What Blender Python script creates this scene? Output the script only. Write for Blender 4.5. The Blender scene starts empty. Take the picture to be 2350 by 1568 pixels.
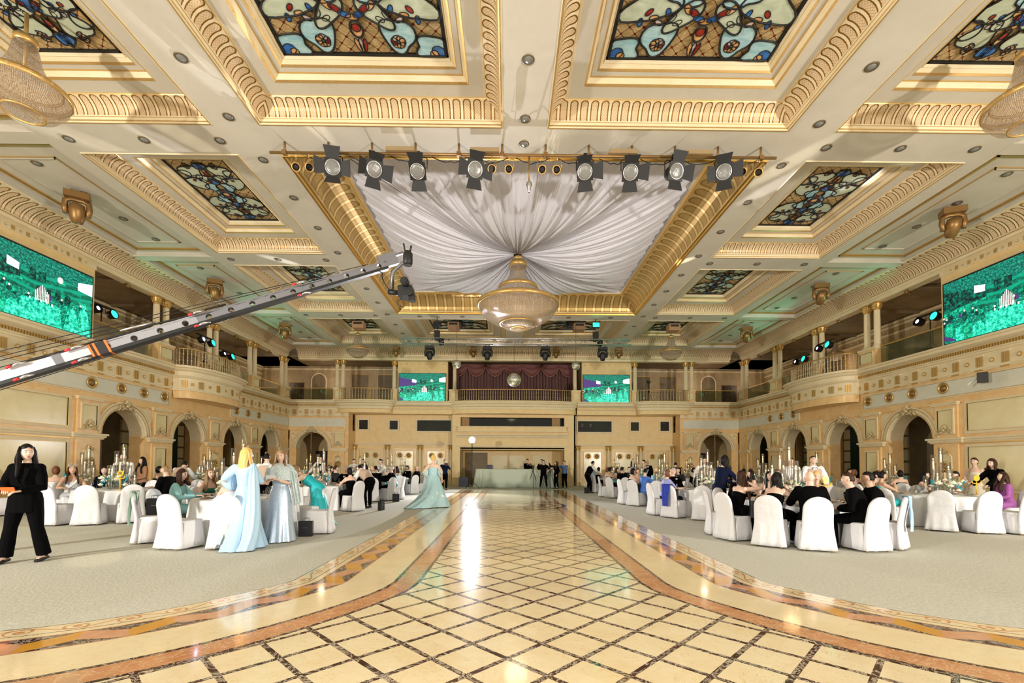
import bpy, math, random
from math import sin, cos, pi, sqrt, atan2, radians as R
from mathutils import Vector as V, Matrix
random.seed(7)
sc = bpy.context.scene
# ---------------- camera ----------------
cd = bpy.data.cameras.new('camera'); cam = bpy.data.objects.new('camera', cd); sc.collection.objects.link(cam)
sc.camera = cam
cd.sensor_width = 36; cd.lens = 36*1044/2350; cd.shift_y = (1035-784)/2350; cd.clip_end = 200
cam.matrix_world = Matrix.Translation((0, 0, 1.45)) @ Matrix.Rotation(-math.atan(9.3/1044), 4, 'Z') @ Matrix.Rotation(pi/2+math.atan(31.5/1044), 4, 'X') @ Matrix.Rotation(R(0.30), 4, 'Z')
# ---------------- colour, world, exposure ----------------
vs = sc.view_settings; vs.view_transform = 'Standard'; vs.look = 'None'; vs.gamma = 1; vs.use_curve_mapping = False; vs.exposure = 0.05
w = bpy.data.worlds.new('world'); sc.world = w; w.use_nodes = True
w.node_tree.nodes['Background'].inputs[0].default_value = (1.0, 0.87, 0.68, 1)
w.node_tree.nodes['Background'].inputs[1].default_value = 0.60
cy = sc.cycles
cy.max_bounces = 6; cy.diffuse_bounces = 3; cy.glossy_bounces = 3; cy.transmission_bounces = 4; cy.transparent_max_bounces = 24
cy.caustics_reflective = False; cy.caustics_refractive = False; cy.sample_clamp_indirect = 4; cy.sample_clamp_direct = 0
cy.use_adaptive_sampling = True; cy.adaptive_threshold = 0.03; cy.use_denoising = True
def light(kind, loc, energy, col=(1, 1, 1), size=.25, aim=None, spot=60, blend=.4):
    d = bpy.data.lights.new('hall_light', kind); o = bpy.data.objects.new('hall_light', d); sc.collection.objects.link(o)
    o.location = loc; d.energy = energy; d.color = col
    if kind == 'AREA': d.shape = 'DISK'; d.size = size
    else: d.shadow_soft_size = size
    if kind == 'SPOT': d.spot_size = R(spot); d.spot_blend = blend
    if aim: o.rotation_euler = (V(aim)-V(loc)).to_track_quat('-Z', 'Y').to_euler()
    return o
# the two event floods on stands behind the camera, left and right; added lamps follow
light('SPOT', (-12.5, -2.5, 2.9), 4700, (1, .93, .82), .16, (3, 14, 4.0), 150, .5)
light('SPOT', (13.6, -2.5, 2.9), 4700, (1, .93, .82), .16, (-2, 14, 4.0), 150, .5)
light('SPOT', (-12.5, -2.5, 3.1), 3800, (1, .95, .86), .16, (2, 31, 3.6), 62, .7)  # added narrower pair at the flood positions, brightens the end wall
light('SPOT', (13.6, -2.5, 3.1), 3800, (1, .95, .86), .16, (-1, 31, 3.6), 62, .7)
light('SPOT', (13.6, -2.5, 3.3), 4200, (1, .93, .80), .16, (-14.7, 17, 4.2), 50, .8)  # added crossing pair, brightens the opposite side walls
light('SPOT', (-12.5, -2.5, 3.3), 4200, (1, .93, .80), .16, (15.6, 17, 4.2), 50, .8)
light('AREA', (0.3, -3.0, 3.4), 250, (1, .95, .88), 1.6, (0.3, 10, 4.5))  # added soft fill disc behind the camera, not one of the floods
# ---------------- nodes ----------------
class X:
    """a socket with arithmetic"""
    def __init__(s, nt, k): s.nt = nt; s.k = k
    def op(s, o, *a):
        n = s.nt.nodes.new('ShaderNodeMath'); n.operation = o
        for i, v in enumerate((s,)+a):
            if isinstance(v, X): s.nt.links.new(v.k, n.inputs[i])
            else: n.inputs[i].default_value = v
        return X(s.nt, n.outputs[0])
    def __add__(s, o): return s.op('ADD', o)
    def __radd__(s, o): return s.op('ADD', o)
    def __sub__(s, o): return s.op('SUBTRACT', o)
    def __rsub__(s, o): return (s*-1)+o
    def __mul__(s, o): return s.op('MULTIPLY', o)
    __rmul__ = __mul__
    def __truediv__(s, o): return s.op('DIVIDE', o)
    def abs(s): return s.op('ABSOLUTE')
    def lt(s, o): return s.op('LESS_THAN', o)
    def gt(s, o): return s.op('GREATER_THAN', o)
    def min(s, o): return s.op('MINIMUM', o)
    def max(s, o): return s.op('MAXIMUM', o)
    def frac(s): return s.op('FRACT')
    def floor(s): return s.op('FLOOR')
    def sqrt(s): return s.op('SQRT')
    def sin(s): return s.op('SINE')
    def mod2(s): return (s*.5).op('FRACT')*2
def col(c): return (c[0], c[1], c[2], 1) if len(c) == 3 else c
class Mat:
    def __init__(s, name, base=(.8,.8,.8), rough=.5, metal=0, **kw):
        m = bpy.data.materials.new(name); m.use_nodes = True; s.m = m; s.nt = m.node_tree
        s.b = s.nt.nodes['Principled BSDF']; s.set(base=base, rough=rough, metal=metal)
        for k, v in kw.items(): s.b.inputs[k].default_value = v
    def node(s, t, **kw):
        n = s.nt.nodes.new(t)
        for k, v in kw.items():
            if isinstance(k, str) and hasattr(n, k): setattr(n, k, v)
        return n
    def put(s, sock, v):
        if isinstance(v, X): s.nt.links.new(v.k, sock)
        elif isinstance(v, (tuple, list)): sock.default_value = col(v)
        else: sock.default_value = v
    def set(s, base=None, rough=None, metal=None, emis=None, estr=None, alpha=None):
        for nm, v in (('Base Color', base), ('Roughness', rough), ('Metallic', metal), ('Emission Color', emis), ('Emission Strength', estr), ('Alpha', alpha)):
            if v is not None: s.put(s.b.inputs[nm], v)
        return s
    def xyz(s, kind='Object', which=None):
        t = s.node('ShaderNodeTexCoord'); sp = s.node('ShaderNodeSeparateXYZ')
        s.nt.links.new(t.outputs[kind], sp.inputs[0]); return [X(s.nt, o) for o in sp.outputs]
    def pos(s):
        g = s.node('ShaderNodeNewGeometry'); sp = s.node('ShaderNodeSeparateXYZ')
        s.nt.links.new(g.outputs['Position'], sp.inputs[0]); return [X(s.nt, o) for o in sp.outputs]
    def noise(s, scale=5, detail=3, rough=.55, dist=0, kind='pos', stretch=None):
        n = s.node('ShaderNodeTexNoise'); n.inputs['Scale'].default_value = scale; n.inputs['Detail'].default_value = detail
        n.inputs['Roughness'].default_value = rough; n.inputs['Distortion'].default_value = dist
        if kind == 'pos': src = s.node('ShaderNodeNewGeometry').outputs['Position']
        elif kind == 'obj': src = s.node('ShaderNodeTexCoord').outputs['Object']
        else: src = s.node('ShaderNodeTexCoord').outputs['UV']
        if stretch:
            mp = s.node('ShaderNodeMapping'); mp.inputs['Scale'].default_value = stretch; s.nt.links.new(src, mp.inputs[0]); src = mp.outputs[0]
        s.nt.links.new(src, n.inputs['Vector']); return X(s.nt, n.outputs['Fac'])
    def mix(s, f, a, b):
        n = s.node('ShaderNodeMix'); n.data_type = 'RGBA'
        s.put(n.inputs[0], f); s.put(n.inputs[6], a); s.put(n.inputs[7], b); return X(s.nt, n.outputs[2])
    def ramp(s, f, stops):
        n = s.node('ShaderNodeValToRGB'); s.put(n.inputs[0], f); e = n.color_ramp.elements
        while len(e) < len(stops): e.new(.5)
        for i, (p, c) in enumerate(stops): e[i].position = p; e[i].color = col(c)
        return X(s.nt, n.outputs[0])
    def bump(s, h, strength=.3, dist=.02):
        n = s.node('ShaderNodeBump'); n.inputs['Strength'].default_value = strength; n.inputs['Distance'].default_value = dist
        s.put(n.inputs['Height'], h); s.nt.links.new(n.outputs[0], s.b.inputs['Normal']); return s
def mottled(name, c1, c2, scale=4, rough=.4, contrast=(.35, .65), bump=0, detail=4, **kw):
    m = Mat(name, rough=rough, **kw); n = m.noise(scale, detail, .6, .4)
    m.set(base=m.ramp(n, [(contrast[0], c1), (contrast[1], c2)]))
    if bump: m.bump(n, bump, .01)
    return m.m
def plain(name, c, rough=.5, metal=0, **kw): return Mat(name, c, rough, metal, **kw).m
def emit(name, c, s, base=None):
    m = Mat(name, base or c, .5); m.set(emis=c, estr=s); return m.m
def fabric(name, c, rough=.8, bump=.25, scale=9):
    m = Mat(name, c, rough); m.b.inputs['Specular IOR Level'].default_value = .06 if sum(c) < .2 else .4
    m.bump(m.noise(scale, 3, .5, 0, 'obj'), bump, .02); return m.m
# ---------------- mesh builder ----------------
class MB:
    def __init__(s, T=None): s.v = []; s.f = []; s.m = []; s.uv = []; s.sm = []; s.T = T; s.hasuv = False
    def pt(s, p):
        s.v.append(tuple(s.T(*p)) if s.T else tuple(p)); return len(s.v)-1
    def face(s, idx, m=0, uv=None, sm=False):
        s.f.append(tuple(idx)); s.m.append(m); s.uv.append(uv); s.sm.append(sm)
        if uv: s.hasuv = True
    def poly(s, pts, m=0, uv=None, sm=False): s.face([s.pt(p) for p in pts], m, uv, sm)
    def box(s, x0, x1, y0, y1, z0, z1, m=0):
        i = [s.pt(p) for p in ((x0,y0,z0),(x1,y0,z0),(x1,y1,z0),(x0,y1,z0),(x0,y0,z1),(x1,y0,z1),(x1,y1,z1),(x0,y1,z1))]
        for q in ((3,2,1,0),(4,5,6,7),(0,1,5,4),(1,2,6,5),(2,3,7,6),(3,0,4,7)): s.face([i[k] for k in q], m)
        return s
    def obox(s, c, a, b, d, m=0):
        """box from centre and three half-axis vectors"""
        c, a, b, d = V(c), V(a), V(b), V(d)
        i = [s.pt(c+a*p+b*q+d*r) for p, q, r in ((-1,-1,-1),(1,-1,-1),(1,1,-1),(-1,1,-1),(-1,-1,1),(1,-1,1),(1,1,1),(-1,1,1))]
        for q in ((3,2,1,0),(4,5,6,7),(0,1,5,4),(1,2,6,5),(2,3,7,6),(3,0,4,7)): s.face([i[k] for k in q], m)
        return s
    def rings(s, rings, m=0, closed=True, cap=(True, True), sm=True, uvf=None):
        """loft of rings (each a list of points)"""
        ids = [[s.pt(p) for p in r] for r in rings]; n = len(ids[0]); e = n if closed else n-1
        for j in range(len(ids)-1):
            for k in range(e):
                k2 = (k+1) % n
                uv = None
                if uvf: uv = [uvf(j, k), uvf(j, k+1), uvf(j+1, k+1), uvf(j+1, k)]
                s.face((ids[j][k], ids[j][k2], ids[j+1][k2], ids[j+1][k]), m, uv, sm)
        if closed and cap[0]: s.face(ids[0][::-1], m, None, False)
        if closed and cap[1]: s.face(ids[-1], m, None, False)
        return s
    def tube(s, pts, r, n=8, m=0, cap=(True, True), flat=1.0):
        pts = [V(p) for p in pts]; rr = r if isinstance(r, (list, tuple)) else [r]*len(pts)
        rings = []; up = None
        for i, p in enumerate(pts):
            d = (pts[min(i+1, len(pts)-1)]-pts[max(i-1, 0)])
            if d.length < 1e-9: d = V((0, 0, 1))
            d.normalize()
            if up is None:
                up = V((0, 0, 1)) if abs(d.z) < .9 else V((1, 0, 0))
            a = up.cross(d)
            if a.length < 1e-6: a = V((1, 0, 0))
            a.normalize(); b = d.cross(a); up = b
            rings.append([p+a*(rr[i]*cos(2*pi*k/n))+b*(rr[i]*flat*sin(2*pi*k/n)) for k in range(n)])
        return s.rings(rings, m, True, cap)
    def lathe(s, prof, n=24, c=(0, 0, 0), m=0, uv=False, wob=None, cap=(False, False)):
        c = V(c); rings = []
        for (r, z) in prof:
            rings.append([c+V(((r+(wob(r, z, 2*pi*k/n) if wob else 0))*cos(2*pi*k/n), (r+(wob(r, z, 2*pi*k/n) if wob else 0))*sin(2*pi*k/n), z)) for k in range(n)])
        uvf = (lambda j, k: (k/n, j/(len(prof)-1))) if uv else None
        return s.rings(rings, m, True, cap, True, uvf)
    def ball(s, c, rx, ry=None, rz=None, m=0, nu=12, nv=8):
        ry = ry or rx; rz = rz or rx; c = V(c)
        return s.rings([[c+V((rx*max(.02, sin(pi*j/nv))*cos(2*pi*k/nu), ry*max(.02, sin(pi*j/nv))*sin(2*pi*k/nu), -rz*cos(pi*j/nv))) for k in range(nu)] for j in range(nv+1)], m)
    def prism(s, poly, h0, h1, m=0, f=None):
        """poly: 2-D points; f(a,b,h) -> point"""
        f = f or (lambda a, b, h: (a, b, h))
        lo = [s.pt(f(a, b, h0)) for a, b in poly]; hi = [s.pt(f(a, b, h1)) for a, b in poly]; n = len(poly)
        s.face(lo[::-1], m); s.face(hi, m)
        for k in range(n): s.face((lo[k], lo[(k+1) % n], hi[(k+1) % n], hi[k]), m)
        return s
    def mesh(s, name, mats):
        me = bpy.data.meshes.new(name); me.from_pydata(s.v, [], s.f)
        for mt in (mats if isinstance(mats, (list, tuple)) else [mats]): me.materials.append(mt)
        me.polygons.foreach_set('material_index', s.m); me.polygons.foreach_set('use_smooth', s.sm)
        if s.hasuv:
            l = me.uv_layers.new(name='UVMap'); d = []
            for f, uv in zip(s.f, s.uv):
                for k in range(len(f)): d += list(uv[k]) if uv else [0, 0]
            l.data.foreach_set('uv', d)
        me.update(); return me
def link(name, data, parent=None, loc=(0, 0, 0), rz=0):
    o = bpy.data.objects.new(name, data); sc.collection.objects.link(o)
    if parent: o.parent = parent
    o.location = loc; o.rotation_euler = (0, 0, rz); return o
def obj(name, mb, mats, parent=None, loc=(0, 0, 0), rz=0): return link(name, mb.mesh(name, mats), parent, loc, rz)
def tag(o, label, cat, group=None, kind=None):
    o['label'] = label; o['category'] = cat
    if group: o['group'] = group
    if kind: o['kind'] = kind
    return o
def thing(name, label, cat, loc=(0, 0, 0), rz=0, group=None): return tag(link(name, None, None, loc, rz), label, cat, group)
def struct(name, mb, mats):
    o = obj(name, mb, mats); o['kind'] = 'structure'; return o
KIDS = {}
def dup(root, label, loc, rz=0, group=None, scale=None):
    r = root.copy(); sc.collection.objects.link(r); r.location = loc; r.rotation_euler = (0, 0, rz); r['label'] = label
    if group: r['group'] = group
    if scale: r.scale = scale
    def rec(a, b):
        for ch in KIDS.setdefault(a.name, [c for c in sc.collection.objects if c.parent == a]):
            c = ch.copy(); sc.collection.objects.link(c); c.parent = b; rec(ch, c)
    rec(root, r); return r
ORD = ['first', 'second', 'third', 'fourth', 'fifth', 'sixth', 'seventh', 'eighth', 'ninth', 'tenth', 'eleventh', 'twelfth', 'thirteenth', 'fourteenth']
XC = 0.35
XL, XR, YE = -14.7, 15.6, 30.5
HC = 9.1
# ---------------- materials ----------------
GOLD = plain('gilding', (.83, .52, .14), .3, 1)
GOLDP = plain('gilt_paint', (.66, .42, .14), .36, .6)
BRONZE = plain('bronze_paint', (.30, .17, .06), .4, .6)
CREAM = mottled('cream_plaster', (.80, .66, .42), (.86, .73, .49), 2, .5)
CEILW = mottled('ceiling_paint', (.62, .57, .48), (.67, .62, .53), 1.2, .55)
STONE = mottled('peach_stone', (.82, .50, .20), (.92, .66, .34), 3.5, .32, (.3, .7), detail=6)
PANEL = mottled('ivory_stone_panel', (.82, .69, .38), (.90, .80, .50), 1.6, .22, (.3, .7), detail=6)
YEL = mottled('yellow_plaster', (.88, .62, .28), (.92, .70, .37), 3, .45)
GREYP = mottled('grey_white_band', (.72, .70, .58), (.78, .75, .63), 2, .5)
DARKW = mottled('shade_dark_plaster', (.20, .145, .085), (.27, .20, .12), 2, .6)  # plaster colour darkened to stand in for shade inside galleries and corridors
BLACK = plain('black_plastic', (.006, .006, .007), .5)
DARKM = plain('dark_metal', (.03, .03, .035), .35, .6)
STEEL = plain('aluminium', (.62, .62, .64), .3, 1)
DWOOD = plain('dark_wood', (.05, .02, .012), .4)
GLASSD = plain('dark_window_glass', (.01, .012, .014), .06, 0)
WHITEF = Mat('white_cotton', (.74, .74, .77), .8); WHITEF.bump(WHITEF.noise(7, 2, .5, .3, 'obj'), .25, .05); WHITEF = WHITEF.m
WHITE = plain('white_paint', (.8, .8, .78), .4)
def glassmat(name, c=(1, 1, 1), rough=.03, alpha=.03):
    m = bpy.data.materials.new(name); m.use_nodes = True; nt = m.node_tree; nt.nodes.clear(); o = nt.nodes.new('ShaderNodeOutputMaterial'); mx = nt.nodes.new('ShaderNodeMixShader'); t = nt.nodes.new('ShaderNodeBsdfTransparent'); g = nt.nodes.new('ShaderNodeBsdfGlossy'); l = nt.nodes.new('ShaderNodeLayerWeight')
    l.inputs[0].default_value = .25; k = X(nt, l.outputs['Fresnel'])*.5+alpha; nt.links.new(k.k, mx.inputs[0]); t.inputs[0].default_value = (c[0], c[1], c[2], 1); g.inputs['Roughness'].default_value = rough
    nt.links.new(t.outputs[0], mx.inputs[1]); nt.links.new(g.outputs[0], mx.inputs[2]); nt.links.new(mx.outputs[0], o.inputs[0]); return m
GLASS = glassmat('clear_glass'); RAILG = glassmat('railing_glass', (.72, .78, .70), .05, .03)
FLAME = emit('candle_flame', (1, .62, .2), 9)
CANDLE = Mat('candle_wax', (.9, .86, .75), .5).set(emis=(1, .7, .35), estr=.12).m
LAMPGL = Mat('lamp_lens', (.26, .26, .25), .15, .2); LAMPGL.bump(LAMPGL.noise(60, 1, .5, 0, 'obj'), .4, .01); LAMPGL = LAMPGL.m
GREENL = emit('green_led', (.02, .8, .45), 2.5)
# crystal beads
def crystal():
    m = Mat('crystal_strings', (.78, .68, .52), .18); u, v, _ = m.xyz('UV')
    a = ((u*150).frac()-.5).abs(); b = ((v*46).frac()-.5).abs()
    d = (a*a+b*b).sqrt(); bead = d.lt(.42)
    m.set(base=m.mix(m.noise(90, 1, .5, 0, 'obj').gt(.56), (.50, .36, .24), (.90, .76, .62)), alpha=bead*.62+.2)
    m.b.inputs['Specular IOR Level'].default_value = 1.0
    m.bump(d*-1, 1, .03); m.b.inputs['Emission Color'].default_value = (1, .75, .45, 1); m.b.inputs['Emission Strength'].default_value = .02
    return m.m
CRYST = crystal()
# fluted cove
def flute(name, ground, line, rib, gold=0.0, asp=1.0):
    m = Mat(name, rough=.35); u, v, _ = m.xyz('UV')
    x = (u.frac()-.5).abs(); y = (v-.80).max(0)*asp
    d = (x*x+y*y).sqrt()
    lo = v.gt(.06)
    ln = (d-.33).abs().lt(.058)*lo
    ins = d.lt(.33)*lo
    hat = ((((u*4+v*asp*4).frac()-.5).abs().lt(.09)).max(((u*4-v*asp*4).frac()-.5).abs().lt(.09)))*ins
    c = m.mix(ins, rib, ground); c = m.mix(hat*.5, c, line); c = m.mix(ln, c, line)
    m.set(base=c, metal=ln*.7+gold*(1-ln))
    m.bump((ins*-1)+hat*.3+ln*.8, .7, .03); return m.m
FLUTE = flute('fluted_cove', (.80, .62, .40), (.36, .18, .035), (.87, .74, .52), 0, 1.9)
FLUTEG = flute('gilt_fluted_cove', (.62, .42, .17), (.50, .28, .06), (.86, .66, .32), .45, 2.5)
def rope():
    m = Mat('gilt_rope', rough=.35); u, v, _ = m.xyz('UV')
    s = ((u*9+v*.6).frac()-.5).abs()
    m.set(base=m.mix(s.lt(.2), (.86, .60, .25), (.42, .22, .05)), metal=.55); m.bump(s, .8, .02); return m.m
ROPE = rope()
# marble
def marble(name, base, alt, vein, scale=2.2, rough=.11, vw=.012):
    m = Mat(name, rough=rough)
    n = m.noise(scale, 5, .6, .6); v = (m.noise(scale*1.3, 6, .7, 1.6)-.5).abs().lt(vw)
    m.set(base=m.mix(v*.7, m.ramp(n, [(.3, base), (.7, alt)]), vein)); m.b.inputs['Coat Weight'].default_value = .3
    m.b.inputs['Coat Roughness'].default_value = .05
    return m
MCREAM = marble('cream_marble', (.86, .71, .43), (.90, .78, .52), (.66, .42, .16), 2.2, .12, .004).m
MRUST = marble('rust_marble', (.55, .24, .10), (.68, .36, .18), (.85, .62, .38), 3.5, .12).m
MBROWN = marble('brown_marble', (.045, .016, .012), (.075, .03, .02), (.7, .6, .45), 5, .1, .02).m
def lattice():
    m = marble('latticed_marble', (.87, .73, .46), (.92, .81, .56), (.66, .42, .16), 2.0, .11, .004)
    x, y, z = m.pos(); L = .5625
    fu = (((x+y)-4.0)/L+.5); fv = (((y-x)-3.997)/L+.5)
    a = (fu.frac()-.5).abs().min((fv.frac()-.5).abs()); line = a.lt(.058)
    tid = (fu.floor()*12.9898+fv.floor()*78.233).sin()*43758.5; tid = tid.frac()
    basec = m.b.inputs['Base Color'].links[0].from_socket
    c = m.mix(tid*.22, X(m.nt, basec), (.74, .52, .22))
    vein = (m.noise(6, 6, .75, 2.0)-.5).abs().lt(.022)
    m.set(base=m.mix(line, c, m.mix(vein*.8, (.055, .018, .012), (.75, .66, .5))))
    return m.m
LATT = lattice()
def diamondband():
    m = marble('inlaid_zigzag_marble', (.5, .3, .1), (.5, .3, .1), (.5, .3, .1)); u, v, _ = m.xyz('UV')
    w = u/.36; t = (w.mod2()-1).abs()      # 0..1..0
    yy = (v-.5)+(t-.5)*.42
    inside = yy.abs().lt(.29); par = (w.mod2()).gt(1)
    n = m.noise(6, 5, .6, .6)
    och = m.ramp(n, [(.3, (.62, .29, .03)), (.7, (.74, .38, .06))]); ros = m.ramp(n, [(.3, (.58, .27, .14)), (.7, (.74, .42, .25))])
    vein = (m.noise(7, 6, .75, 2.0)-.5).abs().lt(.02)
    dk = m.mix(vein*.8, (.05, .018, .02), (.7, .62, .5))
    c = m.mix(inside, dk, m.mix(par, ros, och)); edge = (v-.5).abs().gt(.46)
    m.set(base=m.mix(edge, c, (.60, .30, .16))); return m.m
DBAND = diamondband()
def scrollband():
    m = marble('scrolled_marble', (.86, .71, .43), (.90, .78, .52), (.66, .42, .16), 2.0, .12, .004); u, v, _ = m.xyz('UV')
    w = u/.46; cx = (w.frac()-.5)*1.75; fl = (w.floor().mod2()).gt(.5)*2-1
    cyv = (v-.5)*1.15*fl
    r = (cx*cx+cyv*cyv).sqrt(); th = cyv.op('ARCTAN2', cx)
    sp = ((r*3.2-th/6.2832)).frac(); ln = (sp-.5).abs().lt(.17)*r.lt(.52)
    blob = r.lt(.12); wave = ((v-.5)-(u*(6.2832/.92)).sin()*.34).abs().lt(.055)
    lim = (v-.5).abs().lt(.42)
    bc = X(m.nt, m.b.inputs['Base Color'].links[0].from_socket)
    m.set(base=m.mix((ln.max(blob).max(wave))*lim, bc, (.62, .30, .13))); return m.m
SBAND = scrollband()
CARPET = Mat('grey_carpet', rough=.95); _n = CARPET.noise(45, 3, .7, 0, 'pos', (1, .45, 1)); _n2 = CARPET.noise(.7, 3)
CARPET.set(base=CARPET.mix(_n2*.5, CARPET.ramp(_n, [(.3, (.42, .41, .35)), (.7, (.66, .65, .56))]), (.61, .61, .51))); CARPET.bump(_n, .5, .02); CARPET = CARPET.m
# drape
DRAPE = Mat('sheer_drape', (.72, .71, .81), .55); _u, _v, _ = DRAPE.xyz('UV')
DRAPE.bump(DRAPE.noise(1, 2, .5, 0, 'uv', (520, 3, 1)), .8, .06); DRAPE.b.inputs['Sheen Weight'].default_value = .4; DRAPE = DRAPE.m
VELVET = Mat('plum_velvet', (.17, .045, .042), .6); VELVET.b.inputs['Sheen Weight'].default_value = .5; VELVET = VELVET.m
SKIN = [Mat(n, c, .5).m for n, c in (('fair_skin', (.72, .49, .38)), ('tan_skin', (.58, .36, .24)), ('warm_skin', (.66, .42, .30)))]
for _m in SKIN: _m.node_tree.nodes['Principled BSDF'].inputs['Subsurface Weight'].default_value = 0
EYEW = plain('eye_white', (.7, .68, .64), .3); EYED = plain('eye_iris', (.02, .012, .01), .2); LIPS = plain('lips', (.45, .10, .09), .4); BROW = plain('eyebrow', (.05, .03, .02), .8)
_fm = {}
def F(name):
    """clothing fabrics by name"""
    if name in _fm: return _fm[name]
    c, r = dict(black=((.002, .002, .0025), .9), navy=((.008, .011, .035), .8), darkgrey=((.025, .025, .028), .75), white=((.80, .80, .80), .7), sky=((.42, .63, .84), .6), teal=((.01, .42, .47), .5), seafoam=((.42, .62, .62), .5), beige=((.52, .38, .29), .75), green=((.01, .13, .07), .45), blue=((.05, .16, .55), .6), aqua=((.30, .62, .66), .55), lilac=((.34, .36, .72), .65), mint=((.30, .68, .56), .5), rose=((.55, .34, .30), .6), brown=((.28, .14, .07), .7), silver=((.62, .66, .72), .3), purple=((.30, .08, .30), .6), orange=((.9, .16, .03), .4), denim=((.12, .20, .40), .8), royal=((.02, .05, .42), .6), cream=((.72, .66, .52), .7))[name]
    _fm[name] = fabric('fabric_'+name, c, r, .12, 12); return _fm[name]
_hm = {}
def HAIR(name):
    if name in _hm: return _hm[name]
    c = dict(black=(.008, .006, .006), brown=(.045, .02, .012), auburn=(.16, .055, .025), blonde=(.80, .50, .16), grey=(.42, .41, .40), dirty=(.28, .17, .08))[name]
    m = Mat('hair_'+name, c, .5); m.b.inputs['Specular IOR Level'].default_value = .18 if sum(c) < .1 else .4; m.bump(m.noise(60, 2, .5, 0, 'obj', (1, 1, .08)), .8, .01); _hm[name] = m.m; return m.m
# sequins
SEQ = Mat('sequinned_net', (.45, .58, .72), .22, .35); _s = SEQ.noise(140, 1, .5, 0, 'obj'); SEQ.set(base=SEQ.ramp(_s, [(.5, (.44, .58, .74)), (.68, (.80, .86, .95))])); SEQ.bump(_s, .35, .006); SEQ = SEQ.m
MIRR = Mat('mirror_tiles', (.82, .86, .80), .05, 1); _u, _v, _ = MIRR.xyz('UV'); _t = (((_u*36).frac()-.5).abs().max(((_v*18).frac()-.5).abs())); MIRR.set(rough=_t.gt(.44)*.5+.04)
_w = MIRR.node('ShaderNodeTexWhiteNoise'); _w.noise_dimensions = '2D'; _cb = MIRR.node('ShaderNodeCombineXYZ'); MIRR.put(_cb.inputs[0], (_u*36).floor()); MIRR.put(_cb.inputs[1], (_v*18).floor()); MIRR.nt.links.new(_cb.outputs[0], _w.inputs['Vector']); MIRR.bump(X(MIRR.nt, _w.outputs[0])*1.0, .25, .05); MIRR = MIRR.m
# ================= floor =================
carp = MB(); carp.box(-20, 21, -6, 36, -.2, 0); struct('floor', carp, [CARPET])
PATH = [(-1.06, 25.7), (-1.06, 20), (-1.06, 12), (-1.06, 8), (-1.06, 6.2), (-1.06, 5.62), (-1.11, 5.3), (-1.22, 4.98), (-1.38, 4.66), (-1.56, 4.35), (-1.76, 4.05), (-1.96, 3.78), (-2.18, 3.52), (-2.42, 3.29), (-2.7, 3.06), (-3.05, 2.83), (-3.5, 2.6), (-4.1, 2.38), (-5, 2.15), (-6.5, 1.9), (-9, 1.7)]
def offs(path, d):
    out = []
    for i, p in enumerate(path):
        a = V(path[max(i-1, 0)]); b = V(path[min(i+1, len(path)-1)]); t = (b-a).normalized(); n = V((t.y, -t.x))
        if i == 0: n = V((-1, 0))
        if n.x > 0: n = -n
        out.append((p[0]+n.x*d, p[1]+n.y*d))
    return out
fl = MB(); ZM = .004
LEN = [0]
mid = offs(PATH, .8)
for a, b in zip(mid, mid[1:]): LEN.append(LEN[-1]+(V(b)-V(a)).length)
for side in (0, 1):
    mx = (lambda p: p) if side == 0 else (lambda p: (.56-p[0], p[1]))
    for d0, d1, m in ((0, .045, 1), (.045, .295, 2), (.295, .34, 1), (.34, .90, 0), (.90, 1.28, 3), (1.28, 1.355, 0), (1.355, 1.37, 1), (1.37, 1.57, 4), (1.57, 1.585, 1)):
        A, B = offs(PATH, d0), offs(PATH, d1)
        for i in range(len(PATH)-1):
            q = [mx(A[i]), mx(A[i+1]), mx(B[i+1]), mx(B[i])]
            if side == 0: q = q[::-1]
            uv = [(LEN[i], 0), (LEN[i+1], 0), (LEN[i+1], 1), (LEN[i], 1)]
            if side == 0: uv = uv[::-1]
            fl.poly([(x, y, ZM) for x, y in q], m, uv)
    for i in range(len(PATH)-1):
        a, b = mx(PATH[i]), mx(PATH[i+1]); fl.poly([(a[0], a[1], ZM), (.28, a[1], ZM), (.28, b[1], ZM), (b[0], b[1], ZM)], 5)
fl.box(-2.65, 3.21, 25.7, 25.95, 0, ZM, 1)
fo = struct('floor_marble_inlay', fl, [MCREAM, MBROWN, MRUST, DBAND, SBAND, LATT])
def medal():
    m = marble('medallion_marble', (.80, .63, .34), (.86, .72, .44), (.66, .42, .16), 2.0, .1, .004); x, y, z = m.xyz('Object')
    r = (x*x+y*y).sqrt(); th = y.op('ARCTAN2', x)
    ring = ((r*2.6+((th*10).sin())*.09).frac()-.5).abs().lt(.2); star = ((th*8).sin()+1-r*1.2).gt(.4)
    bc = X(m.nt, m.b.inputs['Base Color'].links[0].from_socket)
    c = m.mix(ring*r.gt(.35), bc, (.33, .16, .08)); c = m.mix(star*r.lt(1.25)*r.gt(.7), c, (.22, .10, .06))
    c = m.mix((r-1.72).abs().lt(.06), c, (.05, .018, .012)); m.set(base=c); return m.m
md = MB(); md.lathe([(0.001, .006), (1.8, .006)], 64, cap=(False, False)); o = obj('floor_medallion', md, [medal()], None, (.28, 16.3, 0)); o['kind'] = 'structure'
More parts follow.
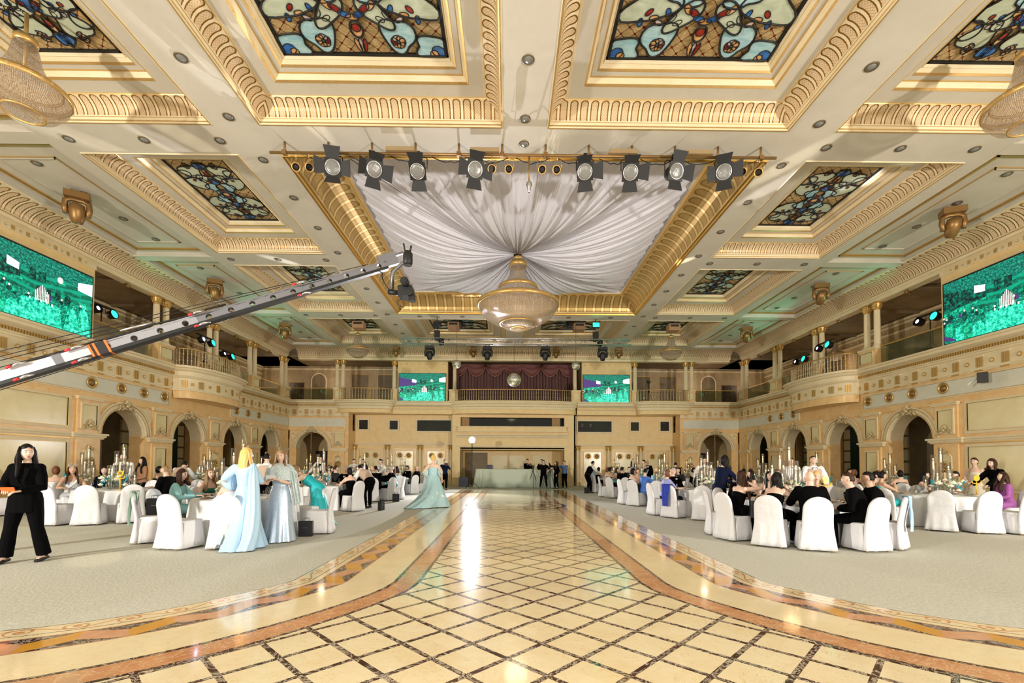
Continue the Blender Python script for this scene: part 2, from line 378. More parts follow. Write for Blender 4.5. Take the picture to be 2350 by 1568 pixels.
# ================= wall helpers =================
def TL(s, d, z): return (XL+d, s, z)
def TR(s, d, z): return (XR-d, s, z)
def TE(s, d, z): return (s, YE-d, z)
def extrude(mb, prof, s0, s1, m=0):
    """profile of (d,z) extruded along s"""
    a = [mb.pt((s0, d, z)) for d, z in prof]; b = [mb.pt((s1, d, z)) for d, z in prof]
    for i in range(len(prof)-1):
        mm = m[i] if isinstance(m, (list, tuple)) else m
        mb.face((a[i], b[i], b[i+1], a[i+1]), mm)
    mb.face(a[::-1], 0); mb.face(b, 0)
def panel(mb, s0, s1, z0, z1, d, fr=.07, mf=3, mp=1):
    """framed panel standing out of the wall face at d"""
    mb.box(s0, s1, d-.02, d+.008, z0, z1, mp)
    for a, b, c, e in ((s0-fr, s1+fr, z1, z1+fr), (s0-fr, s1+fr, z0-fr, z0), (s0-fr, s0, z0, z1), (s1, s1+fr, z0, z1)): mb.box(a, b, d, d+.035, c, e, mf)
    g = .014
    for a, b, c, e in ((s0-g, s1+g, z1, z1+g), (s0-g, s1+g, z0-g, z0), (s0-g, s0, z0, z1), (s1, s1+g, z0, z1)): mb.box(a, b, d, d+.045, c, e, 4)
def shell(mb, s, z, d, k=1.0, m=5):
    """carved cartouche: fan shell and scrolls"""
    for i in range(7):
        a = pi*(i+.5)/7; p = (s+cos(a)*.10*k, d+.03, z+sin(a)*.13*k)
        mb.tube([(s, d+.04, z-.03*k), (p[0], d+.07*k, p[2]), (s+cos(a)*.13*k, d+.03, z+sin(a)*.17*k)], [.016*k, .026*k, .012*k], 5, m)
    mb.ball((s, d+.05, z-.04*k), .05*k, .04*k, .05*k, m, 8, 5)
    for sg in (-1, 1):
        pts = [(s+sg*(.05+.30*t)*k, d+.04, z-(.06+.10*t+.05*sin(t*9))*k) for t in [i/8 for i in range(9)]]
        mb.tube(pts, [.03*k]*4+[.024*k]*3+[.02*k, .008*k], 5, m)
        pts = [(s+sg*(.20+.08*cos(t))*k, d+.045, z+(-.10+.08*sin(t))*k) for t in [i*.8 for i in range(7)]]
        mb.tube(pts, .014*k, 4, m)
def rosette(mb, s, z, d, r=.06, m=4):
    pts = [(s+r*cos(2*pi*k/10), z+r*sin(2*pi*k/10)) for k in range(10)]
    mb.prism(pts, d, d+.03, m, lambda a, b, h: (a, h, b)); pts = [(s+r*.5*cos(2*pi*k/8), z+r*.5*sin(2*pi*k/8)) for k in range(8)]
    mb.prism(pts, d+.03, d+.045, 3, lambda a, b, h: (a, h, b))
MW = [STONE, PANEL, GREYP, CREAM, GOLDP, plain('carved_gilt_ivory', (.74, .58, .32), .4, .25), DARKW, YEL, plain('booth_black', (.02, .02, .022), .7), mottled('shaded_gallery_wall', (.42, .30, .17), (.50, .37, .22), 2, .5)]  # gallery wall tone is the yellow plaster with shade put into its colour
ZS = 2.5
def arch_face(mb, c, r, half, zt, depth=.6):
    """wall face of a bay of half-width `half` with a round-headed opening, plus reveal"""
    n = 20; A = [(c+r*cos(pi*i/n), ZS+r*sin(pi*i/n)) for i in range(n+1)]
    def out(a):
        x, z = cos(a), sin(a); k = min(half/max(abs(x), 1e-6), (zt-ZS)/max(z, 1e-6)); return (c+x*k, ZS+z*k)
    for i in range(n):
        p, q = out(pi*i/n), out(pi*(i+1)/n)
        pts = [(A[i][0], 0, A[i][1]), (p[0], 0, p[1])]
        if abs(p[0]-c) > half-1e-4 and q[1] > zt-1e-4 and abs(abs(q[0]-c)-half) > 1e-3: pts.append((c+half, 0, zt))
        if p[1] > zt-1e-4 and abs(q[0]-c) > half-1e-4 and abs(abs(p[0]-c)-half) > 1e-3: pts.append((c-half, 0, zt))
        pts += [(q[0], 0, q[1]), (A[i+1][0], 0, A[i+1][1])]; mb.poly(pts, 0)
        mb.poly([(A[i][0], 0, A[i][1]), (A[i+1][0], 0, A[i+1][1]), (A[i+1][0], -depth, A[i+1][1]), (A[i][0], -depth, A[i][1])], 3, sm=True)
    for sg in (-1, 1): mb.box(min(c+sg*r, c+sg*half), max(c+sg*r, c+sg*half), -depth, 0, 0, ZS, 0)
    # archivolt
    prof = ((0, .0), (0, .05), (.05, .075), (.1, .06), (.2, .06), (.22, .09), (.27, .09), (.27, 0))
    rings = []
    for i in range(n+1):
        a = pi*i/n; rings.append([(c+(r+o_)*cos(a), d, ZS+(r+o_)*sin(a)) for o_, d in prof])
    mb.rings(rings, 3, False, sm=False)
    for o_ in (.06, .205):
        mb.tube([(c+(r+o_)*cos(pi*i/n), .08, ZS+(r+o_)*sin(pi*i/n)) for i in range(n+1)], .012, 4, 4)
    # spandrel panels
    for sg in (-1, 1):
        x1 = c+sg*(half-.1); zt2 = zt-.12; R2 = r+.36
        tri = [(x1, zt2)]
        for i in range(7):
            a = R(22+i*9); tri.append((c+sg*R2*cos(a), ZS+R2*sin(a)))
        tri = [(min(max(x, c-half+.1), c+half-.1), min(z, zt2)) for x, z in tri]
        mb.prism(tri, 0, .02, 3, lambda a, b, h: (a, h, b)); rosette(mb, c+sg*(half-.24), zt2-.16, .02, .055)
    shell(mb, c, ZS+r+.17, .08, 1.25)
def pier(mb, s0, s1, niche, zt=3.62):
    c = (s0+s1)/2; h = (s1-s0)/2
    mb.box(s0, s1, -.02, .07, 0, zt, 0)
    mb.box(s0-.05, s1+.05, 0, .14, zt, zt+.06, 3); mb.box(s0-.09, s1+.09, 0, .18, zt+.06, zt+.1, 3)
    # impost
    for z0, z1, e in ((2.29, 2.33, .03), (2.33, 2.40, .07), (2.40, 2.47, .12)): mb.box(s0-e-.12, s1+e+.12, 0, .07+e, z0, z1, 3)
    mb.box(s0-.13, s1+.13, 0, .085, 2.27, 2.29, 4)
    ph = h-.17
    panel(mb, c-ph, c+ph, 2.68, 3.45, .07); shell(mb, c, 2.78, .09, 1.0)
    if not niche: panel(mb, c-ph, c+ph, .75, 2.05, .07)
    else:
        r = ph*.82; zc = 1.72; n = 12
        pts = [(c-r, .72)]+[(c-r*cos(pi*i/n), zc+r*sin(pi*i/n)) for i in range(n+1)]+[(c+r, .72)]
        mb.prism(pts, .07, .078, 1, lambda a, b, h: (a, h, b))
        line = [(x, .085, z) for x, z in pts]; mb.tube(line, .022, 5, 3); mb.tube([(c+(x-c)*.93, y+.01, z-.01) for x, y, z in line], .009, 4, 4)
        shell(mb, c, zc+r+.05, .09, .55)
        for k in range(26):     # gilt bouquet relief in the niche
            a = k*2.4; rr = .045*sqrt(k); mb.ball((c+rr*cos(a)*.9, .1+.03*(k % 3), 1.42+rr*sin(a)*.95), .045, .035, .045, 4, 6, 4)
        mb.lathe([(.03, 0), (.10, .03), (.05, .1), (.12, .22), (.10, .3)], 10, (c, .13, .95), 5)
    mb.box(s0-.03, s1+.03, .02, .1, 0, .35, 3)
def frieze(mb, s0, s1, z0=4.62, d=0.0, pitch=.79, trig=True):
    prof = [(d, z0), (d+.05, z0), (d+.05, z0+.04), (d+.02, z0+.06), (d+.02, z0+.55), (d+.07, z0+.57), (d+.09, z0+.62), (d+.14, z0+.64), (d+.14, z0+.82), (d+.22, z0+.86), (d+.30, z0+.90), (d+.32, z0+.98), (d+.38, z0+1.0), (d+.38, z0+1.07), (d-.3, z0+1.07)]
    extrude(mb, prof, s0, s1, 3)
    n = max(1, round((s1-s0)/pitch)); p = (s1-s0)/n
    if trig:
        for i in range(n):
            c = s0+p*(i+.5)
            for k in (-1, 0, 1): mb.box(c+k*.085-.026, c+k*.085+.026, d+.02, d+.045, z0+.13, z0+.45, 4)
            mb.box(c-.14, c+.14, d+.02, d+.055, z0+.47, z0+.5, 3); mb.box(c-.13, c+.13, d+.03, d+.07, z0+.0, z0+.035, 4)
            rosette(mb, c+p/2, z0+.29, d+.02, .075)
    nd = int((s1-s0)/.085)
    for i in range(nd):
        c = s0+(s1-s0)*(i+.5)/nd; mb.box(c-.024, c+.024, d+.13, d+.19, z0+.68, z0+.79, 4)
def cove(mb, s0, s1, z0=8.62, m=0):
    """big fluted cove along the top of a wall; UV in flutes"""
    n = 8; pts = [(.12+.62*(1-cos(pi/2*i/n)), z0+.08+.40*sin(pi/2*i/n)) for i in range(n+1)]
    L = (s1-s0)/.25
    for i in range(n):
        (d0, a), (d1, b) = pts[i], pts[i+1]
        mb.poly([(s0, d0, a), (s1, d0, a), (s1, d1, b), (s0, d1, b)], m, [(0, i/n), (L, i/n), (L, (i+1)/n), (0, (i+1)/n)], True)
    extrude(mb, [(-.4, z0-.17), (.0, z0-.17), (.02, z0-.05), (.08, z0-.03), (.12, z0+.02), (.12, z0+.08)], s0, s1, 1)
    extrude(mb, [(.74, z0+.48), (.80, z0+.48), (.80, z0+.53), (.84, z0+.54)], s0, s1, 1)
    mb.box(s0, s1, .085, .135, z0+.05, z0+.075, 2)
BAYS = [17.5, 21.03, 24.57, 28.1]
for side, T in (('left', TL), ('right', TR)):
    mb = MB(T)
    # solid wall before the arcade
    mb.box(6.5, 15.45, -.4, 0, 0, 5.6, 0)
    for a in (7.0, 11.35):
        panel(mb, a, a+3.9, 2.68, 3.6, 0, .1); panel(mb, a, a+3.9, .75, 2.12, 0, .1)
    for z0, z1, e in ((2.29, 2.33, .03), (2.33, 2.40, .07), (2.40, 2.47, .12)): mb.box(6.5, 15.5, 0, e, z0, z1, 3)
    mb.box(6.5, 15.5, 0, .04, 2.25, 2.29, 4); mb.box(6.5, 15.5, 0, .05, 0, .4, 3)
    for c in BAYS: arch_face(mb, c, .98, 1.77, 3.72)
    mb.box(15.45, 15.74, -.6, 0, 0, 3.72, 0); mb.box(29.87, 30.5, -.6, 0, 0, 3.72, 0)
    for i, (a, b) in enumerate(((15.55, 16.42), (18.82, 19.72), (22.35, 23.25), (25.9, 26.8))): pier(mb, a, b, i % 2 == 0)
    mb.box(29.45, 30.4, 0, .05, 0, 3.62, 0)
    for z0, z1, e in ((2.29, 2.33, .03), (2.33, 2.40, .07), (2.40, 2.47, .12)): mb.box(29.2, 30.4, 0, .04+e, z0, z1, 3)
    # upper bands
    mb.box(15.45, 30.5, -.6, 0, 3.72, 5.6, 0); mb.box(6.5, 30.5, -.02, .05, 3.68, 3.80, 0)
    for a, b in ((6.5, 19.75), (24.15, 30.45)): mb.box(a, b, 0, .03, 3.92, 4.5, 2); panel(mb, a+.04, b-.04, 3.96, 4.48, .0, .05, 3, 2)
    frieze(mb, 6.5, 19.95); frieze(mb, 24.05, 30.5)
    struct('wall_'+side, mb, MW)
    # bowed balcony
    bb = MB(T); n = 28
    def bow(e, n=28, c=22.0, hw=2.05, dp=1.0): return [(c-(hw+e)*cos(pi*i/n), .03+(dp+e)*(sin(pi*i/n)**.62)) for i in range(n+1)]
    zs = [(4.3, -.06), (4.3, 0), (4.62, 0), (4.63, .05), (4.68, .05), (4.7, .02), (5.17, .02), (5.2, .07), (5.28, .14), (5.45, .16), (5.5, .24), (5.58, .30), (5.6, .36), (5.69, .36), (5.69, -.1)]
    rings = [[(x, y, z) for x, y in bow(e)] for z, e in zs]
    ids = []
    bb.rings(rings[:3], 0, False, sm=False); bb.rings(rings[2:], 3, False, sm=False)
    bb.poly([(x, y, 4.3) for x, y in bow(0)], 0); bb.poly([(x, y, 5.69) for x, y in bow(.3)], 3)
    P = bow(.02, 60)
    for k, i in enumerate(range(5, 56, 5)):
        (x0, y0), (x1, y1) = P[i-1], P[i+1]; t = V((x1-x0, y1-y0)).normalized(); nn = V((t.y, -t.x)); nn = -nn if nn.y < 0 else nn
        if k % 2 == 0:
            for q in (-1, 0, 1): bb.obox((P[i][0]+t.x*q*.085+nn.x*.012, P[i][1]+t.y*q*.085+nn.y*.012, 4.92), (t.x*.026, t.y*.026, 0), (nn.x*.015, nn.y*.015, 0), (0, 0, .16), 4)
        else: bb.obox((P[i][0]+nn.x*.012, P[i][1]+nn.y*.012, 4.92), (t.x*.06, t.y*.06, 0), (nn.x*.015, nn.y*.015, 0), (0, 0, .06), 4)
    struct('wall_%s_bowed_balcony' % side, bb, MW)
    # upper near wall carrying the screen
    up = MB(T); up.box(6.5, 16.05, -.3, .04, 5.69, 8.5, 7)
    frieze_n = int(9.5/.42)
    up.box(6.5, 16.05, .04, .09, 8.26, 8.45, 3)
    for i in range(frieze_n):
        c = 6.6+.42*i
        for k in (-1, 0, 1): up.box(c+k*.04-.012, c+k*.04+.012, .09, .1, 8.29, 8.42, 4)
        rosette(up, c+.21, 8.355, .09, .035)
    panel(up, 12.0, 15.95, 5.72, 7.96, .04, .06, 3, 7)
    struct('wall_%s_upper' % side, up, MW)
    cv = MB(T); cove(cv, 6.5, 30.1); struct('trim_%d' % (1 if side == 'left' else 2), cv, [FLUTE, CREAM, GOLDP])
    # gallery: slab, back wall, ceiling
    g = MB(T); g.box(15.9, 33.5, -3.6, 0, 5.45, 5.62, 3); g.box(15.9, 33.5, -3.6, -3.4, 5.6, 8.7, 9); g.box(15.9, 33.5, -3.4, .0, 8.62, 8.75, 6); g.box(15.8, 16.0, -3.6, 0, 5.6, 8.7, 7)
    for z, e in ((8.45, .12), (8.3, .06), (7.95, .05)): g.box(15.9, 33.4, -3.4, -3.4+e, z, z+.1, 3)
    for i in range(38): rosette(g, 16.3+.42*i, 8.15, -3.39, .05)
    for a in (18.2, 21.6, 25.2, 28.6): panel(g, a, a+1.15, 5.9, 7.6, -3.4, .05, 4, 6)
    for a in (20.0, 23.6, 27.2): g.box(a, a+.9, -3.4, -3.36, 5.62, 7.55, 6)
    n = 10; pts = [(16.5, 5.62)]+[(17.3-.8*cos(pi*i/n), 7.0+.8*sin(pi*i/n)) for i in range(n+1)]+[(18.1, 5.62)]
    g.prism(pts, -3.4, -3.36, 6, lambda a, b, h: (a, h, b)); g.tube([(a, -3.34, b) for a, b in pts], .05, 5, 3)
    for y in (17.5, 20.5, 24.3, 27.8): g.box(y, y+.12, -3.4, -.2, 8.5, 8.62, 6)
    struct('wall_%s_gallery' % side, g, MW)
    # corridor behind the arcade
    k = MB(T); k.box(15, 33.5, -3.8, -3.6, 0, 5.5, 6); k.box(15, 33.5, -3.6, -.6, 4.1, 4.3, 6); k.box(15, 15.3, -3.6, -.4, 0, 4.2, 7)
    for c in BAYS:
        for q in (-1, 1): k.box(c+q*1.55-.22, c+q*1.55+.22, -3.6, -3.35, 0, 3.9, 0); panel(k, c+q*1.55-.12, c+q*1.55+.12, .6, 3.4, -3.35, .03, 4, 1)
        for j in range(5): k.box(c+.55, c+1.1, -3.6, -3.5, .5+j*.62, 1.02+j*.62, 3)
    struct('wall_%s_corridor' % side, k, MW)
    for q, c in ((2, BAYS[2]-.3), (3, BAYS[3]-.2)):
        cur = MB(T).rings([[(c-.6+1.2*i/24, -3.3+.05*sin(i*1.9), z) for i in range(25)] for z in (.02, 3.6)], 0, False)
        tag(obj('corridor_curtain', cur, [plain('dark_green_curtain', (.01, .035, .028), .8)]), 'dark green curtain in the %s corridor behind the %s arch' % (side, ORD[q]), 'curtain')
# ================= end wall =================
mb = MB(TE)
for sg in (-1, 1):
    f = (lambda x: x) if sg < 0 else (lambda x: 2*(XL+XR)/2-x)
    def bx(a, b, *r): mb.box(min(f(a), f(b)), max(f(a), f(b)), *r)
    c = f(-13.1)
    arch_face(mb, c, 1.05, 1.5, 3.72); bx(-11.6, -10.68, -1.2, 0, 0, 3.72, 0)
    a, b = sorted((f(-11.72), f(-10.92))); pier(mb, a, b, True)
    bx(XL, -10.68, -.8, 0, 3.72, 5.55, 0); bx(XL, -10.68, -.02, .05, 3.68, 3.8, 0)
    a, b = sorted((f(XL), f(-10.9))); mb.box(a, b, 0, .03, 3.92, 4.5, 2)
    a, b = sorted((f(XL), f(-10.68))); frieze(mb, a, b)
    # recessed yellow wall with square windows, colonnettes and panels
    bx(-10.68, -6.33, -1.4, -1.2, 0, 4.9, 7); bx(-3.97, -3.8, -1.4, -1.2, 0, 4.9, 7); bx(-6.33, -3.97, -1.4, -1.2, 0, 3.75, 7); bx(-6.33, -3.97, -1.4, -1.2, 4.5, 4.9, 7)
    bx(-6.6, -3.8, -2.8, -2.7, 2.6, 5, 8); bx(-6.6, -6.5, -2.8, -1.4, 2.6, 5, 8); bx(-3.82, -3.8, -2.8, -1.4, 2.6, 5, 8); bx(-6.6, -3.8, -2.8, -1.4, 2.7, 2.78, 8); bx(-6.6, -3.8, -2.8, -1.4, 4.85, 4.95, 8)
    bx(-10.68, -3.8, -1.2, -1.12, 2.78, 2.84, 3); bx(-10.68, -3.8, -1.2, -1.08, 2.84, 2.9, 3)
    for xx in (-10.8, -8.5, -6.25, -4.1):
        cx = f(xx+.15); mb.lathe([(.17, 0), (.17, .25), (.13, .3), (.12, 2.35), (.14, 2.4)], 12, (cx, -1.08, 0), 3); mb.lathe([(.13, 2.4), (.15, 2.5), (.12, 2.55), (.2, 2.72), (.22, 2.78)], 12, (cx, -1.08, 0), 4)
        for q in range(8): mb.ball((cx+.15*cos(q*pi/4), -1.08+.15*sin(q*pi/4), 2.56+.1*(q % 2)), .045, .045, .07, 4, 6, 4)
    for xx in (-9.5, -7.22, -5.0):
        a, b = sorted((f(xx-.6), f(xx+.6))); panel(mb, a-.22, b+.22, .6, 2.5, -1.2, .04, 3, 0); panel(mb, a, b, .75, 2.33, -1.19, .05, 3, 1)
    for xx, w_, z0, z1 in ((-10.05, .3, 3.85, 4.5), (-7.95, .28, 3.85, 4.45), (-5.15, 1.18, 3.75, 4.5)):
        a, b = sorted((f(xx-w_), f(xx+w_))); fr = .1
        for q in ((a-fr, b+fr, z1, z1+fr), (a-fr, b+fr, z0-fr, z0), (a-fr, a, z0, z1), (b, b+fr, z0, z1)): mb.box(q[0], q[1], -1.2, -1.12, q[2], q[3], 3)
        if w_ < 1: mb.box(a, b, -1.21, -1.19, z0, z1, 6)
    # upper slab/cornice over the recess, with the bowed balcony
    a, b = sorted((f(-10.68), f(-3.8)))
    pr = [(-1.3, 4.85), (-.35, 4.85), (-.35, 5.15), (-.28, 5.2), (-.28, 5.3), (-.18, 5.4), (-.1, 5.45), (-.08, 5.6), (0, 5.62), (0, 5.69), (-3.2, 5.69)]
    extrude(mb, pr, a, b, [7, 7, 3, 3, 3, 3, 3, 3, 3, 3])
    for i in range(74): q = a+(b-a)*(i+.5)/74; mb.box(q-.024, q+.024, -.3, -.25, 5.22, 5.3, 4)
    cc = f(-9.65); n = 24; bowp = lambda e: [(cc-(1.8+e)*cos(pi*i/n), -.3+(.62+e)*(sin(pi*i/n)**.5)) for i in range(n+1)]
    zz = [(4.86, 0), (5.12, 0), (5.14, .06), (5.3, .08), (5.34, .16), (5.46, .2), (5.5, .28), (5.6, .32), (5.62, .36), (5.69, .36)]
    mb.rings([[(x, y, z) for x, y in bowp(e)] for z, e in zz[:2]], 7, False, sm=False); mb.rings([[(x, y, z) for x, y in bowp(e)] for z, e in zz[1:]], 3, False, sm=False)
    mb.poly([(x, y, 4.86) for x, y in bowp(0)], 7); mb.poly([(x, y, 5.69) for x, y in bowp(.3)], 3)
    # screen panel
    a, b = sorted((f(-7.56), f(-4.15))); mb.box(a, b, -.9, -.5, 5.69, 8.5, 7)
    for i in range(8): rosette(mb, a+.2+.42*i, 8.3, -.5, .04)
    # gallery back wall, door and arched window
    a, b = sorted((f(-18.4), f(-7.5))); mb.box(a, b, -3.2, -3.0, 5.6, 8.7, 9); mb.box(a, b, -3.0, 0, 8.62, 8.75, 6); mb.box(a, b, -3.2, -.05, 5.45, 5.6, 3)
    for i in range(17): rosette(mb, f(-14.4+.42*i), 8.2, -2.99, .05)
    mb.box(a, b, -3, -2.9, 8.35, 8.45, 3)
    cw = f(-13.95); n = 10; pts = [(cw-.55, 5.62)]+[(cw-.55*cos(pi*i/n), 7.55+.55*sin(pi*i/n)) for i in range(n+1)]+[(cw+.55, 5.62)]
    mb.tube([(p, -2.97, q) for p, q in pts], .06, 6, 3); mb.prism(pts, -3.0, -2.96, 6, lambda a_, b_, h: (a_, h, b_))
    for p in (-11.5, -9.6): a, b = sorted((f(p), f(p+1.2))); panel(mb, a, b, 5.9, 8.0, -3, .06, 4, 6)
    # corridor behind the end arch
    a, b = sorted((f(-18.3), f(-11.0))); mb.box(a, b, -4.2, -4.0, 0, 5.5, 7); mb.box(a, b, -4, -.6, 4.4, 4.5, 6)
# stage block
mb.box(-3.8, -3.25, -.9, -.5, 0, 4.85, 7); mb.box(3.85, 4.5, -.9, -.5, 0, 4.85, 7)
mb.box(-3.25, 3.85, -.9, -.5, 2.46, 3.75, 7); mb.box(-3.25, 3.85, -.9, -.5, 4.66, 4.9, 7)
mb.box(-3.25, 3.85, -2.8, -.5, 2.5, 2.6, 7); mb.box(-3.5, 4.1, -2.9, -2.7, 0, 4.9, 7)
for x in (-3.45, 3.85): mb.box(x, x+.2, -2.8, -.6, 0, 2.5, 7)
mb.box(-3.5, 4.1, -2.8, -.8, 3.7, 3.75, 6); mb.box(-3.5, 4.1, -2.6, -2.5, 3.7, 4.8, 6)
for z, e in ((2.62, .06), (2.68, .12), (3.25, .10), (3.32, .18), (3.42, .24), (3.66, .3), (3.98, .34)): mb.box(-3.5, 4.05, -.5, -.5+e, z, z+.055, 3)
mb.box(-3.4, 3.95, -.52, -.24, 3.7, 4.0, 7)
for x in range(40): mb.box(-3.3+.18*x, -3.3+.18*x+.07, -.5, -.37, 3.27, 3.4, 3)
for a in (-1.2, .1, 1.8): panel(mb, a, a+1.15, .4, 2.1, -2.7, .05, 3, 1)
mb.box(-3.1, -1.5, -2.72, -2.6, 0, 2.3, 6)
# balcony in front of the curtain
n = 24; bowp = lambda e: [(.35-(4.2+e)*cos(pi*i/n), -.42+(.55+e)*(sin(pi*i/n)**.8)) for i in range(n+1)]
zz = [(4.86, 0), (5.15, 0), (5.17, .05), (5.3, .07), (5.34, .14), (5.46, .18), (5.5, .26), (5.6, .3), (5.62, .34), (5.69, .34)]
mb.rings([[(x, y, z) for x, y in bowp(e)] for z, e in zz[:2]], 7, False, sm=False); mb.rings([[(x, y, z) for x, y in bowp(e)] for z, e in zz[1:]], 3, False, sm=False)
mb.poly([(x, y, 4.86) for x, y in bowp(0)], 7); mb.poly([(x, y, 5.69) for x, y in bowp(.3)], 3)
mb.box(-3.9, 4.6, -3, -.4, 4.87, 5.69, 7); mb.box(-4.2, 4.9, -3, -2.8, 5.6, 8.7, 6); mb.box(-7.6, 8.4, -3, 0, 8.62, 8.75, 6)
struct('wall_end', mb, MW)
cv = MB(TE); cove(cv, XL+.6, XR-.6); struct('trim_3', cv, [FLUTE, CREAM, GOLDP])
for i, (x, w_, z0, z1) in enumerate(((-10.05, .3, 3.85, 4.5), (-7.95, .28, 3.85, 4.45), (-5.15, 1.18, 3.75, 4.5))):
    for j, xx in enumerate((x, XL+XR-x)):
        g = MB(TE); g.box(xx-w_, xx+w_, -1.185, -1.165, z0, z1, 0); struct('window_%d' % (1+i*2+j), g, [GLASSD if w_ < 1 else RAILG])
g = MB(TE); g.box(-3.1, 3.7, -1.0, -.98, 4.04, 4.66, 0); struct('window_7', g, [GLASSD])
def door(n, T, s, z, w_, h, d):
    m = MB(T); m.box(s-w_/2, s+w_/2, d, d+.05, z, z+h, 0)
    for q in (-1, 1):
        for a, b in ((.12, .45), (.5, .95)): m.box(s+q*w_*.25-w_*.16, s+q*w_*.25+w_*.16, d+.05, d+.08, z+h*a, z+h*b, 0)
    m.box(s-w_/2-.1, s+w_/2+.1, d-.02, d+.04, z, z+h+.1, 1)
    m.ball((s+.07, d+.12, z+1.0), .04, .04, .04, 2, 8, 6); m.ball((s-.07, d+.12, z+1.0), .04, .04, .04, 2, 8, 6)
    struct('door_%d' % n, m, [DWOOD, DWOOD, GOLD])
door(1, TE, -13.6, 0, 1.6, 2.3, -4.0); door(2, TE, 14.4, 0, 1.6, 2.3, -4.0); door(3, TE, -15.6, 5.6, .9, 1.7, -3.0); door(4, TE, 16.4, 5.6, .9, 1.7, -3.0)
sh = MB(); sh.box(-20.3, -20, -6, 37, -.2, 11, 0); sh.box(21, 21.3, -6, 37, -.2, 11, 0); sh.box(-20, 21, 36, 36.3, -.2, 11, 0); sh.box(-20, XL-.6, 6.3, 6.5, 0, 11, 0); sh.box(XR+.6, 21, 6.3, 6.5, 0, 11, 0)
struct('wall_outer', sh, [DARKW])  # unseen shell added to stop outside light leaking through the openings
# ================= ceiling =================
cols_ = [(-10.95-.0, -6.75), (XC-6.03, XC-.5), (XC+.5, XC+6.03), (7.45, 11.55)]
cols_[0] = (-10.62, -6.72); cols_[3] = (7.42, 11.46)
rows_ = [(4.7, 10.12), (11.10, 16.45), (17.42, 22.78), (23.78, 28.75)]
holes = []
for ci, (x0, x1) in enumerate(cols_):
    for ri, (y0, y1) in enumerate(rows_):
        if ci in (1, 2) and ri in (1, 2): continue
        if ci in (1, 2) and ri == 0: holes.append((x0, x1, y0, y1, 'big'))
        else: holes.append((x0, x1, y0, y1, 'side'))
CENT = (XC-6.03, XC+6.15, 11.10, 22.95)
xs = [-11.02, -10.62, -6.72, XC-6.03, XC-.5, XC+.5, XC+6.03, 7.42, 11.46, 11.9]
ce = MB(); ys = [-2, 4.7, 10.12, 11.10, 16.45, 17.42, 22.78, 23.78, 28.75, 29.6]
def inhole(x, y):
    for h in holes:
        if h[0] < x < h[1] and h[2] < y < h[3]: return True
    return CENT[0] < x < CENT[1] and CENT[2] < y < CENT[3]
X_ = sorted(set(xs+[CENT[0], CENT[1]])); Y_ = sorted(set(ys+[CENT[2], CENT[3]]))
for i in range(len(X_)-1):
    for j in range(len(Y_)-1):
        if not inhole((X_[i]+X_[i+1])/2, (Y_[j]+Y_[j+1])/2): ce.poly([(X_[i], Y_[j], HC), (X_[i], Y_[j+1], HC), (X_[i+1], Y_[j+1], HC), (X_[i+1], Y_[j], HC)], 0)
# outer strips: stepped recess panels
for sg, xa, xb in ((-1, XL+.8, -11.02), (1, XR-.8, 11.9)):
    for (y0, y1) in rows_:
        y0_ = y0-.4; y1_ = y1+.35 if y1 < 28 else 29.2
        lo, hi = min(xa, xb), max(xa, xb)
        ce.poly([(lo, y0_, HC+.16), (hi, y0_, HC+.16), (hi, y1_, HC+.16), (lo, y1_, HC+.16)], 0)
        for q in ((lo, hi, y0_-.01, y0_+.04), (lo, hi, y1_-.04, y1_+.01)): ce.box(q[0], q[1], q[2], q[3], HC, HC+.17, 0)
        # inner panel with gilt line
        a, b, c_, d_ = lo+.75, hi-.6, y0_+.8, y1_-.8
        for e, zz_, m in ((0, .14, 1), (.04, .125, 0)):
            for q in ((a+e, b-e, c_+e, c_+e+.03), (a+e, b-e, d_-e-.03, d_-e), (a+e, a+e+.03, c_+e, d_-e), (b-e-.03, b-e, c_+e, d_-e)): ce.box(q[0], q[1], q[2], q[3], HC+zz_, HC+.16, m)
        # rope rim
        e = .3
        for q in ((lo+e, hi-.15, y0_+e, y0_+e+.05), (lo+e, hi-.15, y1_-e-.05, y1_-e), (lo+e, lo+e+.05, y0_+e, y1_-e), (hi-.20, hi-.15, y0_+e, y1_-e)): ce.box(q[0], q[1], q[2], q[3], HC+.11, HC+.16, 1)
        e = .38
        for q in ((lo+e, hi-.23, y0_+e, y0_+e+.02), (lo+e, hi-.23, y1_-e-.02, y1_-e), (lo+e, lo+e+.02, y0_+e, y1_-e), (hi-.25, hi-.23, y0_+e, y1_-e)): ce.box(q[0], q[1], q[2], q[3], HC+.13, HC+.16, 1)
    lo, hi = min(xa+sg*.08, xa-sg*.12), max(xa+sg*.08, xa-sg*.12); ce.box(lo, hi, -2, 29.6, HC+.04, HC+.17, 0)
    ce.box(min(xa, xb), max(xa, xb), 29.1, 29.4, HC-.01, HC+.17, 0)
    lo, hi = min(xb, xb+sg*.06), max(xb, xb+sg*.06); ce.box(lo, hi, -2, 29.6, HC, HC+.17, 0)
    ce.poly([(xa, -2, HC+.001), (xa+sg*-.001, 30, HC+.001), (XL if sg < 0 else XR, 30.5, HC+.001), (XL if sg < 0 else XR, -2, HC+.001)], 0)
    ce.poly([(min(xa, xb), -2, HC+.168), (max(xa, xb), -2, HC+.168), (max(xa, xb), 29.6, HC+.168), (min(xa, xb), 29.6, HC+.168)], 0)
    for k, yb in enumerate([10.6, 16.93, 23.28]):
        lo, hi = min(xa, xb), max(xa, xb); ce.box(lo, hi, yb-.2, yb+.2, HC-.012, HC+.17, 0)
ce.poly([(XL, 29.2, HC+.002), (XR, 29.2, HC+.002), (XR, 30.5, HC+.002), (XL, 30.5, HC+.002)], 0)
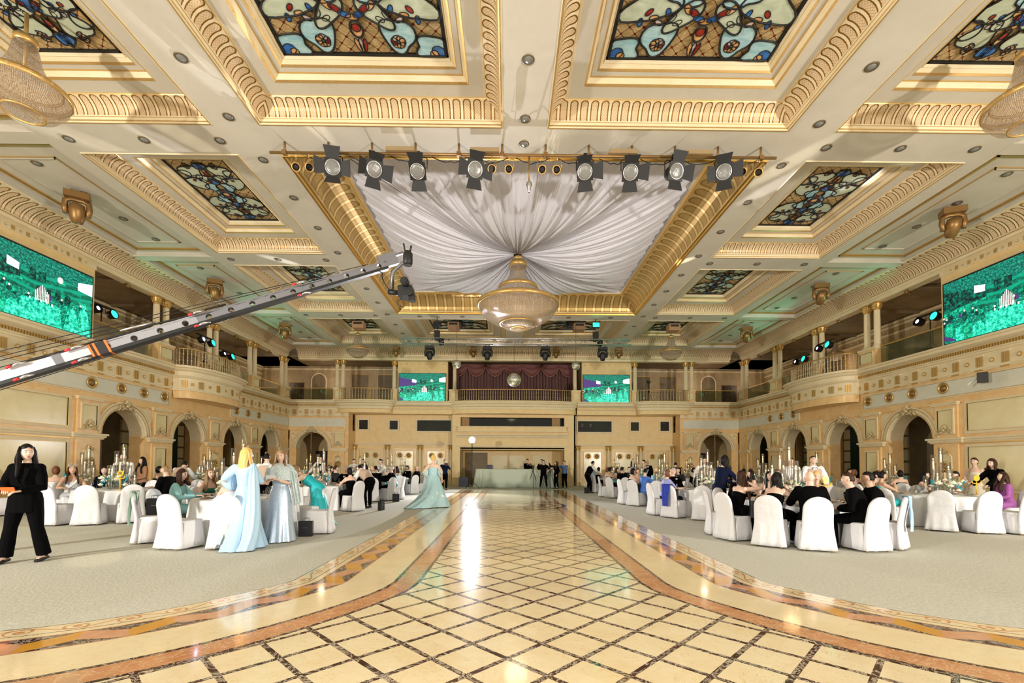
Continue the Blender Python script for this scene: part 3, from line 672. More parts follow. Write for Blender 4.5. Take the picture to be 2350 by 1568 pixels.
ce.poly([(-20, -3, HC+1.6), (21, -3, HC+1.6), (21, 34, HC+1.6), (-20, 34, HC+1.6)], 0)
struct('ceiling', ce, [CEILW, GOLDP])
def sweep(mb, x0, x1, y0, y1, prof):
    """prof: list of (inset, z, material, kind); mitred around the rectangle"""
    for (i0, z0, m0, k0), (i1, z1, m1, k1) in zip(prof, prof[1:]):
        def cor(i, z): return [(x0+i, y0+i, z), (x1-i, y0+i, z), (x1-i, y1-i, z), (x0+i, y1-i, z)]
        a, b = cor(i0, z0), cor(i1, z1)
        for k in range(4):
            k2 = (k+1) % 4; L = (V(a[k2])-V(a[k])).length; h = i1-i0
            s = 1/(k1[0] if k1 else 1.0)
            v0, v1 = (k1[1], k1[2]) if k1 else (0, 1); e0, e1 = (i0-prof[0][0])*s, (i1-prof[0][0])*s; Lf = (L+2*i0)*s
            n = max(1, round((L)*s)) if k1 else 1
            uv = [(e0, v0), (L*s+e0, v0), (L*s+2*e0-e1, v1), (e1, v1)]
            mb.poly([a[k], a[k2], b[k2], b[k]], m1, uv)
def coffer_prof():
    p = [(0, 9.1, 1, None), (.015, 9.08, 1, None), (.04, 9.085, 2, None), (.045, 9.12, 1, None), (.06, 9.14, 3, (.12, 0, 1)), (.075, 9.19, 1, None), (.085, 9.2, 2, None)]
    for i in range(1, 7):
        a = pi/2*i/6; p.append((.085+.28*(1-cos(a)), 9.2+.27*sin(a), 4, (.23, (i-1)/6, i/6)))
    p += [(.375, 9.485, 2, None), (.42, 9.48, 1, None), (.71, 9.48, 0, None), (.73, 9.47, 1, None), (.77, 9.5, 3, (.13, 0, 1)), (.83, 9.58, 1, None), (.845, 9.575, 2, None), (.85, 9.60, 2, None), (.95, 9.61, 0, None), (.96, 9.60, 1, None), (.995, 9.63, 3, (.13, 0, 1)), (1.06, 9.68, 1, None), (1.07, 9.67, 2, None), (1.1, 9.73, 1, None)]
    return p
k = 3
stained = []
for (x0, x1, y0, y1, kind) in holes:
    mb = MB(); k += 1; p = coffer_prof(); sweep(mb, x0, x1, y0, y1, p); ix, iz = p[-1][:2]
    struct('trim_%d' % k, mb, [CEILW, CREAM, GOLDP, ROPE, FLUTE]); stained.append((x0+ix, x1-ix, y0+ix, y1-ix, iz, kind))
mb = MB(); p = [(0, HC, 1, None), (.03, HC-.03, 2, None), (.08, HC-.03, 2, None), (.1, HC+.02, 2, None), (.16, HC+.03, 2, None)]
for i in range(1, 9): a = pi/2*i/8; p.append((.16+.78*(1-cos(a)), HC+.03+.66*sin(a), 4, (.44, (i-1)/8, i/8)))
p += [(.98, HC+.66, 2, None), (1.02, HC+.72, 2, None), (1.06, HC+.8, 0, None), (1.06, HC+1.3, 0, None)]
sweep(mb, *CENT[:2], *CENT[2:], p); struct('trim_%d' % (k+1), mb, [CEILW, CREAM, GOLD, ROPE, FLUTEG])
# ================= gallery columns, pedestals, railings =================
COLS = {}
def fluted(r, m=0, n=40):
    mb = MB(); pr = []
    for z, k in ((.12, 1.0), (.6, 1.0), (1.3, .93), (1.62, .9)):
        pr.append([(r*k*(1-.07*(j % 2))*cos(2*pi*j/n), r*k*(1-.07*(j % 2))*sin(2*pi*j/n), z) for j in range(n)])
    return mb.rings(pr, m, sm=False)
_cb = MB().lathe([(.19, 0), (.19, .04), (.17, .07), (.15, .09), (.16, .12), (.13, .14)], 16, cap=(True, True))
_cc = MB().lathe([(.12, 1.6), (.14, 1.63), (.125, 1.66), (.15, 1.76), (.19, 1.86), (.19, 1.9)], 12, cap=(True, True))
for i in range(8):
    a = i*pi/4
    for z, rr in ((1.70, .135), (1.79, .16)): _cc.tube([(cos(a)*(rr-.02), sin(a)*(rr-.02), z-.05), (cos(a)*rr, sin(a)*rr, z+.02), (cos(a)*(rr+.035), sin(a)*(rr+.035), z+.045), (cos(a)*(rr+.04), sin(a)*(rr+.04), z+.015)], [.03, .03, .022, .012], 5)
_cc.box(-.2, .2, -.2, .2, 1.88, 1.93)
_proto = None
def column(label, x, y, z=6.53):
    global _proto
    if _proto is None:
        _proto = thing('gallery_column', label, 'column', (x, y, z), 0, 'fluted gallery columns')
        obj('column_base', _cb, [CREAM], _proto); obj('shaft', fluted(.125), [CREAM], _proto); obj('capital', _cc, [GOLDP], _proto)
    else: dup(_proto, label, (x, y, z))
def pedestal(T, s, hw, d0=-.42, d1=.12, z0=5.69, hd=None, label=''):
    m = MB(T); m.box(s-hw, s+hw, d0, d1, z0, 6.44, 0); m.box(s-hw-.03, s+hw+.03, d0-.03, d1+.03, 6.44, 6.53, 3); m.box(s-hw-.03, s+hw+.03, d0-.03, d1+.03, z0, z0+.08, 3)
    panel(m, s-hw+.12, s+hw-.12, z0+.2, 6.32, d1, .035)
    c = T(s, (d0+d1)/2, 0); o = obj('column_pedestal', m, MW); tag(o, label, 'pedestal', 'stone pedestals on the gallery edge'); return o
SIDE = {'left': 'left', 'right': 'right'}
for sd, T in (('left', TL), ('right', TR)):
    for i, (a, b) in enumerate(((18.95, 19.85), (22.38, 23.2), (25.9, 26.75), (29.6, 30.45))):
        pedestal(T, (a+b)/2, (b-a)/2, label='ivory panelled pedestal of the %s column pair along the %s gallery' % (ORD[i], sd))
        for j, q in enumerate((.2, .8)):
            p = T(a+(b-a)*q, -.15, 0); column('%s cream fluted column in the %s pair of the %s gallery' % (('nearer', 'farther')[j], ORD[i], sd), p[0], p[1])
for sg, sd in ((-1, 'left'), (1, 'right')):
    f = (lambda x: x) if sg < 0 else (lambda x: XL+XR-x)
    pedestal(TE, f(-11.37), .33, -.4, .1, label='stone pedestal beside the %s bowed balcony of the end wall' % sd)
    for j, x in enumerate((-11.55, -11.15)): column('%s cream column left of the end wall %s balcony' % (('outer', 'inner')[j], sd) if sg < 0 else '%s cream column right of the end wall right balcony' % (('outer', 'inner')[j]), f(x), YE+.15)
    column('single cream column between the %s screen wall and the small bowed balcony' % sd, f(-7.78), YE+.45)
    pedestal(TE, f(-7.75), .2, -.75, -.3, label='slim pedestal under the single column by the %s end screen' % sd)
    column('cream column flanking the plum stage curtain on the %s' % sd, f(-3.7), YE+.75)
    pedestal(TE, f(-3.72), .3, -.95, -.3, label='pedestal under the column %s of the plum curtain' % sd)
BAL = MB().lathe([(.012, 0), (.02, .03), (.01, .06), (.03, .12), (.012, .18), (.038, .26), (.012, .34), (.03, .41), (.01, .47), (.035, .55), (.012, .62), (.025, .68), (.01, .76)], 8)
balmesh = BAL.mesh('baluster', [Mat('crystal_and_brass', (.75, .62, .40), .12, .6).m])
def railing(pts, n, label, z=5.69, h=.80):
    c = pts[len(pts)//2]; t = thing('balcony_railing', label, 'railing', (c[0], c[1], z))
    m = MB(); P = [V((p[0]-c[0], p[1]-c[1], h)) for p in pts]; m.tube(P, .028, 6); m.tube([p-V((0, 0, h-.06)) for p in P], .018, 6)
    obj('handrail', m, [GOLDP], t)
    L = [0]
    for a, b in zip(P, P[1:]): L.append(L[-1]+(b-a).length)
    for i in range(n):
        s = L[-1]*(i+.5)/n; k = max(j for j in range(len(L)) if L[j] <= s); k = min(k, len(P)-2)
        p = P[k].lerp(P[k+1], (s-L[k])/(L[k+1]-L[k])); link('baluster', balmesh, t, (p.x, p.y, .02))
def arc3(T, e, c, hw, dp, base=.03, pw=.62, n=30): return [T(c-(hw+e)*cos(pi*i/n), base+(dp+e)*(sin(pi*i/n)**pw), 0) for i in range(n+1)]
railing(arc3(TL, -.02, 22, 2.05, 1.0), 34, 'crystal and brass railing around the left bowed balcony')
railing(arc3(TR, -.02, 22, 2.05, 1.0), 34, 'crystal and brass railing around the right bowed balcony')
railing(arc3(TE, .05, -9.65, 1.75, .62, -.3, .5), 22, 'railing of the bowed balcony left of the left end screen')
railing(arc3(TE, .05, XL+XR+9.65, 1.75, .62, -.3, .5), 22, 'railing of the bowed balcony right of the right end screen')
railing(arc3(TE, .0, .35, 4.05, .55, -.42, .8), 52, 'long brass railing in front of the plum stage curtain')
def glassrail(T, a, b, d, label):
    m0 = T(a, d, 5.69); t = thing('glass_balustrade', label, 'railing', m0)
    def L(s, dd, z): p = T(s, dd, z); return (p[0]-m0[0], p[1]-m0[1], p[2]-m0[2])
    m = MB(L); m.box(a, b, d-.005, d+.005, 5.73, 6.5); obj('glass_panel', m, [RAILG], t)
    m = MB(L); m.box(a, b, d-.025, d+.025, 6.5, 6.55); obj('handrail', m, [GOLDP], t)
    m = MB(L); m.box(a, b, d-.02, d+.02, 5.69, 5.74); obj('bottom_rail', m, [GOLDP], t)
for sd, T in (('left', TL), ('right', TR)):
    glassrail(T, 16.1, 18.9, -.1, 'glass balustrade next to the large %s screen' % sd)
    glassrail(T, 23.25, 25.85, -.1, 'glass balustrade behind the far end of the %s bowed balcony' % sd)
    glassrail(T, 26.8, 29.55, -.1, 'glass balustrade nearest the far %s corner' % sd)
glassrail(TE, -14.5, -11.75, -.1, 'glass balustrade above the left end archway'); glassrail(TE, XL+XR+11.75, XL+XR+14.5, -.1, 'glass balustrade above the right end archway')
# ================= video screens =================
def scrmat():
    m = Mat('screen_picture', (.0, .0, .0), .3); u, v, _ = m.xyz('UV')
    n = m.noise(9, 5, .7, .3, 'uv', (1.8, 1, 1)); g = m.noise(34, 4, .8, 0, 'uv', (1.6, 1, 1))
    base = m.ramp(n, [(.30, (.0, .03, .02)), (.48, (.0, .16, .09)), (.62, (.0, .45, .24)), (.75, (.1, .85, .55))])
    up = v.gt(.42)
    roof = m.ramp(g, [(.45, (.0, .10, .08)), (.58, (.01, .42, .26)), (.70, (.12, .85, .6)), (.78, (.9, 1, 1))])
    crowd = m.ramp(g, [(.35, (.0, .02, .02)), (.5, (.0, .22, .14)), (.62, (.03, .75, .42)), (.72, (.25, 1, .72))])
    bands = (((v-.42-(u-.5).abs()*.3)*9).frac()).lt(.4)*up*v.lt(.75)
    c = m.mix(up, crowd, m.mix(v.gt(.72+0), base, roof)); c = m.mix(bands*.7, c, (.0, .50, .30))
    m.set(emis=c, estr=1.0); return m.m
def scrtex(name, a, b, c, sc_=60, st=1.25):
    m = Mat(name, (0, 0, 0), .4); n = m.noise(sc_, 3, .7, .5, 'pos'); n2 = m.noise(9, 3, .6, .3, 'pos'); k = n*.45+n2*.55
    m.set(emis=m.ramp(k, [(.42, a), (.5, b), (.58, c)]), estr=st); return m.m
SCR = [scrmat(), scrtex('screen_green', (.0, .10, .06), (.0, .38, .2), (.02, .75, .42), 30), scrtex('screen_aqua', (.0, .30, .18), (.01, .68, .42), (.12, .95, .68), 14, 1.25), scrtex('screen_dark', (.0, .01, .01), (.0, .04, .03), (.0, .22, .14), 26), emit('screen_white', (.85, 1, 1), 1.6), emit('screen_pink', (.95, .55, .55), 1.3), emit('screen_violet', (.06, .03, .16), 1)]
def screen(T, s0, s1, z0, z1, d, label, flip=False):
    m0 = T((s0+s1)/2, d, z0); t = thing('led_screen', label, 'screen', m0); W, H = s1-s0, z1-z0
    def L(s, dd, z): p = T(s, dd, z); return (p[0]-m0[0], p[1]-m0[1], p[2]-m0[2])
    m = MB(L); m.box(s0-.03, s1+.03, d, d+.07, z0-.03, z1+.03); obj('screen_frame', m, [BLACK], t)
    S = (lambda a: s1-a*W) if flip else (lambda a: s0+a*W); Z = lambda b: z0+b*H; m = MB(L); D = d+.072
    m.poly([(S(0), D, z0), (S(1), D, z0), (S(1), D, z1), (S(0), D, z1)], 0, [(0, 0), (1, 0), (1, 1), (0, 1)])
    lay = [D]
    def P(pts, mi): lay[0] += .0004; m.poly([(S(a), lay[0], Z(b)) for a, b in pts], mi)
    def E(cx, cy, rx, ry, mi, n=12): P([(cx+rx*cos(2*pi*k/n), cy+ry*sin(2*pi*k/n)) for k in range(n)], mi)
    P([(0, .52), (.38, .57), (.38, .72), (0, .86)], 6 if H < 2 else 3); P([(0, .42), (.4, .54), (.4, .57), (0, .5)], 1)
    for a in (.44, .52): P([(a, .6), (a+.06, .6), (a+.06, .76), (a, .77)], 3)
    P([(.28, .68), (.37, .66), (.37, .76), (.28, .80)], 4); P([(.86, .70), (1, .68), (1, .88), (.86, .82)], 4)
    E(.70, .74, .025, .05, 5); E(.70, .74, .012, .025, 4)
    for i, a in enumerate((.52, .60, .68, .77)): E(a, .50, .02+.003*i, .05, 3); P([(a-.02-.003*i, .40), (a+.02+.003*i, .40), (a+.02+.003*i, .5), (a-.02-.003*i, .5)], 3)
    rnd = random.Random(5)
    for i in range(26):
        a = rnd.random()*.95; b = .30+rnd.random()*.12; E(a, b, .012+.012*rnd.random(), .035, (3, 1, 3, 6)[i % 4]); E(a, b+.045, .008, .016, (5, 3)[i % 2])
    P([(.36, .0), (.72, .0), (.70, .27), (.38, .28)], 2); E(.54, .28, .17, .06, 2)
    for i in range(16): E(.42+.015*i, .30+.03*rnd.random(), .006, .02, (1, 3, 4)[i % 3], 6)
    for i in range(9): q = .49+.013*i; P([(q, .32), (q+.006, .32), (q+.006, .46+.1*(1-abs(i-4)/4)), (q, .46+.1*(1-abs(i-4)/4))], (5, 4, 5)[i % 3])
    for a, hh in ((.80, .50), (.91, .56)):
        P([(a-.07, 0), (a+.07, 0), (a+.045, hh*.55), (a+.03, hh*.72), (a-.03, hh*.72), (a-.045, hh*.5)], 2); E(a, hh*.82, .022, .06, 1 if a < .85 else 2); P([(a-.05, .1), (a-.02, .1), (a-.02, hh*.5), (a-.04, hh*.5)], 1)
    for a in (.14, .24, .32): P([(a-.055, 0), (a+.055, 0), (a+.045, .16), (a+.02, .22), (a-.02, .22), (a-.045, .16)], 2 if a != .24 else 1)
    for a, hh in ((.07, .40), (.2, .36)): P([(a-.05, .1), (a+.05, .1), (a+.035, hh-.08), (a-.035, hh-.08)], 1); E(a, hh, .026, .07, 3)
    P([(.01, .05), (.12, .0), (.12, .03), (.01, .13)], 6)
    obj('display', m, SCR, t)
screen(TL, 12.1, 15.88, 5.78, 7.90, .05, 'large video screen on the left wall showing a green lit banquet', False)
screen(TR, 12.1, 15.88, 5.78, 7.90, .05, 'large video screen on the right wall showing a green lit banquet', True)
screen(TE, -7.45, -4.28, 5.76, 7.63, -.5, 'video screen on the end wall left of the plum curtain')
screen(TE, XL+XR+4.28-.05, XL+XR+7.45-.05, 5.74, 7.61, -.5, 'video screen on the end wall right of the plum curtain')
# ================= stage curtain =================
for _x in (-16.6, 17.5, -13, 13.9): light('POINT', (_x, 32.2, 7.4), 20, (1, .80, .55), .2)  # added lamps without fixtures, brighten the far gallery corners
t = thing('stage_curtain', 'plum velvet curtain with scalloped swags behind the gallery railing', 'curtain', (.35, 32.2, 5.7))
m = MB(); n = 420; m.rings([[(-4.55+9.1*i/n, .15*sin(i*.62)+.06*sin(i*.23), z) for i in range(n+1)] for z in (0, .8, 1.6, 2.85)], 0, False); obj('curtain_cloth', m, [VELVET], t)
for q in range(7):
    m = MB(); c = -3.9+1.3*q; rows = []
    for j in range(9):
        v = j/8; rows.append([(c-.68+1.36*i/16, -.22-.05*sin(v*14), 2.85-(.15+.62*v)*sin(pi*i/16)**.7*v**.6-.12*v) for i in range(17)])
    m.rings(rows, 0, False); e = rows[-1]; m.tube(e, .03, 5, 1); o = obj('swag', m, [VELVET, plain('rose_trim', (.35, .16, .13), .7)], t)
for sg in (-1, 1):
    m = MB(); m.rings([[(sg*(4.6-.9*i/20*(.3+.7*z/2.85)), -.2+.06*sin(i*1.7), z) for i in range(21)] for z in (.0, .9, 1.8, 2.85)], 0, False); obj('tail', m, [VELVET], t)
# booth curtains
for i, x in enumerate((-2.95, 3.3)):
    m = MB(); m.rings([[(-.28+.56*k/24, .04*sin(k*1.3), z) for k in range(25)] for z in (0, .62)], 0, False); tag(obj('booth_curtain', m, [fabric('gold_cloth', (.50, .33, .16), .7)], None, (x, 31.35, 4.04)), 'gold cloth curtain at the %s end of the long control window' % ('left', 'right')[i], 'curtain')
# ================= draped coffer =================
def drape():
    m = MB(); x0, x1, y0, y1 = CENT[0]+1.03, CENT[1]-1.03, CENT[2]+1.03, CENT[3]-1.03
    hx, hy, hz = .33, 17.1, 9.42; n = 900; nr = 26
    per = []
    for i in range(n+1):
        q = i/n*4; k = int(q) % 4; t_ = q-int(q)
        per.append([(x0+(x1-x0)*t_, y0), (x1, y0+(y1-y0)*t_), (x1-(x1-x0)*t_, y1), (x0, y1-(y1-y0)*t_)][k])
    rnd = random.Random(3); ph = [rnd.random()*6 for _ in range(6)]
    rows = []
    for j in range(nr+1):
        t_ = j/nr; r = .03+.97*t_**1.25; row = []
        for i in range(n+1):
            u = i/n; ex, ey = per[i]; corner = abs((u*4) % 1-.5)*2
            sw = .85*(1-corner**2*.75)
            sag = -sw*4*(t_**1.6)*(1-t_)*1.15
            plt = (sin(u*2*pi*88+ph[0]+3*t_*sin(u*31))*.55+sin(u*2*pi*151+ph[1])*.35+sin(u*2*pi*37+ph[2]+4*t_)*.6)*.085*(.25+t_*(1.25-t_))
            tw = 1+.0*u
            x = hx+(ex-hx)*r; y = hy+(ey-hy)*r
            row.append((x, y, hz+(9.93-hz)*t_**1.1+sag+plt))
        rows.append(row)
    m.rings(rows, 0, False, uvf=lambda j, k: (k/n, j/nr)); return m
tag(obj('ceiling_drape', drape(), [DRAPE]), 'pleated white lilac fabric swagged across the gilt central ceiling coffer', 'drape')
# ================= stained glass panels =================
def sgback(name, gx=.27):
    m = Mat(name, rough=.15); x, y, z = m.xyz('Object'); a = (x/gx+y/gx); b = (x/gx-y/gx)
    fa, fb = (a.frac()-.5).abs(), (b.frac()-.5).abs(); ln = fa.min(fb).lt(.035); dot = (fa*fa+fb*fb).sqrt().lt(.14)
    n = m.noise(4, 4, .6, 1.5, 'obj', (1, 3, 1)); c = m.ramp(n, [(.3, (.36, .22, .08)), (.7, (.66, .50, .26))])
    c = m.mix(ln, c, (.12, .05, .02)); c = m.mix(dot, c, (.16, .012, .012)); m.set(base=c); return m.m
def glassc(name, a, b):
    m = Mat(name, rough=.12); n = m.noise(3, 3, .6, 1.2, 'obj', (1, 2.5, 1)); m.set(base=m.ramp(n, [(.35, a), (.65, b)])); return m.m
SGM = [sgback('diamond_leaded_glass'), BLACK, glassc('pale_green_glass', (.48, .56, .42), (.62, .66, .52)), glassc('sky_blue_glass', (.30, .56, .66), (.55, .76, .80)), glassc('deep_blue_glass', (.02, .10, .42), (.06, .24, .60)), glassc('amber_glass', (.62, .30, .08), (.80, .50, .24)), glassc('ruby_glass', (.22, .01, .01), (.40, .04, .02)), glassc('lilac_glass', (.45, .38, .5), (.7, .55, .5))]
def stained_glass(x0, x1, y0, y1, z, kind, label):
    W, H = (x1-x0)/2, (y1-y0)/2; cx, cy_ = (x0+x1)/2, (y0+y1)/2
    t = thing('stained_glass_panel', label, 'stained glass', (cx, cy_, z+.02), 0, 'stained glass ceiling panels'); lay = [0]
    big = kind == 'big'
    m = MB(); m.box(-W, W, -H, H, 0, .03, 0); obj('leaded_ground', m, SGM, t)
    m = MB(); e = .07 if big else .06
    for q in ((-W, W, -H, -H+e), (-W, W, H-e, H), (-W, -W+e, -H, H), (W-e, W, -H, H)): m.box(q[0], q[1], q[2], q[3], -.03, .0, 1)
    obj('iron_frame', m, SGM, t)
    m = MB(); lw = .022 if big else .018
    def shape(pts, mi, ln=True, lvl=0):
        lay[0] += .0006; zz = -.004-lay[0]; pts = [(max(-W+e*.7, min(W-e*.7, a)), max(-H+e*.7, min(H-e*.7, b))) for a, b in pts]
        m.poly([(a, b, zz) for a, b in pts], mi)
        if ln: m.tube([(a, b, zz-.004) for a, b in pts+[pts[0]]], lw*(1 if lvl == 0 else .45), 4, 1, (False, False))
    def bl(cx, cy, rx, ry, rot=0, k=(0, 0, 0), n=28):
        o = []
        for i in range(n):
            a = 2*pi*i/n; r = 1+k[0]*cos(2*a)+k[1]*cos(3*a)+k[2]*cos(5*a); x, y = rx*r*cos(a), ry*r*sin(a)
            o.append((cx+x*cos(rot)-y*sin(rot), cy+x*sin(rot)+y*cos(rot)))
        return o
    for sy in (-1, 1):
        for sx in (-1, 1):
            M_ = lambda pts: [(sx*a, sy*b) for a, b in pts]
            shape(M_(bl(W*.86, H*.88, W*.24, H*.17, .2, (0, .12, .08))[:]), 3) if big else shape(M_(bl(W*.8, H*.55, W*.2, H*.14, .9)), 0)
            if big: shape(M_(bl(W*.92, H*.92, W*.10, H*.08, .5, (.2, .1, 0))), 4, True, 1); shape(M_(bl(W*.84, H*.94, W*.05, H*.05, .9)), 5, True, 1)
            shape(M_(bl(W*.45, H*.70, W*.17, H*.24, -.35, (.12, .15, 0))) if big else M_(bl(W*.48, H*.62, W*.3, H*.2, .3, (.1, .15, .05))), 3 if big else 2)
            for q in range(6): shape(M_(bl(W*(.44+.05*cos(q*1.1)), H*(.78+.05*sin(q*1.1)), W*.035, H*.05, q*1.05)), (6, 5, 5, 6, 7, 5)[q], True, 1)
            shape(M_(bl(W*.62, H*.30, W*.3, H*.2, .4, (.15, .12, .06))), 2)
            for q in range(7): shape(M_(bl(W*(.3+.07*q), H*(.50-.06*(q % 3)), W*.05, H*.028, .5+q*.7)), (6, 5, 4, 7, 5, 6, 4)[q], True, 1)
            shape(M_(bl(W*.25, H*.42, W*.22, H*.12, .8, (.1, .1, 0))), 2); shape(M_(bl(W*.28, H*.18, W*.18, H*.14, .1, (0, .2, .1))), 3)
        ms = lambda pts: [(a, sy*b) for a, b in pts]
        shape(ms(bl(0, H*.62, W*.07, H*.10)), 5); shape(ms(bl(0, H*.60, W*.05, H*.05)), 6, True, 1)
        for q in (-1, 0, 1): shape(ms(bl(q*W*.04, H*.82, W*.025, H*.09, q*.2)), (5, 7, 6)[q+1], True, 1)
        if not big: shape(ms(bl(0, H*.80, W*.16, H*.10, 0, (.2, 0, .1))), 4); shape(ms(bl(0, H*.36, W*.17, H*.09)), 4)
        for q in range(7): shape(ms(bl(W*(-.24+.08*q), H*(.40+.07*cos(q-3)), W*.07, H*.035, .9-.3*q)), (5, 6, 4, 5, 4, 6, 5)[q], True, 1)
    shape(bl(0, 0, W*.26, H*.16, 0, (.1, 0, .08)), 3); shape(bl(0, 0, W*.14, H*.08, 0, (.2, 0, .1)), 5)
    for q in range(8): shape(bl(W*.16*cos(q*pi/4), H*.10*sin(q*pi/4), W*.07, H*.03, q*pi/4), (6, 4)[q % 2], True, 1)
    obj('leaded_design', m, SGM, t)
cn = {0: 'left side column of coffers', 1: 'left centre column', 2: 'right centre column', 3: 'right side column of coffers'}
for (x0, x1, y0, y1, z, kind) in stained:
    ci = min(range(4), key=lambda i: abs((cols_[i][0]+cols_[i][1])/2-(x0+x1)/2)); ri = min(range(4), key=lambda i: abs(sum(rows_[i])/2-(y0+y1)/2))
    stained_glass(x0, x1, y0, y1, z, kind, 'stained glass ceiling panel, %s row from the camera, %s' % (ORD[ri], cn[ci]))
# ================= chandeliers =================
def chandelier(r, h, label, loc, big=False):
    """tiered basket of crystal strings; loc = lowest point"""
    t = thing('crystal_chandelier', label, 'chandelier', loc, 0)
    if big: P = dict(top=[(.17, .92), (.19, .86), (.22, .72), (.33, .62), (.45, .56)], mid=[(.45, .56), (.55, .48), (.72, .40), (1.0, .34)], bowl=[(1.0, .33), (.98, .27), (.85, .18), (.62, .11), (.43, .09)], cup=[(.43, .09), (.40, .055), (.28, .03), (.17, .03)], drop=[(.17, .03), (.13, .005), (.02, 0)]); rings = ((.185, .86, .06), (.46, .555, .045), (1.0, .335, .05), (.44, .09, .012), (.17, .03, .012))
    else: P = dict(top=[(.22, .96), (.26, .88), (.36, .66), (.55, .48), (.78, .40)], mid=[(.78, .40), (.86, .37), (1, .33)], bowl=[(1, .32), (.97, .22), (.75, .10), (.45, .04)], drop=[(.45, .04), (.3, .01), (.02, 0)]); rings = ((.24, .90, .07), (.80, .395, .03), (1.0, .325, .06), (.45, .04, .02))
    for nm, pr in P.items(): obj('crystal_'+{'top': 'stem', 'mid': 'skirt', 'bowl': 'basket', 'cup': 'cup', 'drop': 'finial'}[nm], MB().lathe([(a*r, b*h) for a, b in pr], 48, uv=True), [CRYST], t)
    for a, b, th in rings:
        m = MB(); th *= h; m.lathe([(a*r, b*h-th/2), (a*r+.03*r, b*h-th/2), (a*r+.035*r, b*h), (a*r+.03*r, b*h+th/2), (a*r, b*h+th/2), (a*r, b*h-th/2)], 48)
        if a > .4 and th > .03*h:
            for q in range(int(30*a)): g = 2*pi*q/int(30*a); m.ball(((a*r+.04*r)*cos(g), (a*r+.04*r)*sin(g), b*h), th*.3, th*.3, th*.4, 1, 6, 4)
        obj('gilt_ring', m, [GOLDP, CRYST], t)
    obj('suspension_rod', MB().tube([(0, 0, h*.6), (0, 0, h*1.0+ (9.45-loc[2]-h if not big else .35))], .03, 8), [GOLDP], t)
    m = MB(); m.lathe([(0.01, h*.98), (.1*r, h*.97), (.16*r, h*.93), (.05*r, h*.9)], 12); obj('crown', m, [GOLDP], t)
    return t
chandelier(1.5, 2.95, 'large tiered crystal chandelier hanging from the centre of the white drape', (.35, 17.1, 6.52), True)
chandelier(.62, 1.5, 'crystal chandelier cropped by the top left picture corner', (-8.62, 7.95, 7.57)); light('POINT', (-8.62, 7.95, 7.9), 15, (1, .8, .5), .2)
chandelier(.62, 1.5, 'crystal chandelier cropped by the right picture edge', (9.40, 7.95, 7.57)); light('POINT', (9.4, 7.95, 7.9), 15, (1, .8, .5), .2)
chandelier(.62, 1.5, 'distant crystal chandelier left of the lighting truss', (-8.72, 26.2, 7.57))
chandelier(.62, 1.5, 'distant crystal chandelier right of the lighting truss', (9.46, 26.2, 7.57))
light('POINT', (.35, 17.1, 6.3), 35, (1, .82, .55), .4)
for i, (x, y, w_) in enumerate(((-17.4, 17.6, 'left'), (18.2, 18.4, 'right'), (18.2, 25.0, 'far right'), (-17.2, 27.2, 'far left'))):
    t = thing('gallery_chandelier', 'small crystal chandelier over the %s gallery' % w_, 'chandelier', (x, y, 7.3)); obj('crystal_basket', MB().lathe([(.12, .9), (.16, .6), (.42, .42), (.4, .25), (.2, .08), (.02, 0)], 24, uv=True), [CRYST], t); obj('gilt_ring', MB().lathe([(.42, .40), (.45, .43), (.42, .46)], 24), [GOLDP], t); obj('suspension_rod', MB().tube([(0, 0, .8), (0, 0, 1.32)], .02, 6), [GOLDP], t)
    light('POINT', (x, y, 7.0), 22, (1, .75, .45), .2)
# ================= downlights =================
_dl = None
def downlight(x, y, label, z=HC, r=.11):
    global _dl
    if _dl is None:
        _dl = thing('recessed_downlight', label, 'downlight', (x, y, z), 0, 'round ceiling downlights')
        obj('trim_ring', MB().lathe([(.085, -.012), (.11, -.018), (.125, 0)], 20), [plain('bronze_ring', (.20, .16, .10), .4, .5)], _dl); obj('lens', MB().ball((0, 0, .0), .088, .088, .03, 0, 16, 6), [LAMPGL], _dl)
    else: dup(_dl, label, (x, y, z))
ys_ = [6.9, 8.42, 9.88, 11.3, 12.93, 14.6, 16.33, 18.0, 19.7, 21.4, 23.1, 24.8, 26.5, 28.2]
for i, y in enumerate(ys_):
    downlight(-6.21, y, '%s downlight from the camera on the beam left of the central coffers' % ORD[i]); downlight(6.92, y, '%s downlight from the camera on the beam right of the central coffers' % ORD[i])
for i, y in enumerate((8.37, 9.84, 10.63)): downlight(.34, y, '%s downlight on the beam between the two near central coffers' % ORD[i])
for i, y in enumerate((25.2, 27.5)): downlight(.34, y, '%s downlight on the centre beam behind the great chandelier' % ORD[i])
for r_, y in enumerate((10.63, 16.93, 23.28)):
    for i, x in enumerate((-10.43, -8.66, -6.87)): downlight(x, y, '%s downlight from the left on the %s left cross beam from the camera' % (ORD[i], ORD[r_])); 
    for i, x in enumerate((7.6, 9.4, 11.2)): downlight(x, y, '%s downlight from the centre on the %s right cross beam from the camera' % (ORD[i], ORD[r_]))
for i, x in enumerate((-4.6, -2.4, 3.1, 5.3)): downlight(x, 23.36, '%s downlight from the left along the far edge of the draped coffer' % ORD[i])
for r_, (y0, y1) in enumerate(rows_):
    for i in range(4):
        y = y0+(y1-y0)*(i+.5)/4
        for sd, x in (('left', -12.35), ('right', 13.25)): downlight(x, y, '%s downlight inside the %s long panel of the %s ceiling edge' % (ORD[i], ORD[r_], sd), HC+.155)
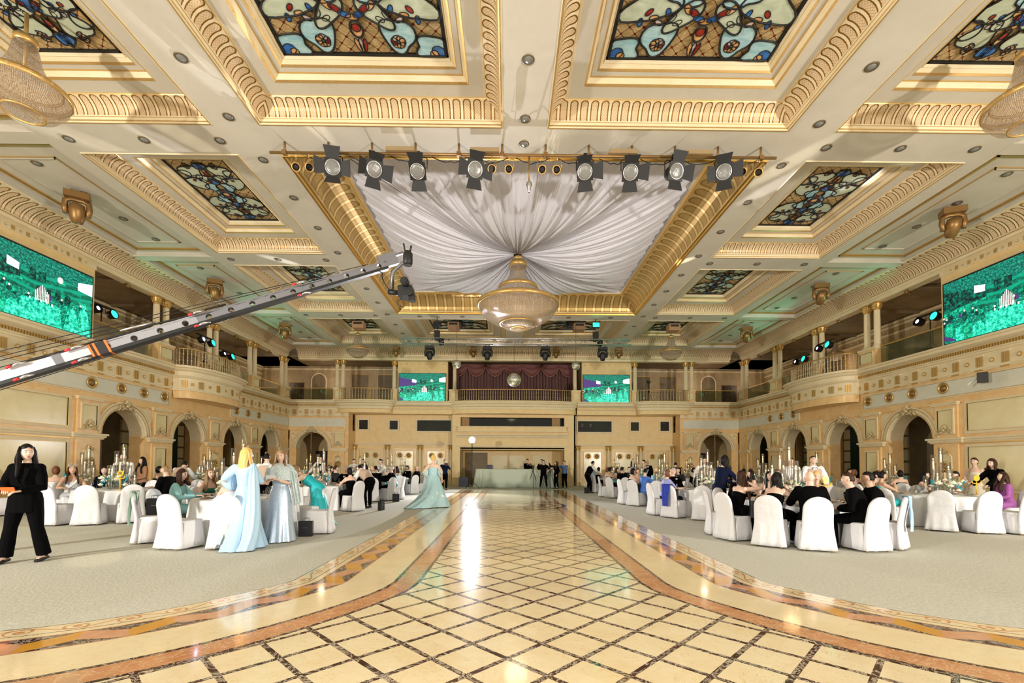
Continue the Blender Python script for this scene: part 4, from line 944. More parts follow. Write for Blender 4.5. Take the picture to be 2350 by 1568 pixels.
# ================= gilt eyeball lamps on the wall band =================
_eb = None
def eyeball(T, s, z, label, r=.155, dr=0, th=0):
    global _eb
    p = T(s, .05+dr, z); rz = {'TL': -pi/2, 'TR': pi/2, 'TE': pi}[T.__name__]
    if _eb is None:
        _eb = thing('eyeball_spotlight', label, 'wall lamp', p, rz, 'gilt eyeball lamps on the walls')
        f = lambda m: m
        m = MB(lambda x, y, z: (x, z, y)); m.lathe([(.13, .0), (.20, .0), (.205, .02), (.185, .04), (.155, .02), (.13, -.02), (.09, -.03)], 24); obj('gilt_ring', m, [GOLDP], _eb)
        m = MB(); m.ball((0, -.02, 0), .128, .07, .128, 0, 14, 8); obj('gilt_ball', m, [BRONZE], _eb)
        m = MB(lambda x, y, z: (x, z, y)); m.lathe([(.02, .045), (.045, .045), (.045, .03)], 14); obj('lamp_lens', m, [LAMPGL], _eb)
    else: dup(_eb, label, p, rz)
for sd, T in (('left', TL), ('right', TR)):
    for i, s in enumerate((16.06, 17.3, 18.36, 19.45)): eyeball(T, s, 4.26, '%s gilt wall lamp before the %s bowed balcony' % (ORD[i], sd))
    for i, s in enumerate((24.6, 25.7, 26.8)): eyeball(T, s, 4.26, '%s gilt wall lamp beyond the %s bowed balcony' % (ORD[i], sd))
for i, x in enumerate((-9.82, -9.2, -7.52, -6.9, -5.3, -4.7)):
    eyeball(TE, x, 2.05, '%s round gilt lamp from the left on the end wall panels left of the stage' % ORD[i], dr=-1.2); eyeball(TE, XL+XR-x, 2.05, '%s round gilt lamp from the right on the end wall panels right of the stage' % ORD[i], dr=-1.2)
# ================= lighting bar with fresnel lamps =================
YB, ZB = 10.65, 8.84
t = thing('lighting_bar', 'long bronze lighting pipe hung below the ceiling before the drape', 'lighting bar', (.35, YB, ZB))
obj('pipe', MB().tube([(-6.05, 0, 0), (6.05, 0, .0)], .035, 10), [BRONZE], t)
for i in range(12):
    x = -5.7+1.035*i; obj('hanger', MB().tube([(x, 0, 0), (x, 0, .26)], .028, 8).box(x-.05, x+.05, -.05, .05, -.05, .05), [BRONZE], t)
for x in (-2.9, -.9, 2.4, 4.2): obj('socket_box', MB().box(x-.38, x+.3, -.1, .05, .02, .12), [plain('tan_box', (.42, .30, .16), .5, .3)], t)
rnd = random.Random(11)
for i in range(11): 
    x = -5.2+i*1.0; pts = [(x+.09*k, .05, -.03-.1*sin(pi*k/9)*(1+rnd.random()*.6)) for k in range(10)]; obj('cable', MB().tube(pts, .011, 5), [BLACK], t)
def fresnel(x, label, ty=0, tz=0, doors=(1, 1, 1, 1)):
    t = thing('fresnel_lamp', label, 'stage lamp', (x, YB, ZB))
    obj('yoke', MB().tube([(-.21, 0, -.36), (-.21, 0, -.12), (-.17, 0, -.08), (.17, 0, -.08), (.21, 0, -.12), (.21, 0, -.36)], .012, 6).tube([(0, 0, -.08), (0, 0, .02)], .02, 6).box(-.04, .04, -.045, .045, -.04, .045), [BLACK], t)
    M_ = Matrix.Translation((0, 0, -.38)) @ Matrix.Rotation(tz, 4, 'Z') @ Matrix.Rotation(R(30)-ty, 4, 'X')
    def L(x, y, z): return M_ @ V((x, y, z))       # local: lamp looks along -y
    m = MB(L); m.rings([[(.17*k*cos(a), y, .17*k*sin(a)) for a in [2*pi*j/16 for j in range(16)]] for y, k in ((.22, .5), (.2, .85), (.1, 1), (-.1, 1.0))]); m.box(-.19, .19, -.14, -.10, -.19, .19); obj('housing', m, [BLACK], t)
    m = MB(L); m.rings([[(.155*k*cos(a), y, .155*k*sin(a)) for a in [2*pi*j/24 for j in range(24)]] for y, k in ((-.142, 1.03), (-.15, 1.0), (-.165, .8), (-.17, .3))]); obj('lens', m, [LAMPGL], t)
    m = MB(L); m.rings([[((.155+q)*cos(a), y, (.155+q)*sin(a)) for a in [2*pi*j/24 for j in range(25)]] for y, q in ((-.14, .02), (-.155, .02), (-.155, 0), (-.14, 0))], 0, False); obj('lens_ring', m, [STEEL], t)
    for k, (ax, on) in enumerate(zip(((1, 0), (-1, 0), (0, 1), (0, -1)), doors)):
        if not on: continue
        n_, tt = V((ax[0], 0, ax[1])), V((-ax[1], 0, ax[0])); sp = .55+.35*on; a0 = n_*.19+V((0, -.14, 0)); a1 = a0+(n_*(.24*sp)+V((0, -.2*(1.3-sp), 0)))
        m = MB(L); q = [a0-tt*.14, a0+tt*.14, a1+tt*.19, a1-tt*.19]; off = V((0, .006, 0))
        lo = [m.pt(p) for p in q]; hi = [m.pt(p+off) for p in q]; m.face(lo); m.face(hi[::-1])
        for e in range(4): m.face((lo[e], lo[(e+1) % 4], hi[(e+1) % 4], hi[e]))
        obj('barn_door', m, [plain('door_black', (.02, .02, .022), .6)], t)
for i, (px, tz, ty, d) in enumerate(((755, .2, .2, (1, .9, 1.3, .4)), (847, .5, 0, (1.2, .6, .3, 1)), (952, 0, -.3, (.0, .0, 1, 1)), (1082, .3, .1, (1, 1, .5, 1.2)), (1342, -.2, -.1, (1.2, .0, .2, 1)), (1447, -.1, -.1, (1.2, .0, .4, 1)), (1550, .2, .15, (1, .0, 1.1, 1)), (1668, -.4, .15, (1, .5, .4, .9)))):
    fresnel((px-1165)/1044*YB*1.0, 'black fresnel stage lamp with barn doors, %s from the left on the bar' % ORD[i], ty, tz, d)
_pc = None
for i, (px, tz) in enumerate(((667, .5), (697, .6), (1124, 0), (1165, -.2), (1240, .1), (1277, -.3), (1712, -.5), (1752, -.7))):
    x = (px-1165)/1044*YB; lb = 'small gold can lamp, %s from the left on the lighting bar' % ORD[i]
    if _pc is None:
        _pc = thing('can_lamp', lb, 'stage lamp', (x, YB, ZB), tz, 'gold can lamps on the bar')
        M_ = Matrix.Translation((0, 0, -.33)) @ Matrix.Rotation(R(38), 4, 'X'); L = lambda x, y, z: M_ @ V((x, y, z))
        m = MB(L); m.rings([[(.085*k*cos(a), y, .085*k*sin(a)) for a in [2*pi*j/14 for j in range(14)]] for y, k in ((.2, .4), (.18, .8), (.1, 1), (-.1, 1.0), (-.105, 1.2), (-.13, 1.2), (-.13, .95), (-.08, .9))], cap=(True, False)); obj('can', m, [GOLDP], _pc)
        m = MB(L); m.rings([[(.078*k*cos(a), y, .078*k*sin(a)) for a in [2*pi*j/14 for j in range(14)]] for y, k in ((-.085, 1), (-.09, .4))]); obj('lens', m, [plain('dark_lens', (.02, .018, .03), .1)], _pc)
        obj('yoke', MB().tube([(-.1, 0, -.33), (-.1, 0, -.12), (.1, 0, -.12), (.1, 0, -.33)], .008, 5).tube([(0, 0, -.12), (0, 0, .03)], .012, 5), [GOLDP], _pc)
    else: dup(_pc, lb, (x, YB, ZB), tz)
t = thing('bar_camera', 'small security camera on a pole in the middle of the lighting bar', 'camera', ((1211-1165)/1044*YB, YB, ZB)); obj('pole', MB().tube([(0, 0, .02), (0, 0, -.62)], .022, 8), [BRONZE], t); obj('camera_body', MB().lathe([(.02, -.62), (.06, -.66), (.075, -.72), (.05, -.78), (.035, -.86), (.02, -.9)], 14), [STEEL], t)
# ================= moving heads =================
_mh = {}
def moving_head(x, y, z, rz, label, mat, k=1.0, lens=GREENL, tilt=.5, grp='gold'):
    key = (mat.name, lens.name, round(tilt, 1))
    if key in _mh: dup(_mh[key], label, (x, y, z), rz, scale=(k, k, k)); return
    t = thing('moving_head_lamp', label, 'stage lamp', (x, y, z), rz, grp+' moving head lamps'); t.scale = (k, k, k)
    obj('base', MB().box(-.22, .22, -.15, .15, -.2, -.06).box(-.12, -.08, -.02, .02, -.06, .02).box(.08, .12, -.02, .02, -.06, .02), [mat], t)
    m = MB(); m.tube([(-.19, 0, -.56), (-.21, 0, -.4), (-.2, 0, -.26), (-.1, 0, -.21), (.1, 0, -.21), (.2, 0, -.26), (.21, 0, -.4), (.19, 0, -.56)], [.05, .06, .06, .05, .05, .06, .06, .05], 8); obj('yoke', m, [mat], t)
    M_ = Matrix.Translation((0, 0, -.46)) @ Matrix.Rotation(tilt, 4, 'X')
    m = MB(lambda a, b, c: M_ @ V((a, b, c))); m.lathe([(.06, .17), (.13, .14), (.155, 0), (.14, -.14), (.10, -.26), (.085, -.27)], 16, cap=(True, False)); obj('head', m, [mat], t)
    m = MB(lambda a, b, c: M_ @ V((a, b, c))); m.lathe([(.001, -.275), (.05, -.272), (.085, -.262)], 16); obj('lens', m, [lens], t)
DL = plain('dark_front_lens', (.02, .02, .025), .08)
for i, (x, y, rz, lens) in enumerate(((-12.35, 12.9, .6, DL), (-12.35, 19.0, .5, DL), (-12.3, 24.9, .4, DL))): moving_head(x, y, HC+.1, rz, '%s gold moving head from the camera on the left ceiling edge' % ORD[i], BRONZE, 1.25, lens, .25)
for i, (x, y, rz) in enumerate(((13.2, 13.2, -.4), (13.2, 18.9, -.3), (13.2, 24.9, -.2))): moving_head(x, y, HC+.1, rz, '%s gold moving head from the camera on the right ceiling edge' % ORD[i], BRONZE, 1.25, GREENL, .6)
for i, (x, l) in enumerate(((-7.3, 'far left'), (-2.3, 'left of centre'), (3.1, 'right of centre'), (7.2, 'far right'))): moving_head(x, 29.4, HC, 0, 'gold moving head before the end wall cove, %s' % l, BRONZE, .95, DL, .3)
# ================= truss =================
YT, ZT = 23.6, 7.86
t = thing('lighting_truss', 'aluminium box truss hanging across the hall before the end wall', 'truss', (.35, YT, ZT))
m = MB(); a, b = -5.9, 6.05
for dy, dz in ((-.14, .14), (.14, .14), (-.14, -.14), (.14, -.14)): m.tube([(a, dy, dz), (b, dy, dz)], .03, 8)
obj('main_chord', m, [STEEL], t); n = 30
for j, (dy, dz, ey, ez) in enumerate(((-.14, -.14, -.14, .14), (.14, -.14, .14, .14), (-.14, .14, .14, .14), (-.14, -.14, .14, -.14))):
    m = MB()
    for i in range(n):
        x0 = a+(b-a)*i/n; x1 = a+(b-a)*(i+1)/n
        m.tube([(x0, dy, dz) if i % 2 else (x0, ey, ez), (x1, ey, ez) if i % 2 else (x1, dy, dz)], .012, 5)
        if i % 3 == 0: m.tube([(x0, dy, dz), (x0, ey, ez)], .012, 5)
    obj('truss_bracing', m, [STEEL], t)
for i, px in enumerate((983, 1116, 1250, 1383)): moving_head((px-1165)/1044*YT, YT, ZT-.2, 0, 'black moving head under the truss, %s from the left' % ORD[i], BLACK, 1.05, DL, .15, 'black')
for i, px in enumerate((1000, 1367)):
    x = (px-1165)/1044*YT; t = thing('chain_hoist', 'black chain hoist lifting the truss on the %s' % ('left', 'right')[i], 'hoist', (x, YT, ZT+.05))
    obj('motor', MB().box(-.13, .13, -.12, .12, .0, .5), [BLACK], t); obj('chain', MB().tube([(0, 0, .5), (0, 0, HC-ZT-.05)], .015, 6), [DARKM], t); obj('chain_bag', MB().lathe([(.06, -.25), (.14, -.2), (.16, .05), (.12, .1)], 10, (.22, 0, 0)), [BLACK], t)
    obj('floodlight', MB().box(-.19, .19, -.12, .1, .72, .98).box(-.17, .17, -.13, -.12, .74, .96, 1), [BLACK, GREENL if i else DL], t); obj('safety_cable', MB().tube([(-.25, 0, 0), (-.02, 0, HC-ZT-.05)], .008, 5), [DARKM], t)
# mirror balls
for x, y, z, r, l in ((.30, YT, 5.86, .36, 'large mirror ball hanging in front of the plum curtain'), (-2.75, YT+.5, 6.78, .23, 'small mirror ball left of the plum curtain'), (3.6, YT+.5, 6.74, .23, 'small mirror ball right of the plum curtain')):
    t = thing('mirror_ball', l, 'mirror ball', (x, y, z)); obj('mirror_sphere', MB().lathe([(max(.003, r*sin(pi*j/18)), -r*cos(pi*j/18)) for j in range(19)], 36, uv=True), [MIRR], t); obj('wire', MB().tube([(0, 0, r), (0, 0, (ZT if y == YT else HC)-z)], .008, 5), [DARKM], t)
# projectors
for i, (px, y) in enumerate(((820, 24.35), (1038, 24.35), (1328, 24.35), (1547, 24.35))):
    t = thing('projector_box', 'tan boxed projector under the ceiling, %s from the left' % ORD[i], 'projector', ((px-1165)/1044*y, y, 8.70), 0, 'boxed ceiling projectors')
    obj('casing', MB().box(-.3, .3, -.25, .25, 0, .36), [plain('tan_casing', (.36, .20, .10), .5)], t); obj('vent', MB().box(-.22, .22, -.262, -.25, .2, .31), [BLACK], t); obj('bracket', MB().box(-.25, .25, -.2, .2, .36, .44).box(-.03, .03, -.03, .03, .44, .9), [DARKM], t)
# projector/security cameras under the gallery beam
for sd, T in (('left', TL), ('right', TR)):
    for i, s in enumerate((17.6, 21.3, 24.7, 28.2)): 
        p = T(s, -.12, 8.36); tag(obj('ceiling_spotlight', MB().tube([(0, 0, .16), (0, 0, .02)], .02, 6).tube([(-.1, 0, .0), (.1, 0, -.06)], .06, 8), [BRONZE], None, p), 'small bronze spotlight under the %s gallery beam, %s from the camera' % (sd, ORD[i]), 'spotlight')
# black wall speaker on the right
t = thing('wall_speaker', 'small black loudspeaker on a white bracket high on the right wall', 'speaker', (XR-.4, 14.4, 4.32), .9); obj('cabinet', MB().box(-.12, .12, -.15, .1, -.16, .16), [BLACK], t, (0, 0, 0), -.2); obj('bracket', MB().tube([(0, .1, 0), (.1, .22, -.1), (.1, .32, -.2)], .03, 6), [WHITE], t)
# ================= par lights on the galleries =================
def par_stand(T, s, d, label, k=1.0, white=False):
    p = T(s, d, 5.62); sg = 1 if T is TL else -1; t = thing('par_light_stand', label, 'stage lamp', p, 0 if sg > 0 else pi)
    obj('tripod', MB().tube([(0, 0, .3), (0, 0, 1.85)], .02, 6).tube([(0, 0, .75), (.5, .3, 0)], .014, 5).tube([(0, 0, .75), (-.5, .3, 0)], .014, 5).tube([(0, 0, .75), (0, -.55, 0)], .014, 5), [DARKM], t)
    obj('crossbar', MB().box(-.05, .05, -.55, .55, 1.8, 1.86), [DARKM], t)
    for q, (y, mm) in enumerate(((.35, GREENL), (-.35, emit('cool_white_led', (.8, .75, 1), 2 if not white else 60)))):
        M_ = Matrix.Translation((.1, y, 1.6)) @ Matrix.Rotation(R(75), 4, 'Y'); L = lambda a, b, c: M_ @ V((a, b, c))
        m = MB(L); m.lathe([(.06, -.16), (.15, -.12), (.17, .05), (.17, .12)], 16, cap=(True, False)); obj('par_can', m, [BLACK], t)
        m = MB(L); m.lathe([(.001, .10), ((.15 if q == 0 else .08), .10)], 16); obj('led_face', m, [mm], t)
        obj('lamp_yoke', MB().tube([(0, y-.18, 1.6), (0, y-.18, 1.8), (0, y+.18, 1.8), (0, y+.18, 1.6)], .012, 5), [DARKM], t)
    light('SPOT', (p[0]+sg*.35, p[1], 7.2), 120, (.15, 1, .6), .1, (p[0]+sg*9, p[1]+2, 9.3), 110, .6)
par_stand(TL, 17.4, -.9, 'lamp stand with a green lamp next to the large left screen')
par_stand(TL, 21.6, .25, 'lamp stand with dazzling white and green lamps on the left bowed balcony', 1, True)
par_stand(TL, 24.4, -.5, 'lamp stand behind the far end of the left bowed balcony')
par_stand(TR, 17.5, -.9, 'lamp stand with a green lamp next to the large right screen')
par_stand(TR, 21.7, .25, 'lamp stand with a green lamp on the right bowed balcony')
par_stand(TR, 24.6, -.5, 'lamp stand behind the far end of the right bowed balcony')
tag(obj('balcony_camera_tripod', MB().tube([(0, 0, .7), (0, 0, 1.35)], .03, 6).tube([(0, 0, .9), (.3, 0, 0)], .015, 5).tube([(0, 0, .9), (-.3, 0, 0)], .015, 5).tube([(0, 0, .9), (0, .3, 0)], .015, 5).box(-.08, .08, -.15, .1, 1.35, 1.5), [BLACK], None, (9.55, 30.7, 5.69)), 'black camera tripod on the right small bowed balcony of the end wall', 'tripod')
# ================= dazzling lamp on stand =================
LS = (-2.12, 26.9, 0)
t = thing('backlight_stand', 'tall lamp stand with a dazzling white lamp beside the stage table', 'stage lamp', LS)
obj('pole', MB().tube([(0, 0, .2), (0, 0, 2.75)], .02, 8), [DARKM], t)
for q in range(3): a = q*2.09+.4; obj('leg', MB().tube([(0, 0, .5), (.5*cos(a), .5*sin(a), .01)], .014, 6), [DARKM], t)
M_ = Matrix.Translation((0, -.05, 2.88)) @ Matrix.Rotation(R(90), 4, 'X'); L = lambda a, b, c: M_ @ V((a, b, c))
obj('lamp_housing', MB(L).lathe([(.07, -.16), (.16, -.12), (.19, .05), (.19, .1)], 18, cap=(True, False)), [BLACK], t)
obj('lamp_face', MB(L).lathe([(.001, .085), (.18, .085)], 18), [emit('dazzling_lamp', (1, .98, 1), 900)], t)
light('SPOT', (-2.12, 26.6, 2.88), 5200, (1, .97, 1), .12, (-.9, 6, .4), 70, .5)
# ================= camera jib =================
A = V((-6.95, 5.95, 2.42)); B = V((-2.17, 8.0, 4.98)); D = (B-A).normalized(); A0 = A-D*2.9; side = D.cross(V((0, 0, 1))).normalized(); upv = side.cross(D).normalized()
t = thing('camera_crane', 'long black and silver camera jib reaching in from the left', 'camera crane', (A0.x, A0.y, 0)); O_ = V((A0.x, A0.y, 0))
def jl(p): return p-O_
Lj = (B-A0).length
def beam(s0, s1, mi, name, hole=True, h=.085, w_=.075):
    m = MB(); f = lambda s, a, b: jl(A0+D*s+side*a+upv*b)
    m.obox(f((s0+s1)/2, 0, h), D*((s1-s0)/2), side*w_, upv*.014, 0); m.obox(f((s0+s1)/2, 0, -h), D*((s1-s0)/2), side*(w_+.01), upv*.022, 1)
    if not hole:
        for sg in (-1, 1): m.obox(f((s0+s1)/2, sg*w_, 0), D*((s1-s0)/2), side*.006, upv*h, 0)
    else:   # side plates with real round holes
        pitch = .27; n = max(1, int((s1-s0)/pitch)); pitch = (s1-s0)/n; r = .043
        for sg in (-1, 1):
            for i in range(n):
                c = s0+pitch*(i+.5)
                for k in range(16):
                    a0, a1 = 2*pi*k/16+pi/16, 2*pi*(k+1)/16+pi/16
                    def o(a):
                        x, y = cos(a), sin(a); q = min(pitch/2/max(abs(x), 1e-6), h/max(abs(y), 1e-6)); return (c+x*q, y*q)
                    p0, p1 = o(a0), o(a1); pts = [f(c+r*cos(a0), sg*w_, r*sin(a0)), f(p0[0], sg*w_, p0[1])]
                    if abs(abs(p0[1])-h) < 1e-6 and abs(abs(p1[0]-c)-pitch/2) < 1e-6 and abs(abs(p1[1])-h) > 1e-6 or (abs(abs(p0[0]-c)-pitch/2) < 1e-6 and abs(abs(p1[1])-h) < 1e-6 and abs(abs(p0[1])-h) > 1e-6):
                        pts.append(f(c+(pitch/2 if cos((a0+a1)/2) > 0 else -pitch/2), sg*w_, h if sin((a0+a1)/2) > 0 else -h))
                    pts += [f(p1[0], sg*w_, p1[1]), f(c+r*cos(a1), sg*w_, r*sin(a1))]; m.poly(pts, 0)
    o = obj(name, m, [SILV if mi else GREYM, BLACK], t); return o
SILV = plain('bright_aluminium', (.56, .55, .59), .4, .3); GREYM = plain('grey_aluminium', (.20, .20, .22), .4, .5)
beam(0, 2.9+1.35, 1, 'boom_section', False, .068, .06); beam(2.9+1.35, 2.9+2.7, 1, 'boom_section', True, .066, .058).data.materials[0] = plain('mid_aluminium', (.33, .33, .36), .4, .4); beam(2.9+2.7, 2.9+4.3, 0, 'boom_section', True, .062, .055); beam(2.9+4.3, Lj, 0, 'boom_section', True, .056, .05)
f = lambda s, a, b: jl(A0+D*s+side*a+upv*b)
for s, w_ in ((4.33, .10), (2.9+.95, .05)): obj('strap', MB().obox(f(s, 0, 0), D*w_, side*.07, upv*.085, 0), [BLACK if w_ > .06 else GREYM], t)
for s in (4.33-.1, 4.33+.1, 4.33-.04): obj('strap_edge', MB().obox(f(s, 0, 0), D*.014, side*.073, upv*.088, 0), [F('orange')], t)
for s in (2.9+.55, 2.9+1.2, 2.9+2.75, 2.9+4.3):
    for b in (-.095, .085): obj('latch', MB().tube([f(s-.1, .08, b), f(s, .1, b+.012), f(s+.1, .09, b)], [.008, .02, .008], 6).tube([f(s, .1, b), f(s+.07, .1, b)], .01, 5), [STEEL], t); obj('red_lever', MB().tube([f(s-.13, .09, b), f(s-.07, .1, b+.01)], .016, 5), [plain('red_plastic', (.7, .02, .03), .4)], t)
for (s0, a0, b0, s1, a1, b1) in ((0, 0, .5, Lj-.3, .0, .10), (0, .05, .34, 2.9+2.2, .05, .14), (0, .0, -.16, 2.9+3.2, .0, -.10), (0, -.05, .42, Lj-.8, -.05, .12), (0, 0, .22, 2.9+1.9, 0, .11)):
    obj('tension_cable', MB().tube([f(s0, a0, b0), f((s0+s1)/2, a0, (b0+b1)/2), f(s1, a1, b1)], .0055, 5), [DARKM], t)
obj('turnbuckle', MB().tube([f(2.9+2.15, .05, .14), f(2.9+1.75, .05, .155)], .018, 6), [STEEL], t); obj('power_cable', MB().tube([f(2.9+.4+.25*i, .04, .105+.012*sin(i*2)) for i in range(12)], .014, 6), [BLACK], t)
H_ = B-O_
obj('head_plate', MB().obox(H_+D*.02+V((0, 0, .08)), D*.16, side*.045, upv*.11, 0).obox(H_+D*.16+V((0, 0, .14)), D*.15, side*.03, upv*.02, 0), [GREYM], t)
HP = H_+V((.36, .05, .18)); obj('pan_motor', MB().lathe([(.07, -.16), (.085, -.1), (.085, .05), (.05, .1)], 14, HP, cap=(True, True)).tube([HP+V((-.05, 0, .1)), HP+V((-.08, 0, .24))], .015, 5).tube([HP+V((.04, 0, .1)), HP+V((.06, 0, .2))], .018, 5), [BLACK], t)
obj('gimbal_arm', MB().tube([HP+V((0, 0, -.12)), HP+V((-.1, 0, -.12)), HP+V((-.27, 0, -.28)), HP+V((-.28, 0, -.60))], .035, 4), [GREYM], t)
CP = HP+V((-.02, -.05, -.62)); obj('tilt_motor', MB().tube([HP+V((-.34, 0, -.64)), HP+V((-.15, 0, -.66))], .045, 10), [BLACK], t)
cb = obj('video_camera', MB().box(CP.x-.12, CP.x+.12, CP.y-.1, CP.y+.18, CP.z-.13, CP.z+.05).box(CP.x+.06, CP.x+.16, CP.y-.05, CP.y+.08, CP.z-.2, CP.z-.08), [BLACK], t)
obj('camera_lens', MB().tube([CP+V((.02, -.1, .08)), CP+V((.02, -.22, .08))], .07, 14).tube([CP+V((.02, -.2, .08)), CP+V((.02, -.235, .08))], .05, 14), [BLACK, BLACK], cb)
obj('loose_cable', MB().tube([HP+V((-.30-.16*sin(pi*i/10), .02, -.05-.058*i)) for i in range(11)], .01, 5).tube([CP+V((-.05-.1*sin(pi*i/8), 0, -.15-.02*i)) for i in range(9)], .008, 5), [BLACK], t)
obj('pedestal', MB().tube([(0, 0, 0), (0, 0, A0.z)], .08, 10).box(-.5, .5, -.5, .5, 0, .12), [BLACK], t)
# ================= stage table =================
t = thing('stage_table', 'long table draped in pale green cloth across the stage', 'table', (.55, 29.0, 0)); m = MB(); nn = 160
def ring(e, z, k=1): 
    o = []
    for i in range(nn):
        a = 2*pi*i/nn; c_, s_ = cos(a), sin(a); x = 2.55*math.copysign(abs(c_)**.16, c_); y = .55*math.copysign(abs(s_)**.16, s_); w_ = k*.05*sin(i*1.3)+k*.04*sin(i*.47)
        o.append((x*(1+e*.05)+w_*c_*.4, y*(1+e*.1)+w_, z))
    return o
m.rings([ring(1.5, .01, 1), ring(.8, .5, .7), ring(.1, 1.12, .2), ring(0, 1.17, 0)]); obj('table_cover', m, [fabric('pale_green_cloth', (.60, .66, .55), .7)], t)
t = thing('laptop', 'dark open laptop on the left end of the stage table', 'laptop', (-1.15, 28.8, 1.17)); obj('keyboard_base', MB().box(-.2, .2, -.14, .14, 0, .02), [BLACK], t); obj('lid', MB().box(-.2, .2, -.15, -.135, .02, .26), [plain('laptop_lid', (.03, .03, .06), .4)], t)
tag(obj('equipment_case', MB().box(-.3, .3, -.3, .3, 0, .62).box(-.31, .31, -.31, .31, .3, .33), [plain('grey_case', (.07, .08, .12), .5)], None, (-2.85, 29.6, 0)), 'dark flight case standing left of the stage table', 'case')
# ================= people =================
def remesh(mb, vox, name, mat, smooth=3):
    me = mb.mesh('tmp', [mat]); o = bpy.data.objects.new('tmp', me); sc.collection.objects.link(o)
    r = o.modifiers.new('r', 'REMESH'); r.mode = 'VOXEL'; r.voxel_size = vox; r.use_smooth_shade = True
    s = o.modifiers.new('s', 'SMOOTH'); s.factor = .5; s.iterations = smooth
    dg = bpy.context.evaluated_depsgraph_get(); out = bpy.data.meshes.new_from_object(o.evaluated_get(dg)); out.name = name
    bpy.data.objects.remove(o); bpy.data.meshes.remove(me)
    if not out.materials: out.materials.append(mat)
    return out
def append_mesh(mb, me, m=0):
    b = len(mb.v); mb.v += [tuple(v.co) for v in me.vertices]
    for p in me.polygons: mb.f.append(tuple(b+i for i in p.vertices)); mb.m.append(m); mb.uv.append(None); mb.sm.append(True)
def ell(c, ax, ay, n=14): return [c+ax*cos(2*pi*k/n)+ay*sin(2*pi*k/n) for k in range(n)]
def ik(S, W, a, b, pole):
    d = W-S; L = d.length
    if L > (a+b)*.995: W = S+d*((a+b)*.995/L); d = W-S; L = d.length
    L = max(L, abs(a-b)+.02); x = (a*a-b*b+L*L)/(2*L); h = sqrt(max(0, a*a-x*x)); u = d.normalized(); p = pole-u*pole.dot(u)
    if p.length < 1e-4: p = V((1, 0, 0))
    return S+u*x+p.normalized()*h, W
def headmesh(mb, Mh, hi, k=1.0, lipm=3):
    nu, nv = (44, 36) if hi else (18, 14); g = lambda t: math.exp(-t*t); rings = []
    for j in range(nv+1):
        ph = pi*(1-j/nv); row = []
        for i in range(nu):
            th = 2*pi*i/nu; x, y, z = sin(ph)*cos(th), sin(ph)*sin(th), cos(ph); X, Y, Z = .073*x, .090*y, .115*z
            if z < 0: q = (-z)**1.6; X *= 1-.40*q; Y = Y*(1-.22*q)+.014*q
            if y > 0:
                Y *= .94
                if y > .25:
                    nz = max(0, min(1, (.03-Z)/.05)) if Z > -.022 else max(0, 1-(-.022-Z)/.012)
                    Y += .024*g(X/.0115)*nz-.008*(g((abs(X)-.031)/.013)*g((Z-.012)/.011))+.004*g(X/.019)*g((Z+.056)/.010)+.004*g((Z-.032)/.01)*g(X/.05)+.006*g(X/.02)*g((Z+.096)/.014)+.004*g((abs(X)-.04)/.016)*g((Z+.025)/.02)
            row.append(Mh @ V((X*k, Y*k, Z*k)))
        rings.append(row)
    mb.rings(rings, 0)
    E = lambda x, y, z, rx, ry, rz, m: mb.rings([[Mh @ V((k*(x+rx*max(.05, sin(pi*j/6))*cos(2*pi*i/8)), k*(y+ry*max(.05, sin(pi*j/6))*sin(2*pi*i/8)), k*(z-rz*cos(pi*j/6)))) for i in range(8)] for j in range(7)], m)
    for s in (-1, 1):
        E(s*.031, .0735, .012, .0135, .008, .0075, 1); E(s*.031, .0785, .012, .0062, .005, .0062, 2); E(s*.075, -.004, -.004, .009, .018, .028, 0)
        mb.tube([Mh @ V((k*s*x, k*y, k*z)) for x, y, z in ((.014, .083, .030), (.031, .083, .035), (.050, .073, .030))], [.002, .0035, .0015], 5, 4)
    E(0, .083, -.053, .019, .006, .0042, lipm); E(0, .083, -.0605, .016, .006, .0048, lipm)
def hand(mb, W, d, up, k=1.0, curl=.5, side=1):
    d = d.normalized(); sd = d.cross(up)
    if sd.length < 1e-3: sd = V((1, 0, 0))
    sd.normalize(); up = sd.cross(d).normalized(); P = W+d*.085*k
    mb.rings([ell(W+d*t*k, sd*a*k, up*b*k, 8) for t, a, b in ((-.01, .024, .018), (.03, .034, .015), (.06, .038, .014), (.088, .036, .012))])
    for i in range(4):
        o = P+sd*(-.027+.018*i)*k; L = (.062, .072, .068, .052)[i]*k; c = curl*(.8+.15*i)
        p1 = o+(d*cos(c*.5)-up*sin(c*.5))*L*.42; p2 = p1+(d*cos(c*1.1)-up*sin(c*1.1))*L*.34; p3 = p2+(d*cos(c*1.7)-up*sin(c*1.7))*L*.28
        mb.tube([o-d*.012*k, p1, p2, p3], [.0088*k, .0085*k, .0078*k, .0058*k], 6)
    o = W+d*.03*k-sd*side*.026*k; p1 = o+(-sd*side*.7+d*.7)*.032*k; p2 = p1+(-sd*side*.35+d*.9-up*.25)*.03*k; mb.tube([o, p1, p2], [.012*k, .0105*k, .007*k], 6)
